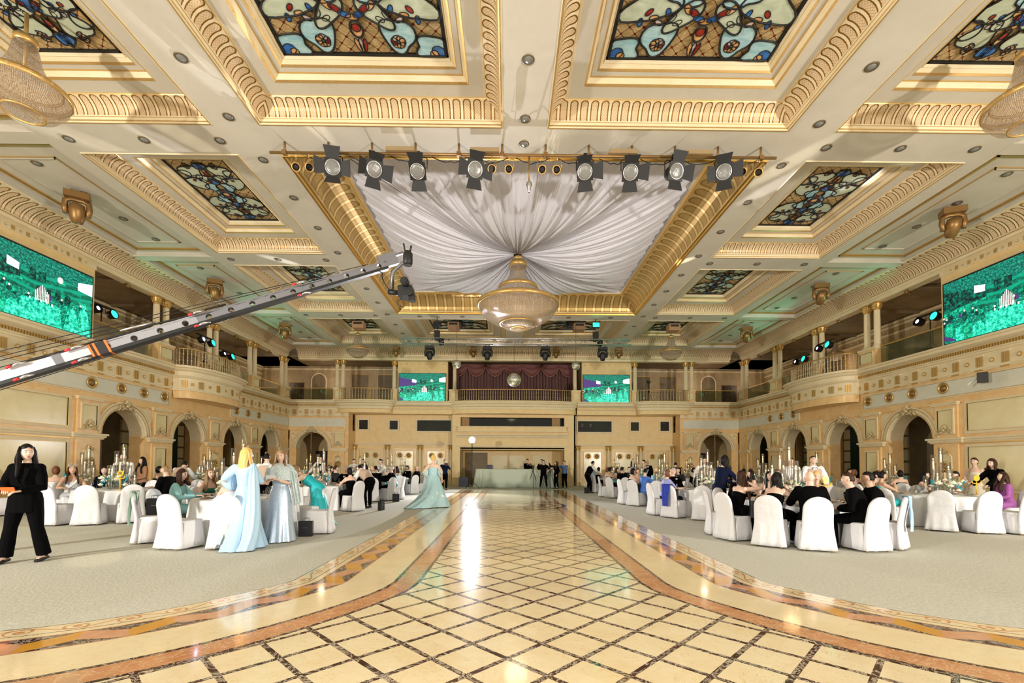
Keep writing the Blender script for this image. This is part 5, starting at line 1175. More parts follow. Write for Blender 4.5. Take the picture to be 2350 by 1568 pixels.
def person(label, loc, rz=0, H=1.68, sex='f', pose='stand', lean=0, yaw=0, pitch=0, arms='down', out='suit', c1='black', c2='black', hair='short', hc='black', skin=0, vox=.026, hi=False, opts=(), group=None, beard=None, tieq=None, holdz=None):
    s = H/1.7; f = sex == 'f'; SK = SKIN[skin]; sit = pose == 'sit'; L_ = R(lean); tw = 0
    pel = V((0, -.03, .57)) if sit else V((0, 0, .90*s)); u = V((0, sin(L_), cos(L_))); fw = V((0, cos(L_), -sin(L_))); X_ = V((1, 0, 0))
    if pose == 'stand' and lean > 25: pel = pel+V((0, -.12, -.02))
    at = lambda t: pel+u*t*s
    shx = (.155 if f else .185)*s; NB = at(.50); hd = (u+V((0, 0, .6))).normalized() if lean < 45 else (u*1+V((0, .15, .15))).normalized(); HCn = NB+hd*.155*s+V((0, .018*cos(L_), 0))
    Mh = Matrix.Translation(HCn) @ Matrix.Rotation(R(yaw), 4, 'Z') @ Matrix.Rotation(R(-pitch)-L_*.55, 4, 'X'); k = s
    tor = [(-.10, .13, .10), (-.03, .165, .115), (.04, .158, .112), (.12, .122, .088), (.22, .135, .098), (.33, .150, .116), (.40, .155, .10), (.445, .145, .082), (.475, .10, .07), (.50, .058, .055), (.56, .050, .052), (.60, .048, .052)] if f else [(-.10, .13, .105), (-.03, .165, .12), (.04, .162, .12), (.12, .152, .112), (.22, .162, .116), (.33, .180, .125), (.40, .19, .115), (.445, .175, .092), (.475, .115, .078), (.50, .070, .062), (.56, .060, .060), (.60, .058, .060)]
    def torso(mb, infl, t0=-1, t1=1, m=0): mb.rings([ell(at(t), X_*(rx+infl)*s, fw*(ry+infl)*s) for t, rx, ry in tor if t0 <= t <= t1], m)
    # arms
    A = dict(down=((-.24, .03, .83*s), (.24, .03, .83*s)), lap=((-.12, .32, .70), (.12, .32, .70)), table=((-.20, .42, .80), (.18, .42, .80)), chin=((-.12, .36, .80), (.06, .20, 1.12)), phone=((-.10, .28, 1.02), (.02, .30, 1.02)), clasp=((-.05, .24, 1.0*s), (.06, .24, 1.0*s)), camera=((-.10, .28, 1.38), (.12, .28, 1.42)), raise_=((-.22, .1, .85), (.2, .38, 1.55)), serve=((-.15, .62, .92), (.2, .58, .95)), hips=((-.22, -.02, .98), (.24, .02, .9)), eat=((-.16, .40, .82), (.10, .30, 1.02)))
    W_ = A[arms] if isinstance(arms, str) else arms; AR = []
    for sg, w_ in zip((-1, 1), W_):
        S = at(.435)+X_*sg*shx; Wt = V(w_); El, Wt = ik(S, Wt, .285*s, .25*s, V((sg*.6, -.5, -.7))); AR.append((S, El, Wt))
    LG = []
    for sg in (-1, 1):
        hp = at(-.02)+X_*sg*.09*s
        if sit: kn = V((sg*.13, .42, .50)); an = V((sg*.13, .40+.02*sg, .09))
        else:
            st = .11 if 'wide' not in opts else .2; kn = V((sg*(.10 if st < .2 else .15), .02, .49*s)); an = V((sg*st, -.02+.04*sg, .09))
        LG.append((hp, kn, an))
    am = 1.0 if f else 1.18
    def arm(mb, infl, t=1.0, only=(0, 1)):
        for i in only:
            S, E_, W = AR[i]; r = [.052*am+infl, .047*am+infl, .040*am+infl, .036*am+infl, .026*am+infl]
            P = [S-X_*(-1, 1)[i]*.02, S.lerp(E_, .5), E_, E_.lerp(W, .5), W]
            if t < 1: n = 2 if t < .6 else 3; P = P[:n+1]; r = r[:n+1]
            mb.tube(P, [q*s for q in r], 10); mb.ball(S-X_*(-1, 1)[i]*.012, (.050*am+infl)*s, (.050*am+infl)*s, (.052*am+infl)*s, 0, 12, 8)
    def legs(mb, infl, flare=0): 
        for hp, kn, an in LG: mb.tube([hp, hp.lerp(kn, .5), kn, kn.lerp(an, .45), an+V((0, 0, .0))], [(.088+infl)*s, (.078+infl)*s, (.058+infl)*s, (.052+infl+flare*.5)*s, (.040+infl+flare)*s], 10)
    b = MB(); torso(b, -.004); arm(b, 0)
    bare_legs = out in ('gown',) and not sit
    legs(b, -.004)
    for hp, kn, an in LG: b.tube([an+V((0, -.04, -.03)), an+V((0, .06, -.045)), an+V((0, .15, -.055))], [.036*s, .036*s, .022*s], 8)
    bm = remesh(b, vox, 'body', SK); B = MB(); append_mesh(B, bm); bpy.data.meshes.remove(bm)
    headmesh(B, Mh, hi, k)
    for i, (S, E_, W) in enumerate(AR):
        hand(B, W, (W-E_).normalized()*1.0+V((0, .15, 0)), V((0, 0, 1)) if abs((W-E_).normalized().z) < .8 else V((0, 1, 0)), s, .7 if arms != 'down' else .35, (-1, 1)[i] if abs((W-E_).normalized().z) < .8 else (1, -1)[i])
    root = obj('person', B, [SK, EYEW, EYED, LIPS if f else SK, BROW if hc != 'blonde' else HAIR('dirty')]); root.location = loc; root.rotation_euler = (0, 0, rz); tag(root, label, 'person')
    if group: root['group'] = group
    def piece(nm, fn, mat, v=None, sm=2):
        m = MB(); fn(m); link(nm, remesh(m, v or vox*.85, nm, mat, sm), root)
    # ---- clothes ----
    M1, M2 = F(c1) if isinstance(c1, str) else c1, F(c2) if isinstance(c2, str) else c2
    def shoes(mat, heel=0):
        for hp, kn, an in LG:
            m = MB(); m.tube([an+V((0, -.065, -.055)), an+V((0, .0, -.05)), an+V((0, .09, -.06)), an+V((0, .185, -.07))], [.036, .042, .044, .022], 8, flat=.8); m.tube([an+V((0, 0, -.03)), an+V((0, -.01, .02))], .045, 8); obj('shoe', m, [mat], root)
    def shirtfront():
        m = MB(); y0 = .128 if not f else .118; P = [(-.045, .455), (.045, .455), (.03, .30), (.0, .17), (-.03, .30)]
        m.poly([at(t)+X_*x*s+fw*(.105+.045*(1-(t-.17)/.3*.55))*s for x, t in P], 0); m.poly([at(t)+X_*x*s+fw*(.09)*s for x, t in P], 0)
        m.tube([NB+V((.052*cos(a), .055*sin(a)+.0, -.012-.012*sin(a))) for a in [2*pi*i/12 for i in range(13)]], .017, 6); obj('shirt', m, [F('white')], root)
        m = MB(); q = at(.452)+fw*.115*s
        if tieq == 'tie': m.rings([[q+X_*(w_*cc)+u*zz+fw*(.035*(1-zz*-2) if 0 else .02-.04*zz*.3) for cc in (-1, 1)] for w_, zz in ((.012, .0), (.022, -.12), (.03, -.24), (.0, -.28))], 0, False); obj('tie', m, [F('sky')], root)
        elif tieq != 'none': m.rings([ell(q+X_*x, u*h, fw*.012, 8) for x, h in ((-.055, .024), (-.03, .02), (0, .009), (.03, .02), (.055, .024))]); obj('bow_tie', m, [F('black')], root)
    if out == 'suit':
        def j(m):
            torso(m, .024, -1, .46); m.rings([ell(at(.40), X_*(.20 if not f else .165)*s, fw*.135*s), ell(at(.455), X_*(.185 if not f else .155)*s, fw*.11*s), ell(at(.485), X_*.12*s, fw*.092*s), ell(at(.51), X_*.082*s, fw*.078*s)]); arm(m, .022)
            if not sit: m.rings([ell(pel+V((0, 0, z)), X_*rx*s, V((0, 1, 0))*ry*s) for z, rx, ry in ((-.12 if 'long' not in opts else -.20, .20, .145), (-.02, .195, .14), (.08, .175, .13))])
        piece('jacket', j, M1); piece('trousers', lambda m: (legs(m, .016, .028 if 'flare' in opts else 0), torso(m, .012, -1, .06)), M2)
        if 'noshirt' not in opts: shirtfront()
        m = MB()
        for sg in (-1, 1): m.poly([at(t)+X_*(sg*x)*s+fw*(.148-.05*abs(t-.2))*s for x, t in ((.05, .46), (.10, .42), (.075, .32), (.0, .14), (.028, .30))], 0)
        obj('lapels', m, [M1], root); shoes(BLACK)
    elif out == 'vest':
        piece('shirt_sleeves', lambda m: (torso(m, .012, .2, .45), m.rings([ell(at(.40), X_*(.19 if not f else .16)*s, fw*.125*s), ell(at(.455), X_*(.18 if not f else .152)*s, fw*.105*s), ell(at(.485), X_*.115*s, fw*.09*s), ell(at(.525), X_*.07*s, fw*.07*s)]), arm(m, .020)), F('white')); piece('waistcoat', lambda m: torso(m, .030, .0, .445), M1); piece('trousers', lambda m: (legs(m, .014), torso(m, .012, -1, .06)), M2); shirtfront(); shoes(BLACK)
    elif out == 'top':
        piece('top', lambda m: (torso(m, .018, -1 if 'untucked' in opts else -.03, .45), m.rings([ell(at(.40), X_*(.19 if not f else .16)*s, fw*.125*s), ell(at(.455), X_*(.18 if not f else .152)*s, fw*.105*s), ell(at(.485), X_*.11*s, fw*.085*s)]), arm(m, .014, .5 if 'short' in opts else 1)), M1); piece('trousers', lambda m: (legs(m, .016), torso(m, .012, -1, .06)), M2); shoes(BLACK)
    elif out == 'gown':
        top = .385 if 'sleeves' not in opts else .455
        def j(m):
            torso(m, .012 if lean < 30 else .022, -1, top)
            m.rings([ell(at(.375), X_*.135*s, fw*.11*s), ell(at(.33), X_*.158*s, fw*.132*s), ell(at(.28), X_*.14*s, fw*.11*s)])
            if 'sleeves' in opts: arm(m, .016, 1 if 'longsleeves' in opts else .5)
        piece('bodice', j, M1)
        m = MB(); n = 48; cx = opts_get(opts, 'train', 0); Rb = opts_get(opts, 'hem', .34); nf = 11; ph = H*37
        if sit:
            def sk(mm):
                legs(mm, .035)
                mm.rings([ell(V((0, y, z)), X_*rx, V((0, sin(.3*0), 1))*rz_, 14) for y, z, rx, rz_ in ((-.05, .58, .20, .12), (.15, .57, .23, .11), (.38, .54, .22, .10))]); mm.rings([ell(V((0, y, z)), X_*rx, V((0, 1, 0))*ry, 14) for y, z, rx, ry in ((.42, .52, .22, .08), (.44, .3, .24, .10), (.46, .06, .28, .13))])
            piece('skirt', sk, M1)
        else:
            rows = []
            zz = [.02, .10, .25, .42, .60, .76, .88, .97, 1.03]
            for z in zz:
                t = 1-z/1.03; fl = t**(1.1 if Rb > .4 else 1.7); rx = (.135+(.052*sin(min(1, t*4)*pi/2))+(Rb-.187)*fl)*s; ry = (.095+(.05*sin(min(1, t*4)*pi/2))+(Rb-.145)*fl)*s; row = []
                c0 = pel*1; c0.z = 0
                off = V((0, 0, 0))
                if lean: off = V((0, (at(.12)-pel).y*max(0, (z-.75)/.28)+pel.y*(1), 0))
                for i in range(n):
                    a = 2*pi*i/n; w_ = 1+.09*fl*sin(nf*a+ph)+.05*fl*sin(5*a+1); x, y = rx*w_*cos(a), ry*w_*sin(a)
                    if cx and y < 0: y -= cx*(t**3)*max(0, -sin(a))**2; 
                    if cx: x += opts_get(opts, 'trainx', 0)*(t**4)*max(0, -sin(a))
                    row.append(V((x, y, z*s*(at(.12).z/(1.02*s) if lean > 25 else 1)))+off)
                rows.append(row)
            m.rings(rows, 0, True, (False, False))
            if 'slit' in opts: # leave the back slit open
                kill = [i for i, fc in enumerate(m.f) if m.v[fc[0]][1] < -.04 and abs(sum(m.v[q][0] for q in fc)/4+.07) < .085*(1-sum(m.v[q][2] for q in fc)/4/.62) and sum(m.v[q][2] for q in fc)/4 < .5]
                for i in reversed(kill): m.f.pop(i); m.m.pop(i); m.uv.pop(i); m.sm.pop(i)
            obj('skirt', m, [M1], root)
        if not sit: 
            m = MB()
            for hp, kn, an in LG: m.tube([an+V((0, -.05, -.03)), an+V((0, .06, -.06)), an+V((0, .15, -.075))], [.036, .036, .02], 8).tube([an+V((0, -.06, -.04)), an+V((0, -.065, -.088))], [.012, .006], 6)
            obj('heeled_shoes', m, [F('silver')], root)
    # ---- hair ----
    HM = HAIR(hc)
    if hair != 'bald':
        m = MB(); nu, nv = (28, 20); rows = []; low = dict(short=-.22, bob=-.95, long=-.8, updo=-.5, wavy=-.8, cap=-.2)[hair]
        for j in range(nv+1):
            ph_ = pi*(1-j/nv); row = []
            for i in range(nu):
                th = 2*pi*i/nu; x, y, z = sin(ph_)*cos(th), sin(ph_)*sin(th), cos(ph_)
                hl = (.50+.16*(1-abs(x))) if not f else (.46+.30*(1-abs(x))**1.5); fz = max(0, min(1, (hl-z)/.12))*max(0, min(1, (y-(-.10 if hair in ('short', 'cap') else (.0 if hair == 'updo' else .14)))/.14)); bk = max(0, min(1, (low-z)/.12))
                q = 1.10+(.05 if hair in ('bob', 'long', 'wavy') else 0)*(1 if y < .3 else .3)+.015*sin(9*th+3*z)-.34*max(fz, bk)
                X, Y, Z = .075*x*q, .094*y*q-.004, .117*z*q
                if z < 0: X *= 1-.12*(-z)
                row.append(Mh @ V((X*k, Y*k, Z*k)))
            rows.append(row)
        m.rings(rows, 0)
        if hair in ('long', 'wavy'):
            Ln = opts_get(opts, 'hairlen', .48); dn = V((0, 0, -1)); R3 = Mh.to_3x3(); bkv = R3 @ V((0, -1, 0)); sdv = R3 @ V((1, 0, 0)); rows = []; NA = 26; nt_ = 14
            for j in range(nt_+1):
                t = j/nt_; dz = Ln*t; c = Mh @ V((0, -.008*k, .045*k)); c = c+dn*dz+bkv*((.035*min(1, t*3)) if lean < 10 else .0)
                rx = (.080+.020*min(1, t*4)+.012*sin(pi*t))*k; ry = (.098-.02*min(1, t*3))*k; span = R(118-26*min(1, t*1.6)-18*t*t); th_ = (.02-.012*t)*k; row = []
                for i in range(NA):
                    a = -span+2*span*i/(NA-1); wv = (.010 if hair == 'wavy' else .004)*sin(a*11+t*(14 if hair == 'wavy' else 3)); row.append(c+sdv*((rx+wv)*sin(a)*(1-.25*t*t))+bkv*((ry+wv)*cos(a)))
                for i in range(NA-1, -1, -1):
                    a = -span+2*span*i/(NA-1); row.append(c+sdv*((rx-th_)*sin(a)*(1-.25*t*t))+bkv*((ry-th_)*cos(a)-.004))
                rows.append(row)
            m.rings(rows, 0)
            for sg in (-1, 1):
                q0 = [Mh @ V((sg*x*k, y*k, z*k)) for x, y, z in ((.060, .0, .085), (.080, .012, .02), (.084, .02, -.06), (.088, .035, -.13))]; e = q0[-1]; f3 = R3 @ V((0, 1, 0))
                P_l = q0+[e+dn*(Ln-.22)*t+sdv*sg*(.03*t)+f3*(.045*min(1, t*2.5)) for t in (.3, .6, .85, 1)]
                m.tube(P_l, [.03*k, .034*k, .036*k, .042*k, .046*k, .044*k, .034*k, .012*k], 10, flat=.5)
        if hair == 'updo': 
            c = Mh @ V((0, -.105*k, .045*k)); m.rings([ell(c+V((0, 0, .045*k*(-cos(pi*j/6)))), V((1, 0, 0))*.05*k*max(.1, sin(pi*j/6)), V((0, 1, 0))*.045*k*max(.1, sin(pi*j/6)), 10) for j in range(7)])
        obj('hair', m, [HM], root)
    if beard:
        m = MB(); m.rings([[Mh @ V((k*(.062-.012*j)*cos(a), k*(.028+(.064-.004*j)*sin(a)), k*(-.035-.026*j))) for a in [pi*i/12 for i in range(13)]] for j in range(4)], 0, False); obj('beard', m, [HAIR(beard)], root)
    root['_'] = 0; del root['_']
    return root, Mh, AR, at
def opts_get(o, key, d):
    for q in o:
        if isinstance(q, tuple) and q[0] == key: return q[1]
    return d
# ================= furniture =================
def chair_mesh():
    m = MB(); n = 44; rows = []
    sgn = lambda a, p: math.copysign(abs(a)**p, a)
    for z in (.035, .12, .22, .32, .42, .50, .58, .66, .74, .80, .85, .885, .91, .925, .932):
        if z > .72: w_ = .225*sqrt(max(.004, 1-((z-.72)/.2135)**2))
        elif z > .45: w_ = .232-.007*(z-.45)/.27
        else: w_ = .232+.055*((.45-z)/.42)**1.2
        th = .042 if z > .45 else .042+.03*(.45-z)/.42
        if z > .9: th *= .75
        yc = -.215-.085*(z-.45)/.48 if z > .45 else -.215-.02*(.45-z)/.42
        row = []
        for i in range(n):
            a = 2*pi*i/n; x = w_*sgn(cos(a), .75); y = th*sgn(sin(a), .55)
            if y < 0:
                if z < .70: g = math.exp(-((abs(x)-.028)/.013)**2); y += .032*g*min(1, (.70-z)/.08)
                if z < .42: y -= .012*sin(x*38)*((.45-z)/.42)
            row.append((x, yc+y, z))
        rows.append(row)
    m.rings(rows, 0)
    rows = []
    for z, k, fz in ((.035, 1.18, 1), (.15, 1.12, .8), (.3, 1.05, .5), (.42, 1.0, .2), (.455, .995, 0), (.475, .96, 0), (.482, .80, 0)):
        rows.append([(k*.235*sgn(cos(a), .45)*(1+.035*fz*sin(a*13+1)), .01+k*.235*sgn(sin(a), .45)*(1+.03*fz*sin(a*11)), z+(.004*sin(a*3))) for a in [2*pi*i/n for i in range(n)]])
    m.rings(rows, 0)
    for sg in (-1, 1):      # soft bridge from the back to the seat skirt
        m.rings([[(sg*(.19+.05*(1-t)), -.19+.15*t, z) for t in (0, .33, .66, 1)] for z in (.035, .2, .35, .455)], 0, False)
    m.box(-.21, .21, -.262, -.258, .445, .452)
    return m
_ch = None
NIGHT = {}
def chair(x, y, rz, label):
    global _ch
    if _ch is None:
        _ch = thing('banquet_chair', label, 'chair', (x, y, 0), rz, 'banquet chairs in white covers')
        obj('slipcover', chair_mesh(), [WHITEF], _ch)
        lm = MB().lathe([(.012, 0), (.016, .005), (.02, .09)], 8, cap=(True, True)).mesh('leg', [GOLD])
        for a, b in ((-.2, -.22), (.2, -.22), (-.21, .2), (.21, .2)): link('leg', lm, _ch, (a, b, 0))
        return _ch
    return dup(_ch, label, (x, y, 0), rz)
cloth_m = None; top_m = None
CLOTH = Mat('table_linen', (.74, .75, .76), .6); CLOTH.bump(CLOTH.noise(5, 2, .5, .3, 'obj'), .2, .04); CLOTH = CLOTH.m
GLSM = MB().lathe([(.001, 0), (.034, .001), (.034, .004), (.005, .008), (.004, .085), (.012, .095), (.034, .12), (.040, .15), (.036, .19), (.031, .21)], 14).mesh('wine_glass', [GLASS])
TUMB = MB().lathe([(.001, .002), (.028, .002), (.033, .10), (.031, .10)], 12).mesh('tumbler', [GLASS])
PLM = MB().lathe([(.001, .004), (.08, .004), (.13, .016), (.132, .018), (.08, .009)], 20).mesh('plate', [WHITE])
PLF = MB().lathe([(.001, .004), (.08, .004), (.13, .016), (.132, .018), (.08, .009)], 20)
rnd = random.Random(9)
for i in range(12): a = i*2.4; r = .018*sqrt(i); PLF.ball((r*cos(a), r*sin(a), .02), .02, .018, .014, 1+i % 3, 6, 4)
FOODC = [WHITE, plain('food_green', (.12, .22, .04), .6), plain('food_gold', (.62, .34, .08), .5), plain('food_red', (.45, .06, .03), .5)]
PLF = PLF.mesh('plate_of_food', FOODC)
NAPM = MB().rings([[(.05*cos(a)*k*(1+.2*sin(5*a)), .05*sin(a)*k, z) for a in [2*pi*i/14 for i in range(14)]] for z, k in ((0, .8), (.03, 1), (.09, .5), (.13, .1))]).mesh('napkin', [WHITEF])
def bloom(m, c, r, mi):
    for i in range(3): m.ball((c[0], c[1], c[2]+r*.15*i), r*(1-.25*i), r*(1-.25*i), r*.55, mi, 8, 5)
    for i in range(6): a = i*pi/3; m.ball((c[0]+r*.75*cos(a), c[1]+r*.75*sin(a), c[2]), r*.42, r*.42, r*.3, mi, 6, 4)
FLW = [plain('white_petals', (.85, .82, .66), .6), plain('leaf_green', (.16, .25, .12), .6), plain('turquoise_feather', (.02, .38, .55), .6), GLASS]
def flowers(seed, k=1.0):
    rn = random.Random(seed); m = MB(); 
    for i in range(13): a = i*2.4+rn.random(); r = .09*sqrt(i)*k; bloom(m, (r*cos(a), r*sin(a), .10+.26*rn.random()*k), (.045+.03*rn.random())*k, 0)
    l = MB()
    for i in range(34): a = i*2.4; r = .05*sqrt(i)*k; z = .05+.3*rn.random()*k; p = V((r*cos(a), r*sin(a), z)); d = V((cos(a), sin(a), .5+rn.random())).normalized()*.10*k; q = V((-d.y, d.x, 0)).normalized()*.022*k; l.poly([p, p+d*.5+q, p+d, p+d*.5-q], 0)
    t = MB()
    for j in range(4):
        a0 = 2*pi*rn.random()
        for i in range(7): a = a0+.12*i; z = .08+.035*i; p = V((.24*k*cos(a), .24*k*sin(a), z)); d = V((cos(a)*.6, sin(a)*.6, .55)).normalized()*.14*k; q = V((-d.y, d.x, .2)).normalized()*.02*k; t.poly([p, p+d*.5+q, p+d, p+d*.5-q], 0)
    v = MB().lathe([(.05, 0), (.07, .01), (.075, .16)], 12)
    return m.mesh('blossoms', [FLW[0]]), l.mesh('foliage', [FLW[1]]), t.mesh('turquoise_sprays', [FLW[2]]), v.mesh('vase', [GLASS])
FSET = [flowers(i) for i in (1, 2, 3)]
def candle_set(h, hc):
    return (MB().lathe([(.001, 0), (.05, .002), (.05, h), (.046, h), (.046, .01)], 16).mesh('glass_cylinder', [GLASS]), MB().lathe([(.018, .0), (.018, hc), (.003, hc+.004), (.002, hc+.02)], 10, (0, 0, h-.16-hc), cap=(True, True)).mesh('candle', [CANDLE]), MB().ball((0, 0, h-.115), .009, .009, .024, 0, 8, 6).mesh('flame', [FLAME]), MB().tube([(0, 0, 0), (0, 0, h-.16-hc)], .008, 6).mesh('candle_stick', [STEEL]))
CSET = {h: candle_set(h, .22) for h in (.45, .62, .80, 1.0, 1.18)}
def clock(ang): 
    h = round((90-ang)/30) % 12; return ['twelve', 'one', 'two', 'three', 'four', 'five', 'six', 'seven', 'eight', 'nine', 'ten', 'eleven'][h]
TABS = {}
def table(key, name, x, y, chairs, tall=True, nplate=8, nglass=10, ang0=0, cp=(0, 0), numb=None, r=.92, ncan=9, dch=1.42):
    """chairs: list of clock hours; place settings are laid on top"""
    global cloth_m, top_m
    if cloth_m is None:
        mc = MB(); n = 150
        mc.rings([[((rr+w_*sin(a*19+.5*sin(a*3)))*cos(a), (rr+w_*sin(a*19+.5*sin(a*3)))*sin(a), z) for a in [2*pi*i/n for i in range(n)]] for rr, w_, z in ((.98, .055, .012), (.965, .045, .25), (.95, .03, .5), (.935, .012, .69), (.925, .0, .745), (.90, 0, .757), (.01, 0, .757))], 0, cap=(False, True)); cloth_m = mc.mesh('tablecloth', [CLOTH])
        top_m = (MB().lathe([(.001, .73), (.9, .73), (.9, .75), (.001, .75)], 40).mesh('tabletop', [DWOOD]), MB().lathe([(.3, 0), (.3, .03), (.05, .08), (.05, .73)], 16).mesh('pedestal', [DARKM]))
    t = thing('round_table', 'round banquet table hidden under its cloth, %s' % name, 'table', (x, y, 0), 0, 'round banquet tables'); link('tabletop', top_m[0], t); link('pedestal', top_m[1], t)
    tag(link('tablecloth', cloth_m, None, (x, y, 0), ang0), 'white cloth falling to the floor on the %s' % name, 'tablecloth', 'white tablecloths')
    rn = random.Random(sum(map(ord, key))); TABS[key] = (x, y, name)
    for h in chairs:
        a = R(90-30*h)+(rn.uniform(-.05, .05) if h == int(h) else 0); d = dch+rn.uniform(-.03, .06); chair(x+d*cos(a), y+d*sin(a), a+pi/2+rn.uniform(-.12, .12), 'white covered chair at the %s place of the %s' % (clock(math.degrees(a)), name))
    for i in range(nplate):
        a = 2*pi*i/nplate+.3; tag(link('plate', PLF if i % 2 else PLM, None, (x+.68*cos(a), y+.68*sin(a), .758)), '%s at the %s place of the %s' % ('plate of food' if i % 2 else 'white plate', clock(math.degrees(a)), name), 'plate', 'plates on the banquet tables')
    for i in range(nglass):
        a = 2*pi*i/nglass+.1; rr = .46+.1*(i % 2); tag(link('wine_glass' if i % 3 else 'tumbler', GLSM if i % 3 else TUMB, None, (x+rr*cos(a), y+rr*sin(a), .758)), 'clear %s at the %s place of the %s' % ('wine glass' if i % 3 else 'tumbler', clock(math.degrees(a)), name), 'glass', 'glasses on the %s' % name)
    fx = link('flower_arrangement', None, None, (x+cp[0], y+cp[1]-.12, .758)); tag(fx, 'white flowers with turquoise sprays on the %s' % name, 'flower arrangement', 'table flower arrangements')
    for q, nm in zip(FSET[rn.randrange(3)], ('blossoms', 'foliage', 'turquoise_sprays', 'vase')): link(nm, q, fx)
    if tall:
        for i in range(ncan):
            a = i*2.4+.5; rr = .075*sqrt(i+.2)+.02; h = (1.18, 1.0, .80, .80, .62, .62, .45, .62, .45, .80)[i % 10]
            c = thing('glass_candle_holder', '%s glass candle, %s side of the %s cluster' % ({1.18: 'tallest', 1.0: 'second tallest', .8: 'tall', .62: 'medium', .45: 'short'}[h], clock(math.degrees(a)), name), 'candle holder', (x+cp[0]+rr*1.35*cos(a), y+cp[1]+.1+rr*1.2*sin(a), .758), 0, 'candles of the %s' % name)
            for q, nm in zip(CSET[h], ('glass_cylinder', 'candle', 'flame', 'candle_stick')): link(nm, q, c)
        light('POINT', (x+cp[0], y+cp[1], 1.75), 2.5, (1, .65, .3), .15)
    if numb is not None:
        nx, ny = x+numb[1], y+numb[2]; t = thing('table_number_stand', ('gold table number stand reading %s on the %s' % (numb[0], name)) if numb[0] else 'gold round table number stand on the %s' % name, 'table number', (nx, ny, .758))
        GY = plain('yellow_gold', (.80, .52, .06), .35, .3)
        obj('stem', MB().tube([(0, 0, 0), (0, 0, .34)], .012, 6).lathe([(.05, 0), (.05, .01), (.01, .02)], 12), [GY], t)
        ov = MB(); ov.rings([[(q*cos(a), yy, .42+q*sin(a)) for a in [2*pi*i/24 for i in range(24)]] for yy, q in ((-.01, .075), (.01, .075))]); obj('number_disc', ov, [GY], t); obj('scroll_arms', MB().tube([(-.12, 0, .36), (-.1, 0, .30), (0, 0, .28), (.1, 0, .30), (.12, 0, .36)], .012, 6), [GY], t)
        if numb[0]:
            cu = bpy.data.curves.new('number_text', 'FONT'); cu.body = numb[0]; cu.size = .10; cu.extrude = .002; cu.align_x = 'CENTER'; cu.align_y = 'CENTER'; cu.materials.append(DWOOD)
            o = link('tmp_text', cu); me = bpy.data.meshes.new_from_object(o.evaluated_get(bpy.context.evaluated_depsgraph_get())); bpy.data.objects.remove(o); o = link('number_digits', me, t, (0, -.014, .42)); o.rotation_euler = (pi/2, 0, 0)
ALL = list(range(12))
table('L1', 'nearest left table', -5.3, 9.3, [7.8, 8.8, 6.35, 5.35, 2.6, 11, 0, 1, 9.9], True, 9, 14, .3, (-.25, .05), None, ncan=10)
table('L2', 'left wall table numbered 28', -10.2, 12.1, [6.3, 5.35, 4.4, 11.5, 0.6, 1.6, 9.1, 10.15, 3.2], True, 8, 12, .1, (-.1, 0), ('28', .45, -.55), ncan=9)
table('L3', 'second left wall table', -10.5, 15.9, [5, 6, 8, 0, 2, 11, 3], True, 6, 6, .5)
table('L4', 'second left aisle table', -6.0, 14.75, [7, 6, 4, 11, 0, 1, 9], True, 7, 10, .2, (-.1, .1))
table('L5', 'third left wall table', -10.5, 19.6, [4, 6, 8, 0, 2, 10], True, 6, 4)
table('L6', 'third left aisle table', -6.0, 18.8, [4, 5, 7, 3, 0, 9, 11, 1], True, 6, 8)
table('L7', 'fourth left aisle table', -5.9, 22.8, [4, 5, 7, 2, 0, 9], True, 6, 6)
table('L8', 'farthest left aisle table', -6.1, 26.6, [4, 6, 2, 0, 8], True, 5, 4)
table('L9', 'farthest left wall table', -10.4, 23.8, [4, 6, 1, 8, 11], True, 5, 4)
table('L10', 'small left wall table numbered 31', -13.0, 13.7, [3, 5, 7, 1], True, 5, 4, .2, (.3, 0), ('31', .5, -.5), ncan=6)
table('R1', 'nearest right table', 5.85, 9.25, [8.6, 9.5, 7.57, 6.7, 5.5, 4.7, 11, 1.5, 0.3, 2.5], True, 9, 14, .2, (-.05, .05), ('', .42, -.30), ncan=10)
table('R2', 'nearest right wall table', 10.8, 11.35, [7.4, 8.6, 6.5, 5.65, 11, 0, 1, 3.6], True, 8, 12, .4, (.15, 0), ('', .62, -.35), ncan=9)
table('R3', 'second right aisle table', 5.9, 13.4, [8, 7, 6, 9, 11, 0, 1, 4], True, 8, 12, .3, (0, .0), ('', .25, -.55), ncan=8)
table('R4', 'third right aisle table', 5.85, 17.0, [8, 7, 6, 0, 11, 1, 9], True, 7, 8)
table('R5', 'fourth right aisle table', 5.9, 20.8, [8, 7, 9, 0, 11, 6], True, 6, 6)
table('R6', 'farthest right aisle table', 5.9, 24.6, [8, 7, 9, 0, 10], True, 5, 4)
table('R7', 'second right wall table', 10.2, 14.9, [8, 6, 7, 0, 11, 1], True, 6, 4)
table('R8', 'third right wall table', 10.2, 18.1, [8, 6, 0, 10, 2], True, 5, 4)
table('R9', 'fourth right wall table', 10.2, 21.6, [8, 6, 0, 10], True, 5, 4)
table('R10', 'farthest right wall table', 10.2, 25.4, [8, 6, 0, 10], True, 5, 2)
table('R11', 'table tucked against the right wall', 13.5, 15.9, [7, 9, 11, 1], True, 5, 2, ncan=7)
# ================= guests =================
def seat(key, hour, label, d=1.34, turn=0, **kw):
    x, y, nm = TABS[key]; a = R(90-30*hour); return person(label, (x+d*cos(a), y+d*sin(a), 0), a+pi/2+R(turn), pose='sit', **kw)
B_ = dict(out='suit', sex='m', H=1.76)
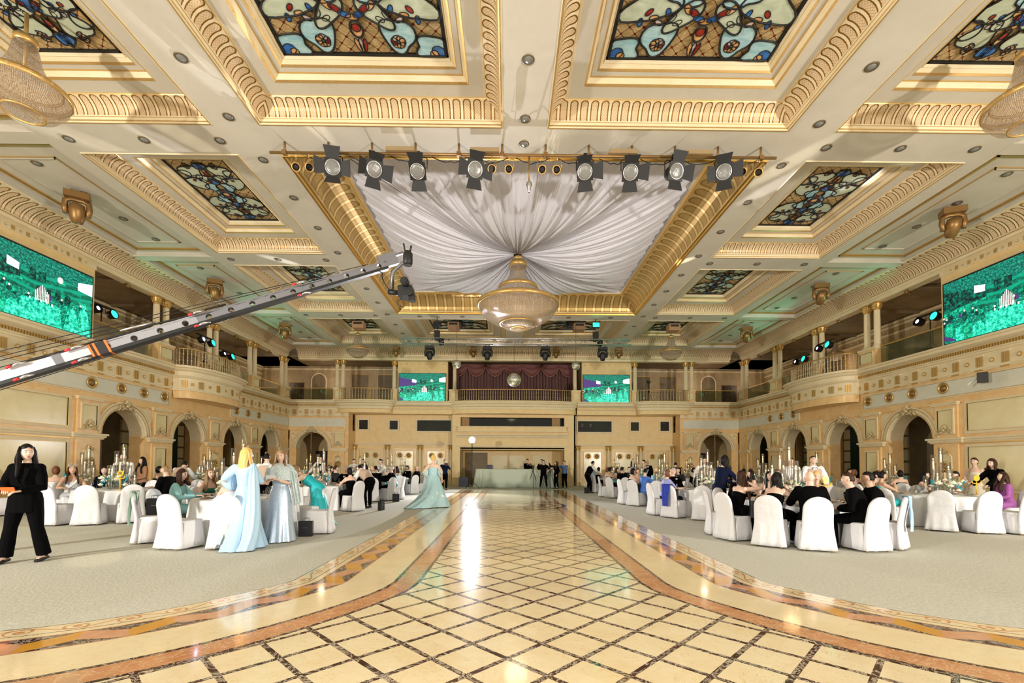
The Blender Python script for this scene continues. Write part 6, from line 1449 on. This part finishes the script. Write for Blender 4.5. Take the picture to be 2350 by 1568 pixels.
# nearest right table
seat('R1', 8.6, 'woman with long wavy dark hair in black off-shoulder dress at the nearest right table', sex='f', out='gown', c1='black', hair='wavy', hc='brown', arms='chin', lean=12, yaw=-8, pitch=-5, vox=.015, hi=True, opts=(('hairlen', .52),), turn=0, skin=0)
seat('R1', 7.57, 'woman with dark wavy hair and bare shoulders seen from behind at the nearest right table', sex='f', out='gown', c1='black', hair='wavy', hc='black', arms='eat', lean=12, yaw=-20, vox=.017, opts=(('hairlen', .40),), turn=-10, d=1.25)
seat('R1', 6.7, 'bald man in a black suit seen from behind at the nearest right table', **B_, hair='bald', arms='table', lean=10, vox=.017, d=1.28)
seat('R1', 5.5, 'brown haired man in black suit leaning in at the front of the nearest right table', **B_, hair='short', hc='brown', arms='lap', lean=20, yaw=15, pitch=-15, vox=.017, turn=35, d=1.36)
seat('R1', 4.7, 'heavy dark haired man in black suit at the right of the nearest right table', **B_, hair='short', hc='black', arms='table', lean=16, pitch=-12, vox=.017, turn=25, d=1.36, skin=1)
seat('R1', 1.7, 'blonde woman in cream across the nearest right table', sex='f', out='gown', c1='cream', hair='updo', hc='blonde', arms='table', lean=6, yaw=25, vox=.02)
seat('R1', .3, 'dark haired woman in black facing the camera across the nearest right table', sex='f', out='gown', c1='black', hair='long', hc='black', arms='table', lean=12, pitch=-15, vox=.02)
seat('R1', 11, 'dark haired man in black bending behind the candles of the nearest right table', **B_, hair='short', hc='black', arms='eat', lean=20, pitch=-20, vox=.02, skin=1)
# second right aisle table
seat('R3', 8.7, 'woman with auburn bob and lilac blouse at the second right aisle table', sex='f', out='top', c1='lilac', c2='navy', hair='bob', hc='auburn', arms='table', lean=10, pitch=-18, vox=.02, opts=('short',), hi=True)
seat('R3', 11.2, 'elderly white haired man in dinner jacket and bow tie facing the camera', **B_, hair='short', hc='grey', arms='lap', lean=0, yaw=-10, vox=.02, hi=True)
seat('R3', .6, 'bearded man in dinner jacket and bow tie facing the camera', **B_, hair='short', hc='black', beard='black', arms='lap', vox=.02, hi=True, skin=1)
seat('R3', 3, 'dark haired woman in pale dress in profile at the second right aisle table', sex='f', out='gown', c1='rose', hair='long', hc='black', arms='chin', lean=8, vox=.022)
# right wall table
seat('R2', 9.3, 'tanned woman with dark updo and bare shoulders in profile at the right wall table', sex='f', out='gown', c1='teal', hair='updo', hc='black', arms='eat', lean=10, vox=.018, skin=1, hi=True)
seat('R2', 10.6, 'woman with dark updo looking down in a turquoise gown at the right wall table', sex='f', out='gown', c1='aqua', hair='updo', hc='black', arms='table', lean=14, pitch=-20, vox=.02)
seat('R2', 11.6, 'woman with a reddish bun seen behind the right wall table', sex='f', out='gown', c1='rose', hair='updo', hc='auburn', arms='table', vox=.022, turn=150, d=1.5)
seat('R2', 1.0, 'long haired woman with silver sash at the nearest right wall table', sex='f', out='gown', c1='silver', hair='wavy', hc='black', arms='eat', lean=8, turn=60, vox=.02)
seat('R2', 2.0, 'dark haired woman in rose facing the camera at the right wall table', sex='f', out='gown', c1='rose', hair='short', hc='black', arms='chin', lean=6, vox=.02, turn=-30)
seat('R2', 3.6, 'woman with long dark hair in purple at the right picture edge', sex='f', out='top', c1='purple', c2='purple', hair='wavy', hc='brown', arms='lap', pitch=-15, lean=8, vox=.018)
# nearest left table
seat('L1', 8.8, 'dark haired woman wrapped in a sky blue shawl at the nearest left table', sex='f', out='top', c1='aqua', c2='aqua', hair='wavy', hc='brown', arms='table', lean=12, yaw=-15, vox=.018, turn=8, opts=(('hairlen', .3),))
seat('L1', 9.9, 'woman with reddish hair in a green satin off-shoulder dress at the nearest left table', sex='f', out='gown', c1='green', hair='wavy', hc='dirty', arms='table', lean=12, yaw=-12, pitch=-15, vox=.016, hi=True)
seat('L1', 5.35, 'woman with black updo and bare back at the nearest left table', sex='f', out='gown', c1='silver', hair='updo', hc='black', arms='table', lean=10, vox=.016, d=1.25)
seat('L2', 3.2, 'bearded man with glasses and greying hair in dark suit at table 28', **B_, hair='short', hc='dirty', beard='dirty', arms='lap', lean=8, vox=.022, turn=10, hi=True)
p, Mh, AR, at = seat('L2', 9.1, 'pageant winner with a sparkling crown and white sash at table 28', sex='f', out='gown', c1='silver', hair='wavy', hc='brown', arms='table', lean=8, pitch=-12, vox=.016, hi=True, skin=1, H=1.78, turn=-42)
def crown(p, Mh):
    m = MB()
    for i in range(18):
        a = 2*pi*i/18; h = .05+.045*abs(cos(a/2+pi/4*0))*(1 if sin(a) > 0 else .4); m.tube([Mh @ V((.082*cos(a), .098*sin(a)-.01, .075)), Mh @ V((.092*cos(a), .108*sin(a)-.01, .075+h))], [.008, .005], 5); m.ball(Mh @ V((.093*cos(a), .109*sin(a)-.01, .08+h)), .010, m=0, nu=6, nv=4)
    for z in (.078, .105): m.tube([Mh @ V((.086*cos(2*pi*i/24), .102*sin(2*pi*i/24)-.01, z)) for i in range(25)], .009, 5)
    tag(obj('crown', m, [plain('crown_silver', (.9, .88, .9), .12, 1)], None, p.location), 'sparkling silver pageant crown on the woman at table 28', 'crown').rotation_euler = p.rotation_euler
crown(p, Mh)
m = MB(); m.rings([[at(t)+V((x+q*.028, .0, 0))+V((0, .13+.012*sin(t*9), 0)) for q in (-1, 1)] for x, t in ((-.12, .44), (-.07, .36), (0, .28), (.07, .2), (.12, .1))], 0, False); obj('sash', m, [WHITE], p)
seat('L2', 10.15, 'woman with long black hair in a navy dress beside the crowned woman', sex='f', out='top', c1='navy', c2='navy', hair='long', hc='black', arms='lap', vox=.02, hi=True, turn=-20)
seat('L10', 6, 'dark haired guest in rose at the left picture edge', sex='f', out='top', c1='rose', c2='rose', hair='updo', hc='black', arms='table', vox=.024, turn=-20)
# --- shared guests for the farther tables
G = {}
def guest(kind, key, hour, turn=0, d=1.34):
    x, y, nm = TABS[key]; a = R(90-30*hour); loc = (x+d*cos(a), y+d*sin(a), 0); rz = a+pi/2+R(turn)
    txt, kw = KINDS[kind]; lb = '%s, %s place of the %s' % (txt, clock(math.degrees(a)), nm)
    if kind not in G: G[kind] = person(lb, loc, rz, pose='sit', vox=.028, **kw)[0]; return G[kind]
    return dup(G[kind], lb, loc, rz)
KINDS = dict(
 a=('grey haired man in dark suit', dict(**B_, hair='short', hc='grey', arms='table', lean=6)), b=('black haired man in dark suit', dict(**B_, hair='short', hc='black', arms='table', lean=8, tieq='tie', skin=1)),
 c=('bald bearded man in dark suit', dict(**B_, hair='bald', beard='dirty', arms='lap', skin=2)), d=('dark haired woman in black', dict(sex='f', out='gown', c1='black', hair='bob', hc='black', arms='table', lean=8)),
 e=('blonde woman in sky blue', dict(sex='f', out='top', c1='sky', c2='sky', hair='bob', hc='blonde', arms='table', lean=2)), f=('brown haired woman in teal', dict(sex='f', out='gown', c1='teal', hair='long', hc='brown', arms='chin', lean=8)),
 g=('woman in a blue patterned shawl', dict(sex='f', out='top', c1='blue', c2='sky', hair='short', hc='black', arms='table', lean=6, opts=('untucked',))), h=('auburn haired woman in rose', dict(sex='f', out='gown', c1='rose', hair='bob', hc='auburn', arms='table', lean=4)),
 i=('woman with black updo in navy', dict(sex='f', out='gown', c1='navy', hair='updo', hc='black', arms='eat', lean=8, skin=1)), j=('brown haired man in dark grey suit', dict(**B_, c1='darkgrey', hair='short', hc='brown', arms='table', lean=4)))
for k_, hrs in dict(L3='a3 b0 d8 i11 j2', L4='d4 b11 a0.5 c1.6 i7', L5='h0 j2 a10', L6='b4.6 a3.4 f2 e0 d9 j7', L7='c3 b1 f5 h9', L8='e2 d0 j8', L9='b1 i11 h4', L10='d1 h5 b3', R4='g7.6 d8.6 e0.2 h11 j1.4', R5='b7.5 i8.7 h9.6 j0 f11', R6='d8 h7 b0 e10', R7='d7 b0 i8.3 h11 a1', R8='d8 b10 h0.3 j2', R9='b8 h0 d10', R10='j8 d0', R11='d7 h9 b11 i1').items():
    for q in hrs.split(): guest(q[0], k_, float(q[1:]), random.Random(q+k_).uniform(-15, 15))
# ================= standing people =================
P_ = person('woman in black blazer and flared trousers standing at the left edge holding an orange phone', (-7.03, 6.72, 0), R(198), H=1.73, sex='f', out='suit', c1='black', c2='black', hair='long', hc='black', arms=((-.08, .27, 1.04), (.09, .26, 1.06)), yaw=44, vox=.012, hi=True, opts=('noshirt', 'flare', 'wide', 'long', ('hairlen', .46)), tieq='none')
pos = P_[0].matrix_basis @ ((P_[2][0][2]+P_[2][1][2])/2+V((0, .1, .02)))
tag(obj('phone', MB().box(-.075, .075, -.006, .006, -.032, .032), [F('orange')], None, (pos.x, pos.y, pos.z), P_[0].rotation_euler.z), 'bright orange phone held by the woman in black', 'phone').rotation_euler.x = R(-35)
# blonde in the sky blue gown, seen from behind
P2 = person('woman with long blonde hair in a floor length sky blue gown seen from behind', (-4.55, 7.95, 0), R(-12), H=1.74, sex='f', out='gown', c1='sky', hair='long', hc='blonde', arms=((-.30, .10, 1.06), (.10, .34, 1.10)), yaw=-28, vox=.013, hi=True, opts=('sleeves', 'slit', ('hem', .36), ('train', .22), ('trainx', .10), ('hairlen', .50)))[0]
SH = Mat('sky_chiffon', (.46, .67, .87), .6); SH.bump(SH.noise(1, 2, .5, 0, 'obj', (60, 60, 2)), .5, .02); SH = SH.m
m = MB()
rows = []
for j in range(13):
    t = j/12; c = V((-.185-.17*sin(t*pi*.75), .01+.04*t, 1.43-.46*t)); r1 = .055+.075*sin(pi*t)**.8; rows.append([c+V((r1*1.05*cos(a)+.006*sin(a*9+t*5), r1*1.1*sin(a), .03*cos(a)*sin(pi*t)+.008*sin(t*30)*sin(pi*t))) for a in [2*pi*i/28 for i in range(28)]])
m.rings(rows); obj('draped_sleeve', m, [SH], P2)
m = MB(); rows = []
for j in range(19):
    t = j/18; c = V((.185+.11*t, -.04-.06*t-.22*t**5, 1.45-1.43*t)); rx, ry = (.05+.10*t)*min(1, .25+t*8), (.06+.09*t)*min(1, .3+t*8); rows.append([c+V(((rx+.012*sin(a*8+t*2))*cos(a), (ry+.014*sin(a*7))*sin(a), 0)) for a in [2*pi*i/44 for i in range(44)]])
m.rings(rows, 0, True, (True, False)); obj('cape_panel', m, [SH], P2)
# sequinned gown with shawl, facing the camera
P3 = person('woman in a silver blue sequinned gown and sheer shawl holding a white phone', (-4.24, 8.55, 0), R(194), H=1.72, sex='f', out='gown', c1=SEQ, hair='long', hc='dirty', arms=((-.02, .24, 1.14), (.10, .27, 1.17)), yaw=-6, pitch=4, vox=.013, hi=True, opts=('sleeves', ('hem', .27), ('hairlen', .26)))
SHL = Mat('sheer_sequin_shawl', (.60, .74, .76), .35); _q = SHL.noise(160, 1, .5, 0, 'obj'); SHL.set(base=SHL.ramp(_q, [(.5, (.46, .62, .62)), (.64, (.95, .97, 1))]), alpha=_q.gt(.5)*.35+.6); SHL.bump(_q, .3, .006); SHL = SHL.m
m = MB(); m.rings([[(r*1.12*cos(a)*(1+.05*sin(a*7)), r*.78*sin(a)*(1+.04*sin(a*9)), z) for a in [2*pi*i/40 for i in range(40)]] for z, r in ((1.455, .075), (1.42, .16), (1.36, .205), (1.28, .225), (1.2, .235), (1.14, .24))], 0, True, (False, False))
m.rings([[(-.22-.05*t-.03*sin(q), -.10+.20*q/10*1.0+.03*sin(q*1.9+t*5), 1.32-.62*t-.05*(q % 2)*(t > .9)) for q in range(11)] for t in [j/9 for j in range(10)]], 0, False); m.rings([[(-.30+.014*q-.10*t, .11+.03*sin(q*1.7), 1.30-.58*t) for q in range(12)] for t in [j/8 for j in range(9)]], 0, False); obj('shawl', m, [SHL], P3[0])
pos = P3[0].matrix_basis @ (P3[2][1][2]+V((-.02, .11, .03))); tag(obj('phone', MB().box(-.075, .075, -.005, .005, -.037, .037), [WHITE], None, (pos.x, pos.y, pos.z), R(194)), 'white phone in the hand of the woman in sequins', 'phone').rotation_euler.x = R(-40)
# teal gown bending
P4 = person('woman in a strapless teal tulle gown bending over the nearest left table', (-4.55, 10.7, 0), R(100), H=1.70, sex='f', out='gown', c1='teal', hair='bob', hc='dirty', lean=52, arms=((-.12, .62, .92), (.16, .52, .98)), pitch=-10, vox=.014, hi=True, opts=(('hem', .32), ('train', .1)))
pos = P4[0].matrix_basis @ (P4[2][0][2]+V((0, .08, .0))); tag(obj('clutch_bag', MB().box(-.13, .13, -.02, .02, -.07, .07), [plain('pale_gold_clutch', (.58, .60, .42), .35, .4)], None, (pos.x, pos.y-.05, pos.z), .3), 'pale gold clutch bag in the hand of the bending woman in teal', 'bag').rotation_euler.y = R(-25)
# blonde on the dance floor
AQ = Mat('embroidered_aqua_tulle', (.36, .58, .62), .5); _q = AQ.noise(9, 1, .3, 0, 'obj'); AQ.set(base=AQ.mix(_q.gt(.69), (.40, .62, .66), (.80, .86, .84))); AQ.bump(AQ.noise(1, 2, .5, 0, 'obj', (40, 40, 1)), .5, .03); AQ = AQ.m
P5 = person('blonde woman in a strapless aqua ball gown with train walking away on the carpet edge', (-2.52, 15.4, 0), R(-8), H=1.80, sex='f', out='gown', c1=AQ, hair='updo', hc='blonde', arms=((-.27, .10, .98), (.28, .08, .94)), vox=.018, hi=True, opts=(('hem', .52), ('train', .3), ('trainx', -.6)))[0]
m = MB(); m.rings([[(sg*(.24+.10*sin(t*pi)*cos(a)), .0+.08*sin(a)*sin(t*pi), 1.38-.40*t) for a in [2*pi*i/12 for i in range(12)]] for sg in (1,) for t in [j/7 for j in range(8)]]); m.rings([[(-(.24+.10*sin(t*pi)*cos(a)), .0+.08*sin(a)*sin(t*pi), 1.38-.40*t) for a in [2*pi*i/12 for i in range(12)]] for t in [j/7 for j in range(8)]]); obj('tulle_sleeves', m, [AQ], P5)
W_ = dict(out='vest', c1='beige', c2='black', H=1.75)
person('waiter in black waistcoat standing behind table 28', (-11.35, 13.55, 0), R(195), sex='m', out='vest', c1='black', c2='black', H=1.76, arms='clasp', hair='short', hc='black', vox=.02, hi=True)
person('woman in a tan jumper standing beside the waiter near table 28', (-10.95, 13.75, 0), R(160), sex='f', out='top', c1='brown', c2='black', H=1.64, arms='clasp', hair='long', hc='black', vox=.022, skin=1)
person('waiter in beige waistcoat bending over the second left wall table', (-10.2, 14.2, 0), R(10), sex='m', **W_, lean=45, arms='serve', hair='short', hc='black', vox=.022)
person('waitress in beige waistcoat standing by the second left arch', (-11.2, 16.9, 0), R(190), sex='f', out='vest', c1='beige', c2='black', H=1.62, arms='down', hair='updo', hc='black', vox=.026)
person('waiter in beige seen from behind between the two standing gowned women', (-6.45, 12.2, 0), R(20), sex='m', **W_, lean=10, arms='clasp', hair='short', hc='black', vox=.022)
person('waiter in black waistcoat with white sleeves near the left end arch', (-8.3, 20.2, 0), R(165), sex='m', out='vest', c1='black', c2='black', H=1.82, arms='serve', hair='short', hc='black', vox=.026)
person('waitress in beige waistcoat beside the left end wall colonnette', (-7.9, 23.4, 0), R(200), sex='f', out='vest', c1='beige', c2='black', H=1.72, arms='down', hair='updo', hc='black', vox=.028)
person('man in black standing behind the waitress near the end wall', (-8.1, 25.6, 0), R(150), sex='m', out='suit', H=1.74, arms='down', hair='short', hc='black', vox=.03)
person('waitress in beige reaching across the third left aisle table', (-5.6, 20.6, 0), R(150), sex='f', out='vest', c1='beige', c2='black', H=1.72, lean=18, arms='serve', hair='updo', hc='black', vox=.028)
person('waiter in beige waistcoat bending over with his back to the camera on the left aisle', (-4.6, 15.0, 0), R(50), sex='m', **W_, lean=55, arms='serve', hair='short', hc='black', vox=.02)
person('cameraman in dark blue filming behind the blonde in aqua', (-3.55, 25.6, 0), R(200), sex='m', out='top', c1='navy', c2='black', H=1.74, arms='camera', hair='short', hc='black', vox=.03)
tag(obj('camcorder', MB().box(-.08, .08, -.2, .15, -.07, .07).tube([(0, -.2, 0), (0, -.3, 0)], .05, 10), [BLACK], None, (-3.4, 25.25, 1.45)), 'black camcorder held by the cameraman in dark blue', 'camera')
def stage_person(px, d, lb, rz, **kw): return person(lb, ((px-1165)/1044*d, d, 0), R(rz), vox=.028, **kw)
stage_person(1247, 28.0, 'cameraman in black T-shirt and trousers in front of the stage table', 170, sex='m', out='top', c1='black', c2='black', H=1.76, arms='hips', hair='short', hc='black', opts=('short', 'wide'))
stage_person(1210, 29.9, 'cameraman in black behind the stage table on the left', 200, sex='m', out='top', c1='black', c2='black', H=1.86, arms='camera', hair='short', hc='black')
stage_person(1243, 30.1, 'man in black cap behind the stage table', 170, sex='m', out='top', c1='black', c2='black', H=1.84, arms='camera', hair='cap', hc='black')
stage_person(1276, 27.7, 'woman in black dress filming with a raised phone by the stage', 120, sex='f', out='top', c1='black', c2='black', H=1.68, arms='raise_', hair='long', hc='brown', opts=('untucked',))
stage_person(1295, 28.2, 'man in blue jumper holding a camera by the stage', 140, sex='m', out='top', c1='denim', c2='black', H=1.74, arms='camera', hair='short', hc='brown')
for i, (px, d) in enumerate(((1223, 28.2), (1262, 28.0), (1209, 29.9))):
    x = (px-1165)/1044*d; t = thing('camera_tripod', 'video camera on a tripod by the stage, %s' % ('left of the man in black', 'right of the man in black', 'behind the table')[i], 'tripod', (x, d+.1, 0)); z = 1.3+.15*(i == 2)
    for q in range(3): obj('leg', MB().tube([(0, 0, z-.15), (.38*cos(q*2.1+.5), .38*sin(q*2.1+.5), 0)], .015, 6), [DARKM], t)
    obj('camera', MB().box(-.08, .08, -.18, .18, z-.05, z+.1).tube([(0, 0, z-.15), (0, 0, z-.05)], .04, 8).tube([(0, -.18, z+.03), (0, -.26, z+.03)], .045, 10), [BLACK], t)
person('waiter in black waistcoat bending over the farthest right aisle table', (4.25, 23.7, 0), R(-70), sex='m', out='vest', c1='black', c2='black', H=1.78, lean=30, arms='serve', hair='short', hc='black', vox=.026)
person('woman in blue dress with a dark jacket over her shoulders standing at the right tables', (6.15, 22.4, 0), R(-100), sex='f', out='top', c1='sky', c2='sky', H=1.70, arms='clasp', hair='long', hc='brown', vox=.028, opts=('untucked',))
person('short haired woman in a mint off-shoulder dress standing at the right tables', (6.65, 22.2, 0), R(110), sex='f', out='gown', c1='mint', H=1.74, arms='clasp', hair='short', hc='black', vox=.028)
person('man in dark suit and tie standing against the end wall right of the stage', (8.0, 26.0, 0), R(175), sex='m', out='suit', H=1.74, arms='down', hair='bald', vox=.03, tieq='tie', skin=1)
person('man in black bending away at a right wall table', (8.35, 22.6, 0), R(-20), sex='m', out='top', c1='black', c2='black', H=1.75, lean=35, arms='serve', hair='short', hc='black', vox=.028)
P6 = person('waiter with glasses, beige waistcoat and bow tie behind the second right aisle table', (6.5, 15.0, 0), R(170), sex='m', **W_, arms='down', hair='short', hc='brown', vox=.018, hi=True, yaw=-6)
m = MB()
for sg in (-1, 1): m.tube([P6[1] @ V((sg*.031+.022*cos(a), .093, .012+.017*sin(a))) for a in [2*pi*i/12 for i in range(13)]], .0022, 4); m.tube([P6[1] @ V((sg*.053, .092, .015)), P6[1] @ V((sg*.078, .0, .015))], .002, 4)
m.tube([P6[1] @ V((-.01, .098, .014)), P6[1] @ V((.01, .098, .014))], .002, 4); obj('glasses', m, [BLACK], P6[0])
person('dark haired woman in navy leaning over between the near right tables', (5.1, 10.95, 0), R(-75), sex='f', out='top', c1='navy', c2='black', H=1.74, lean=14, arms='serve', hair='long', hc='black', vox=.018, hi=True, opts=(('hairlen', .3), 'untucked'))
person('waiter with black hair and beige waistcoat looking down behind the nearest right table', (8.2, 12.15, 0), R(165), sex='m', **W_, arms=((-.2, .3, 1.0), (.2, .3, 1.0)), pitch=-25, hair='short', hc='black', vox=.018, hi=True)
person('waiter partly hidden by the tall candles of the nearest right table', (8.75, 14.0, 0), R(150), sex='m', out='vest', c1='white', c2='black', H=1.74, arms='serve', hair='short', hc='black', vox=.024)
person('woman with a dark bun in a white dress standing by the right wall', (13.35, 12.9, 0), R(110), sex='f', out='gown', c1='cream', H=1.74, arms='clasp', hair='updo', hc='brown', vox=.022, hi=True)
person('woman with brown hair in a black blazer leaning over the right wall table', (12.75, 11.7, 0), R(95), sex='f', out='suit', c1='black', c2='black', H=1.72, lean=18, arms='serve', hair='long', hc='brown', vox=.018, hi=True, opts=('noshirt', ('hairlen', .2)))
person('man in dark suit standing in front of the right end arch', (12.2, 26.0, 0), R(200), sex='m', out='suit', H=1.74, arms='down', hair='short', hc='black', vox=.03)
for i, (x, z) in enumerate(((4.75, 3.05), (5.3, 3.15), (5.9, 3.05))): person('dark clothed sound engineer %s behind the control window right of the stage' % ('on the left', 'in the middle', 'on the right')[i], (x, 32.45, 2.78), R(180), sex='m', out='top', c1='black', c2='black', H=1.7, arms='clasp', hair='short', hc='black', vox=.035)
# ================= gift bags and small things =================
_bag = None
def gift_bag(x, y, z, rz, label, k=1.0):
    global _bag
    if _bag is None:
        _bag = thing('gift_bag', label, 'bag', (x, y, z), rz, 'black paper gift bags'); m = MB(); m.rings([[(a, b, zz) for a, b in ((-w_, -d), (w_, -d), (w_, d), (0, d*.8), (-w_, d))] for zz, w_, d in ((0, .13, .055), (.3, .13, .05))], 0, True, (True, False), False); obj('paper_bag', m, [plain('black_paper', (.012, .012, .014), .4)], _bag)
        for s in (-1, 1): obj('handle', MB().tube([(-.05, s*.045, .29), (-.045, s*.045, .36), (.045, s*.045, .36), (.05, s*.045, .29)], .004, 4), [BLACK], _bag)
        obj('silver_print', MB().box(-.05, .05, -.056, -.0552, .17, .175), [STEEL], _bag)
    else: dup(_bag, label, (x, y, z), rz)
gift_bag(-4.02, 9.15, 0, .15, 'black gift bag on the floor beside the chair next to the sequinned gown'); gift_bag(-4.3, 17.6, 0, .1, 'black gift bag on the floor at the left aisle by the suited men'); gift_bag(-3.95, 14.3, 0, 1.4, 'black gift bag standing on edge behind a left aisle chair'); gift_bag(4.05, 23.3, 0, 0, 'dark gift bag on the floor by the bending waiter on the right')
gift_bag(6.35, 8.25, 0, .9, 'black gift bag on the floor under the nearest right table chairs'); gift_bag(4.62, 8.55, .485, 1.2, 'black gift bag on a chair seat of the nearest right table'); gift_bag(-6.55, 8.55, .485, .3, 'black gift bag on the empty front chair of the nearest left table'); gift_bag(-10.05, 10.9, .485, .2, 'black gift bag on a chair seat of table 28'); gift_bag(4.75, 12.85, .485, 1.0, 'black gift bag on a chair seat of the second right aisle table'); gift_bag(4.72, 16.2, .485, .8, 'black gift bag on a chair seat of the third right aisle table'); gift_bag(-4.95, 14.1, .485, .2, 'black gift bag on a chair seat of the second left aisle table'); gift_bag(-4.65, 22.1, .485, .2, 'black gift bag on a chair seat of the fourth left aisle table')
# shawls on chairs
def shawl(x, y, rz, mat, label, hgt=.95, w_=.2):
    m = MB(); m.rings([[(w_*(-1+2*i/10)*(1-.25*abs(t)), -.30+(-.07 if t < 0 else .02)-.03*abs(t)+.02*sin(i*2+t*4), hgt-.62*abs(t)**1.3+.0) for i in range(11)] for t in [-1, -.8, -.6, -.4, -.2, -.05, .05, .2, .35, .5]], 0, False); o = obj('shawl', m, [mat], None, (x, y, 0), rz); tag(o, label, 'shawl')
SG = Mat('sheer_green_organza', (.30, .48, .36), .5); SG.b.inputs['Alpha'].default_value = .8
def chair_at(key, hr): x, y, _ = TABS[key]; a = R(90-30*hr); return x+1.42*cos(a), y+1.42*sin(a), a+pi/2
shawl(*chair_at('L1', 7.8), SG.m, 'sheer green wrap over the left front chair of the nearest left table'); shawl(*chair_at('R1', 2.5), SG.m, 'sheer grey green wrap on a far chair of the nearest right table'); shawl(*chair_at('R1', 4.7), F('sky'), 'sky blue scarf hanging on the right front chair of the nearest right table', .95, .08); shawl(*chair_at('R3', 8), F('royal'), 'royal blue scarf over a chair of the second right aisle table', .95, .14)
# food and extras on the nearest left table
t = thing('cake_stand', 'white plate of golden pastries on the nearest left table', 'plate', (-5.05, 8.75, .758)); obj('stand', MB().lathe([(.07, 0), (.02, .02), (.02, .1), (.16, .12), (.17, .13)], 20), [WHITE], t)
for i in range(7): a = i*.9; obj('pastry', MB().ball((.09*cos(a), .09*sin(a), .155), .04, .035, .03, 0, 8, 6), [FOODC[2]], t)
t = thing('silver_cloche', 'round silver dish cover at the second left aisle table', 'dish cover', (-5.75, 14.05, .76)); obj('dome', MB().ball((0, 0, .0), .2, .2, .19, 0, 20, 12), [STEEL], t); obj('knob', MB().ball((0, 0, .2), .02), [GOLD], t)
# pictures in the corridors
for sd, T in (('left', TL), ('right', TR)):
    m0 = T(18.9, -3.3, 1.9); t = thing('framed_picture', 'framed green landscape painting in the %s corridor behind the nearest arch' % sd, 'picture', m0); fr = MB(); fr.box(-.03, .03, -.62, .62, -.55, .55); obj('picture_frame', fr, [GOLDP], t)
    sg = 1 if sd == 'left' else -1; cvs = MB(); cvs.box(sg*.03-.002, sg*.03+.002, -.55, .55, -.48, -.02, 0).box(sg*.03-.002, sg*.03+.002, -.55, .55, -.02, .48, 1).box(sg*.034-.002, sg*.034+.002, -.2, .25, -.2, .28, 2); obj('canvas', cvs, [plain('meadow', (.06, .22, .04), .5), plain('painted_sky', (.12, .38, .48), .5), plain('painted_figure', (.14, .05, .03), .5)], t)
    for c in (17.5, 24.6): light('POINT', T(c, -2.2, 3.2), 5, (1, .75, .45), .2)
# mirror-ball sparkles: narrow beams thrown up from the mirror ball lamps
rn = random.Random(4)
for i, (x, y) in enumerate(((-5.9, 8.9), (-9.6, 11.2), (-8.1, 11.0), (-7.6, 10.6), (-8.9, 13.0), (.95, 11.0), (2.6, 9.9), (-2.4, 9.9), (7.2, 12.2), (7.0, 11.3), (8.6, 14.6), (9.9, 12.4), (-11.2, 9.6), (6.5, 16.8), (-8.6, 17.0), (-4.6, 9.6))):
    light('SPOT', (.30+(-.4 if x < 0 else .4), YT-.4, 6.0), 13000, ((1, .97, 1), (1, .9, .7))[i % 2], .02, (x, y, 9.1), 2.6, .9)
light('SPOT', (-13.6, 17.4, 7.3), 2500, (1, .92, .6), .03, (-6.2, 6.95, 0), 3.0, .6)
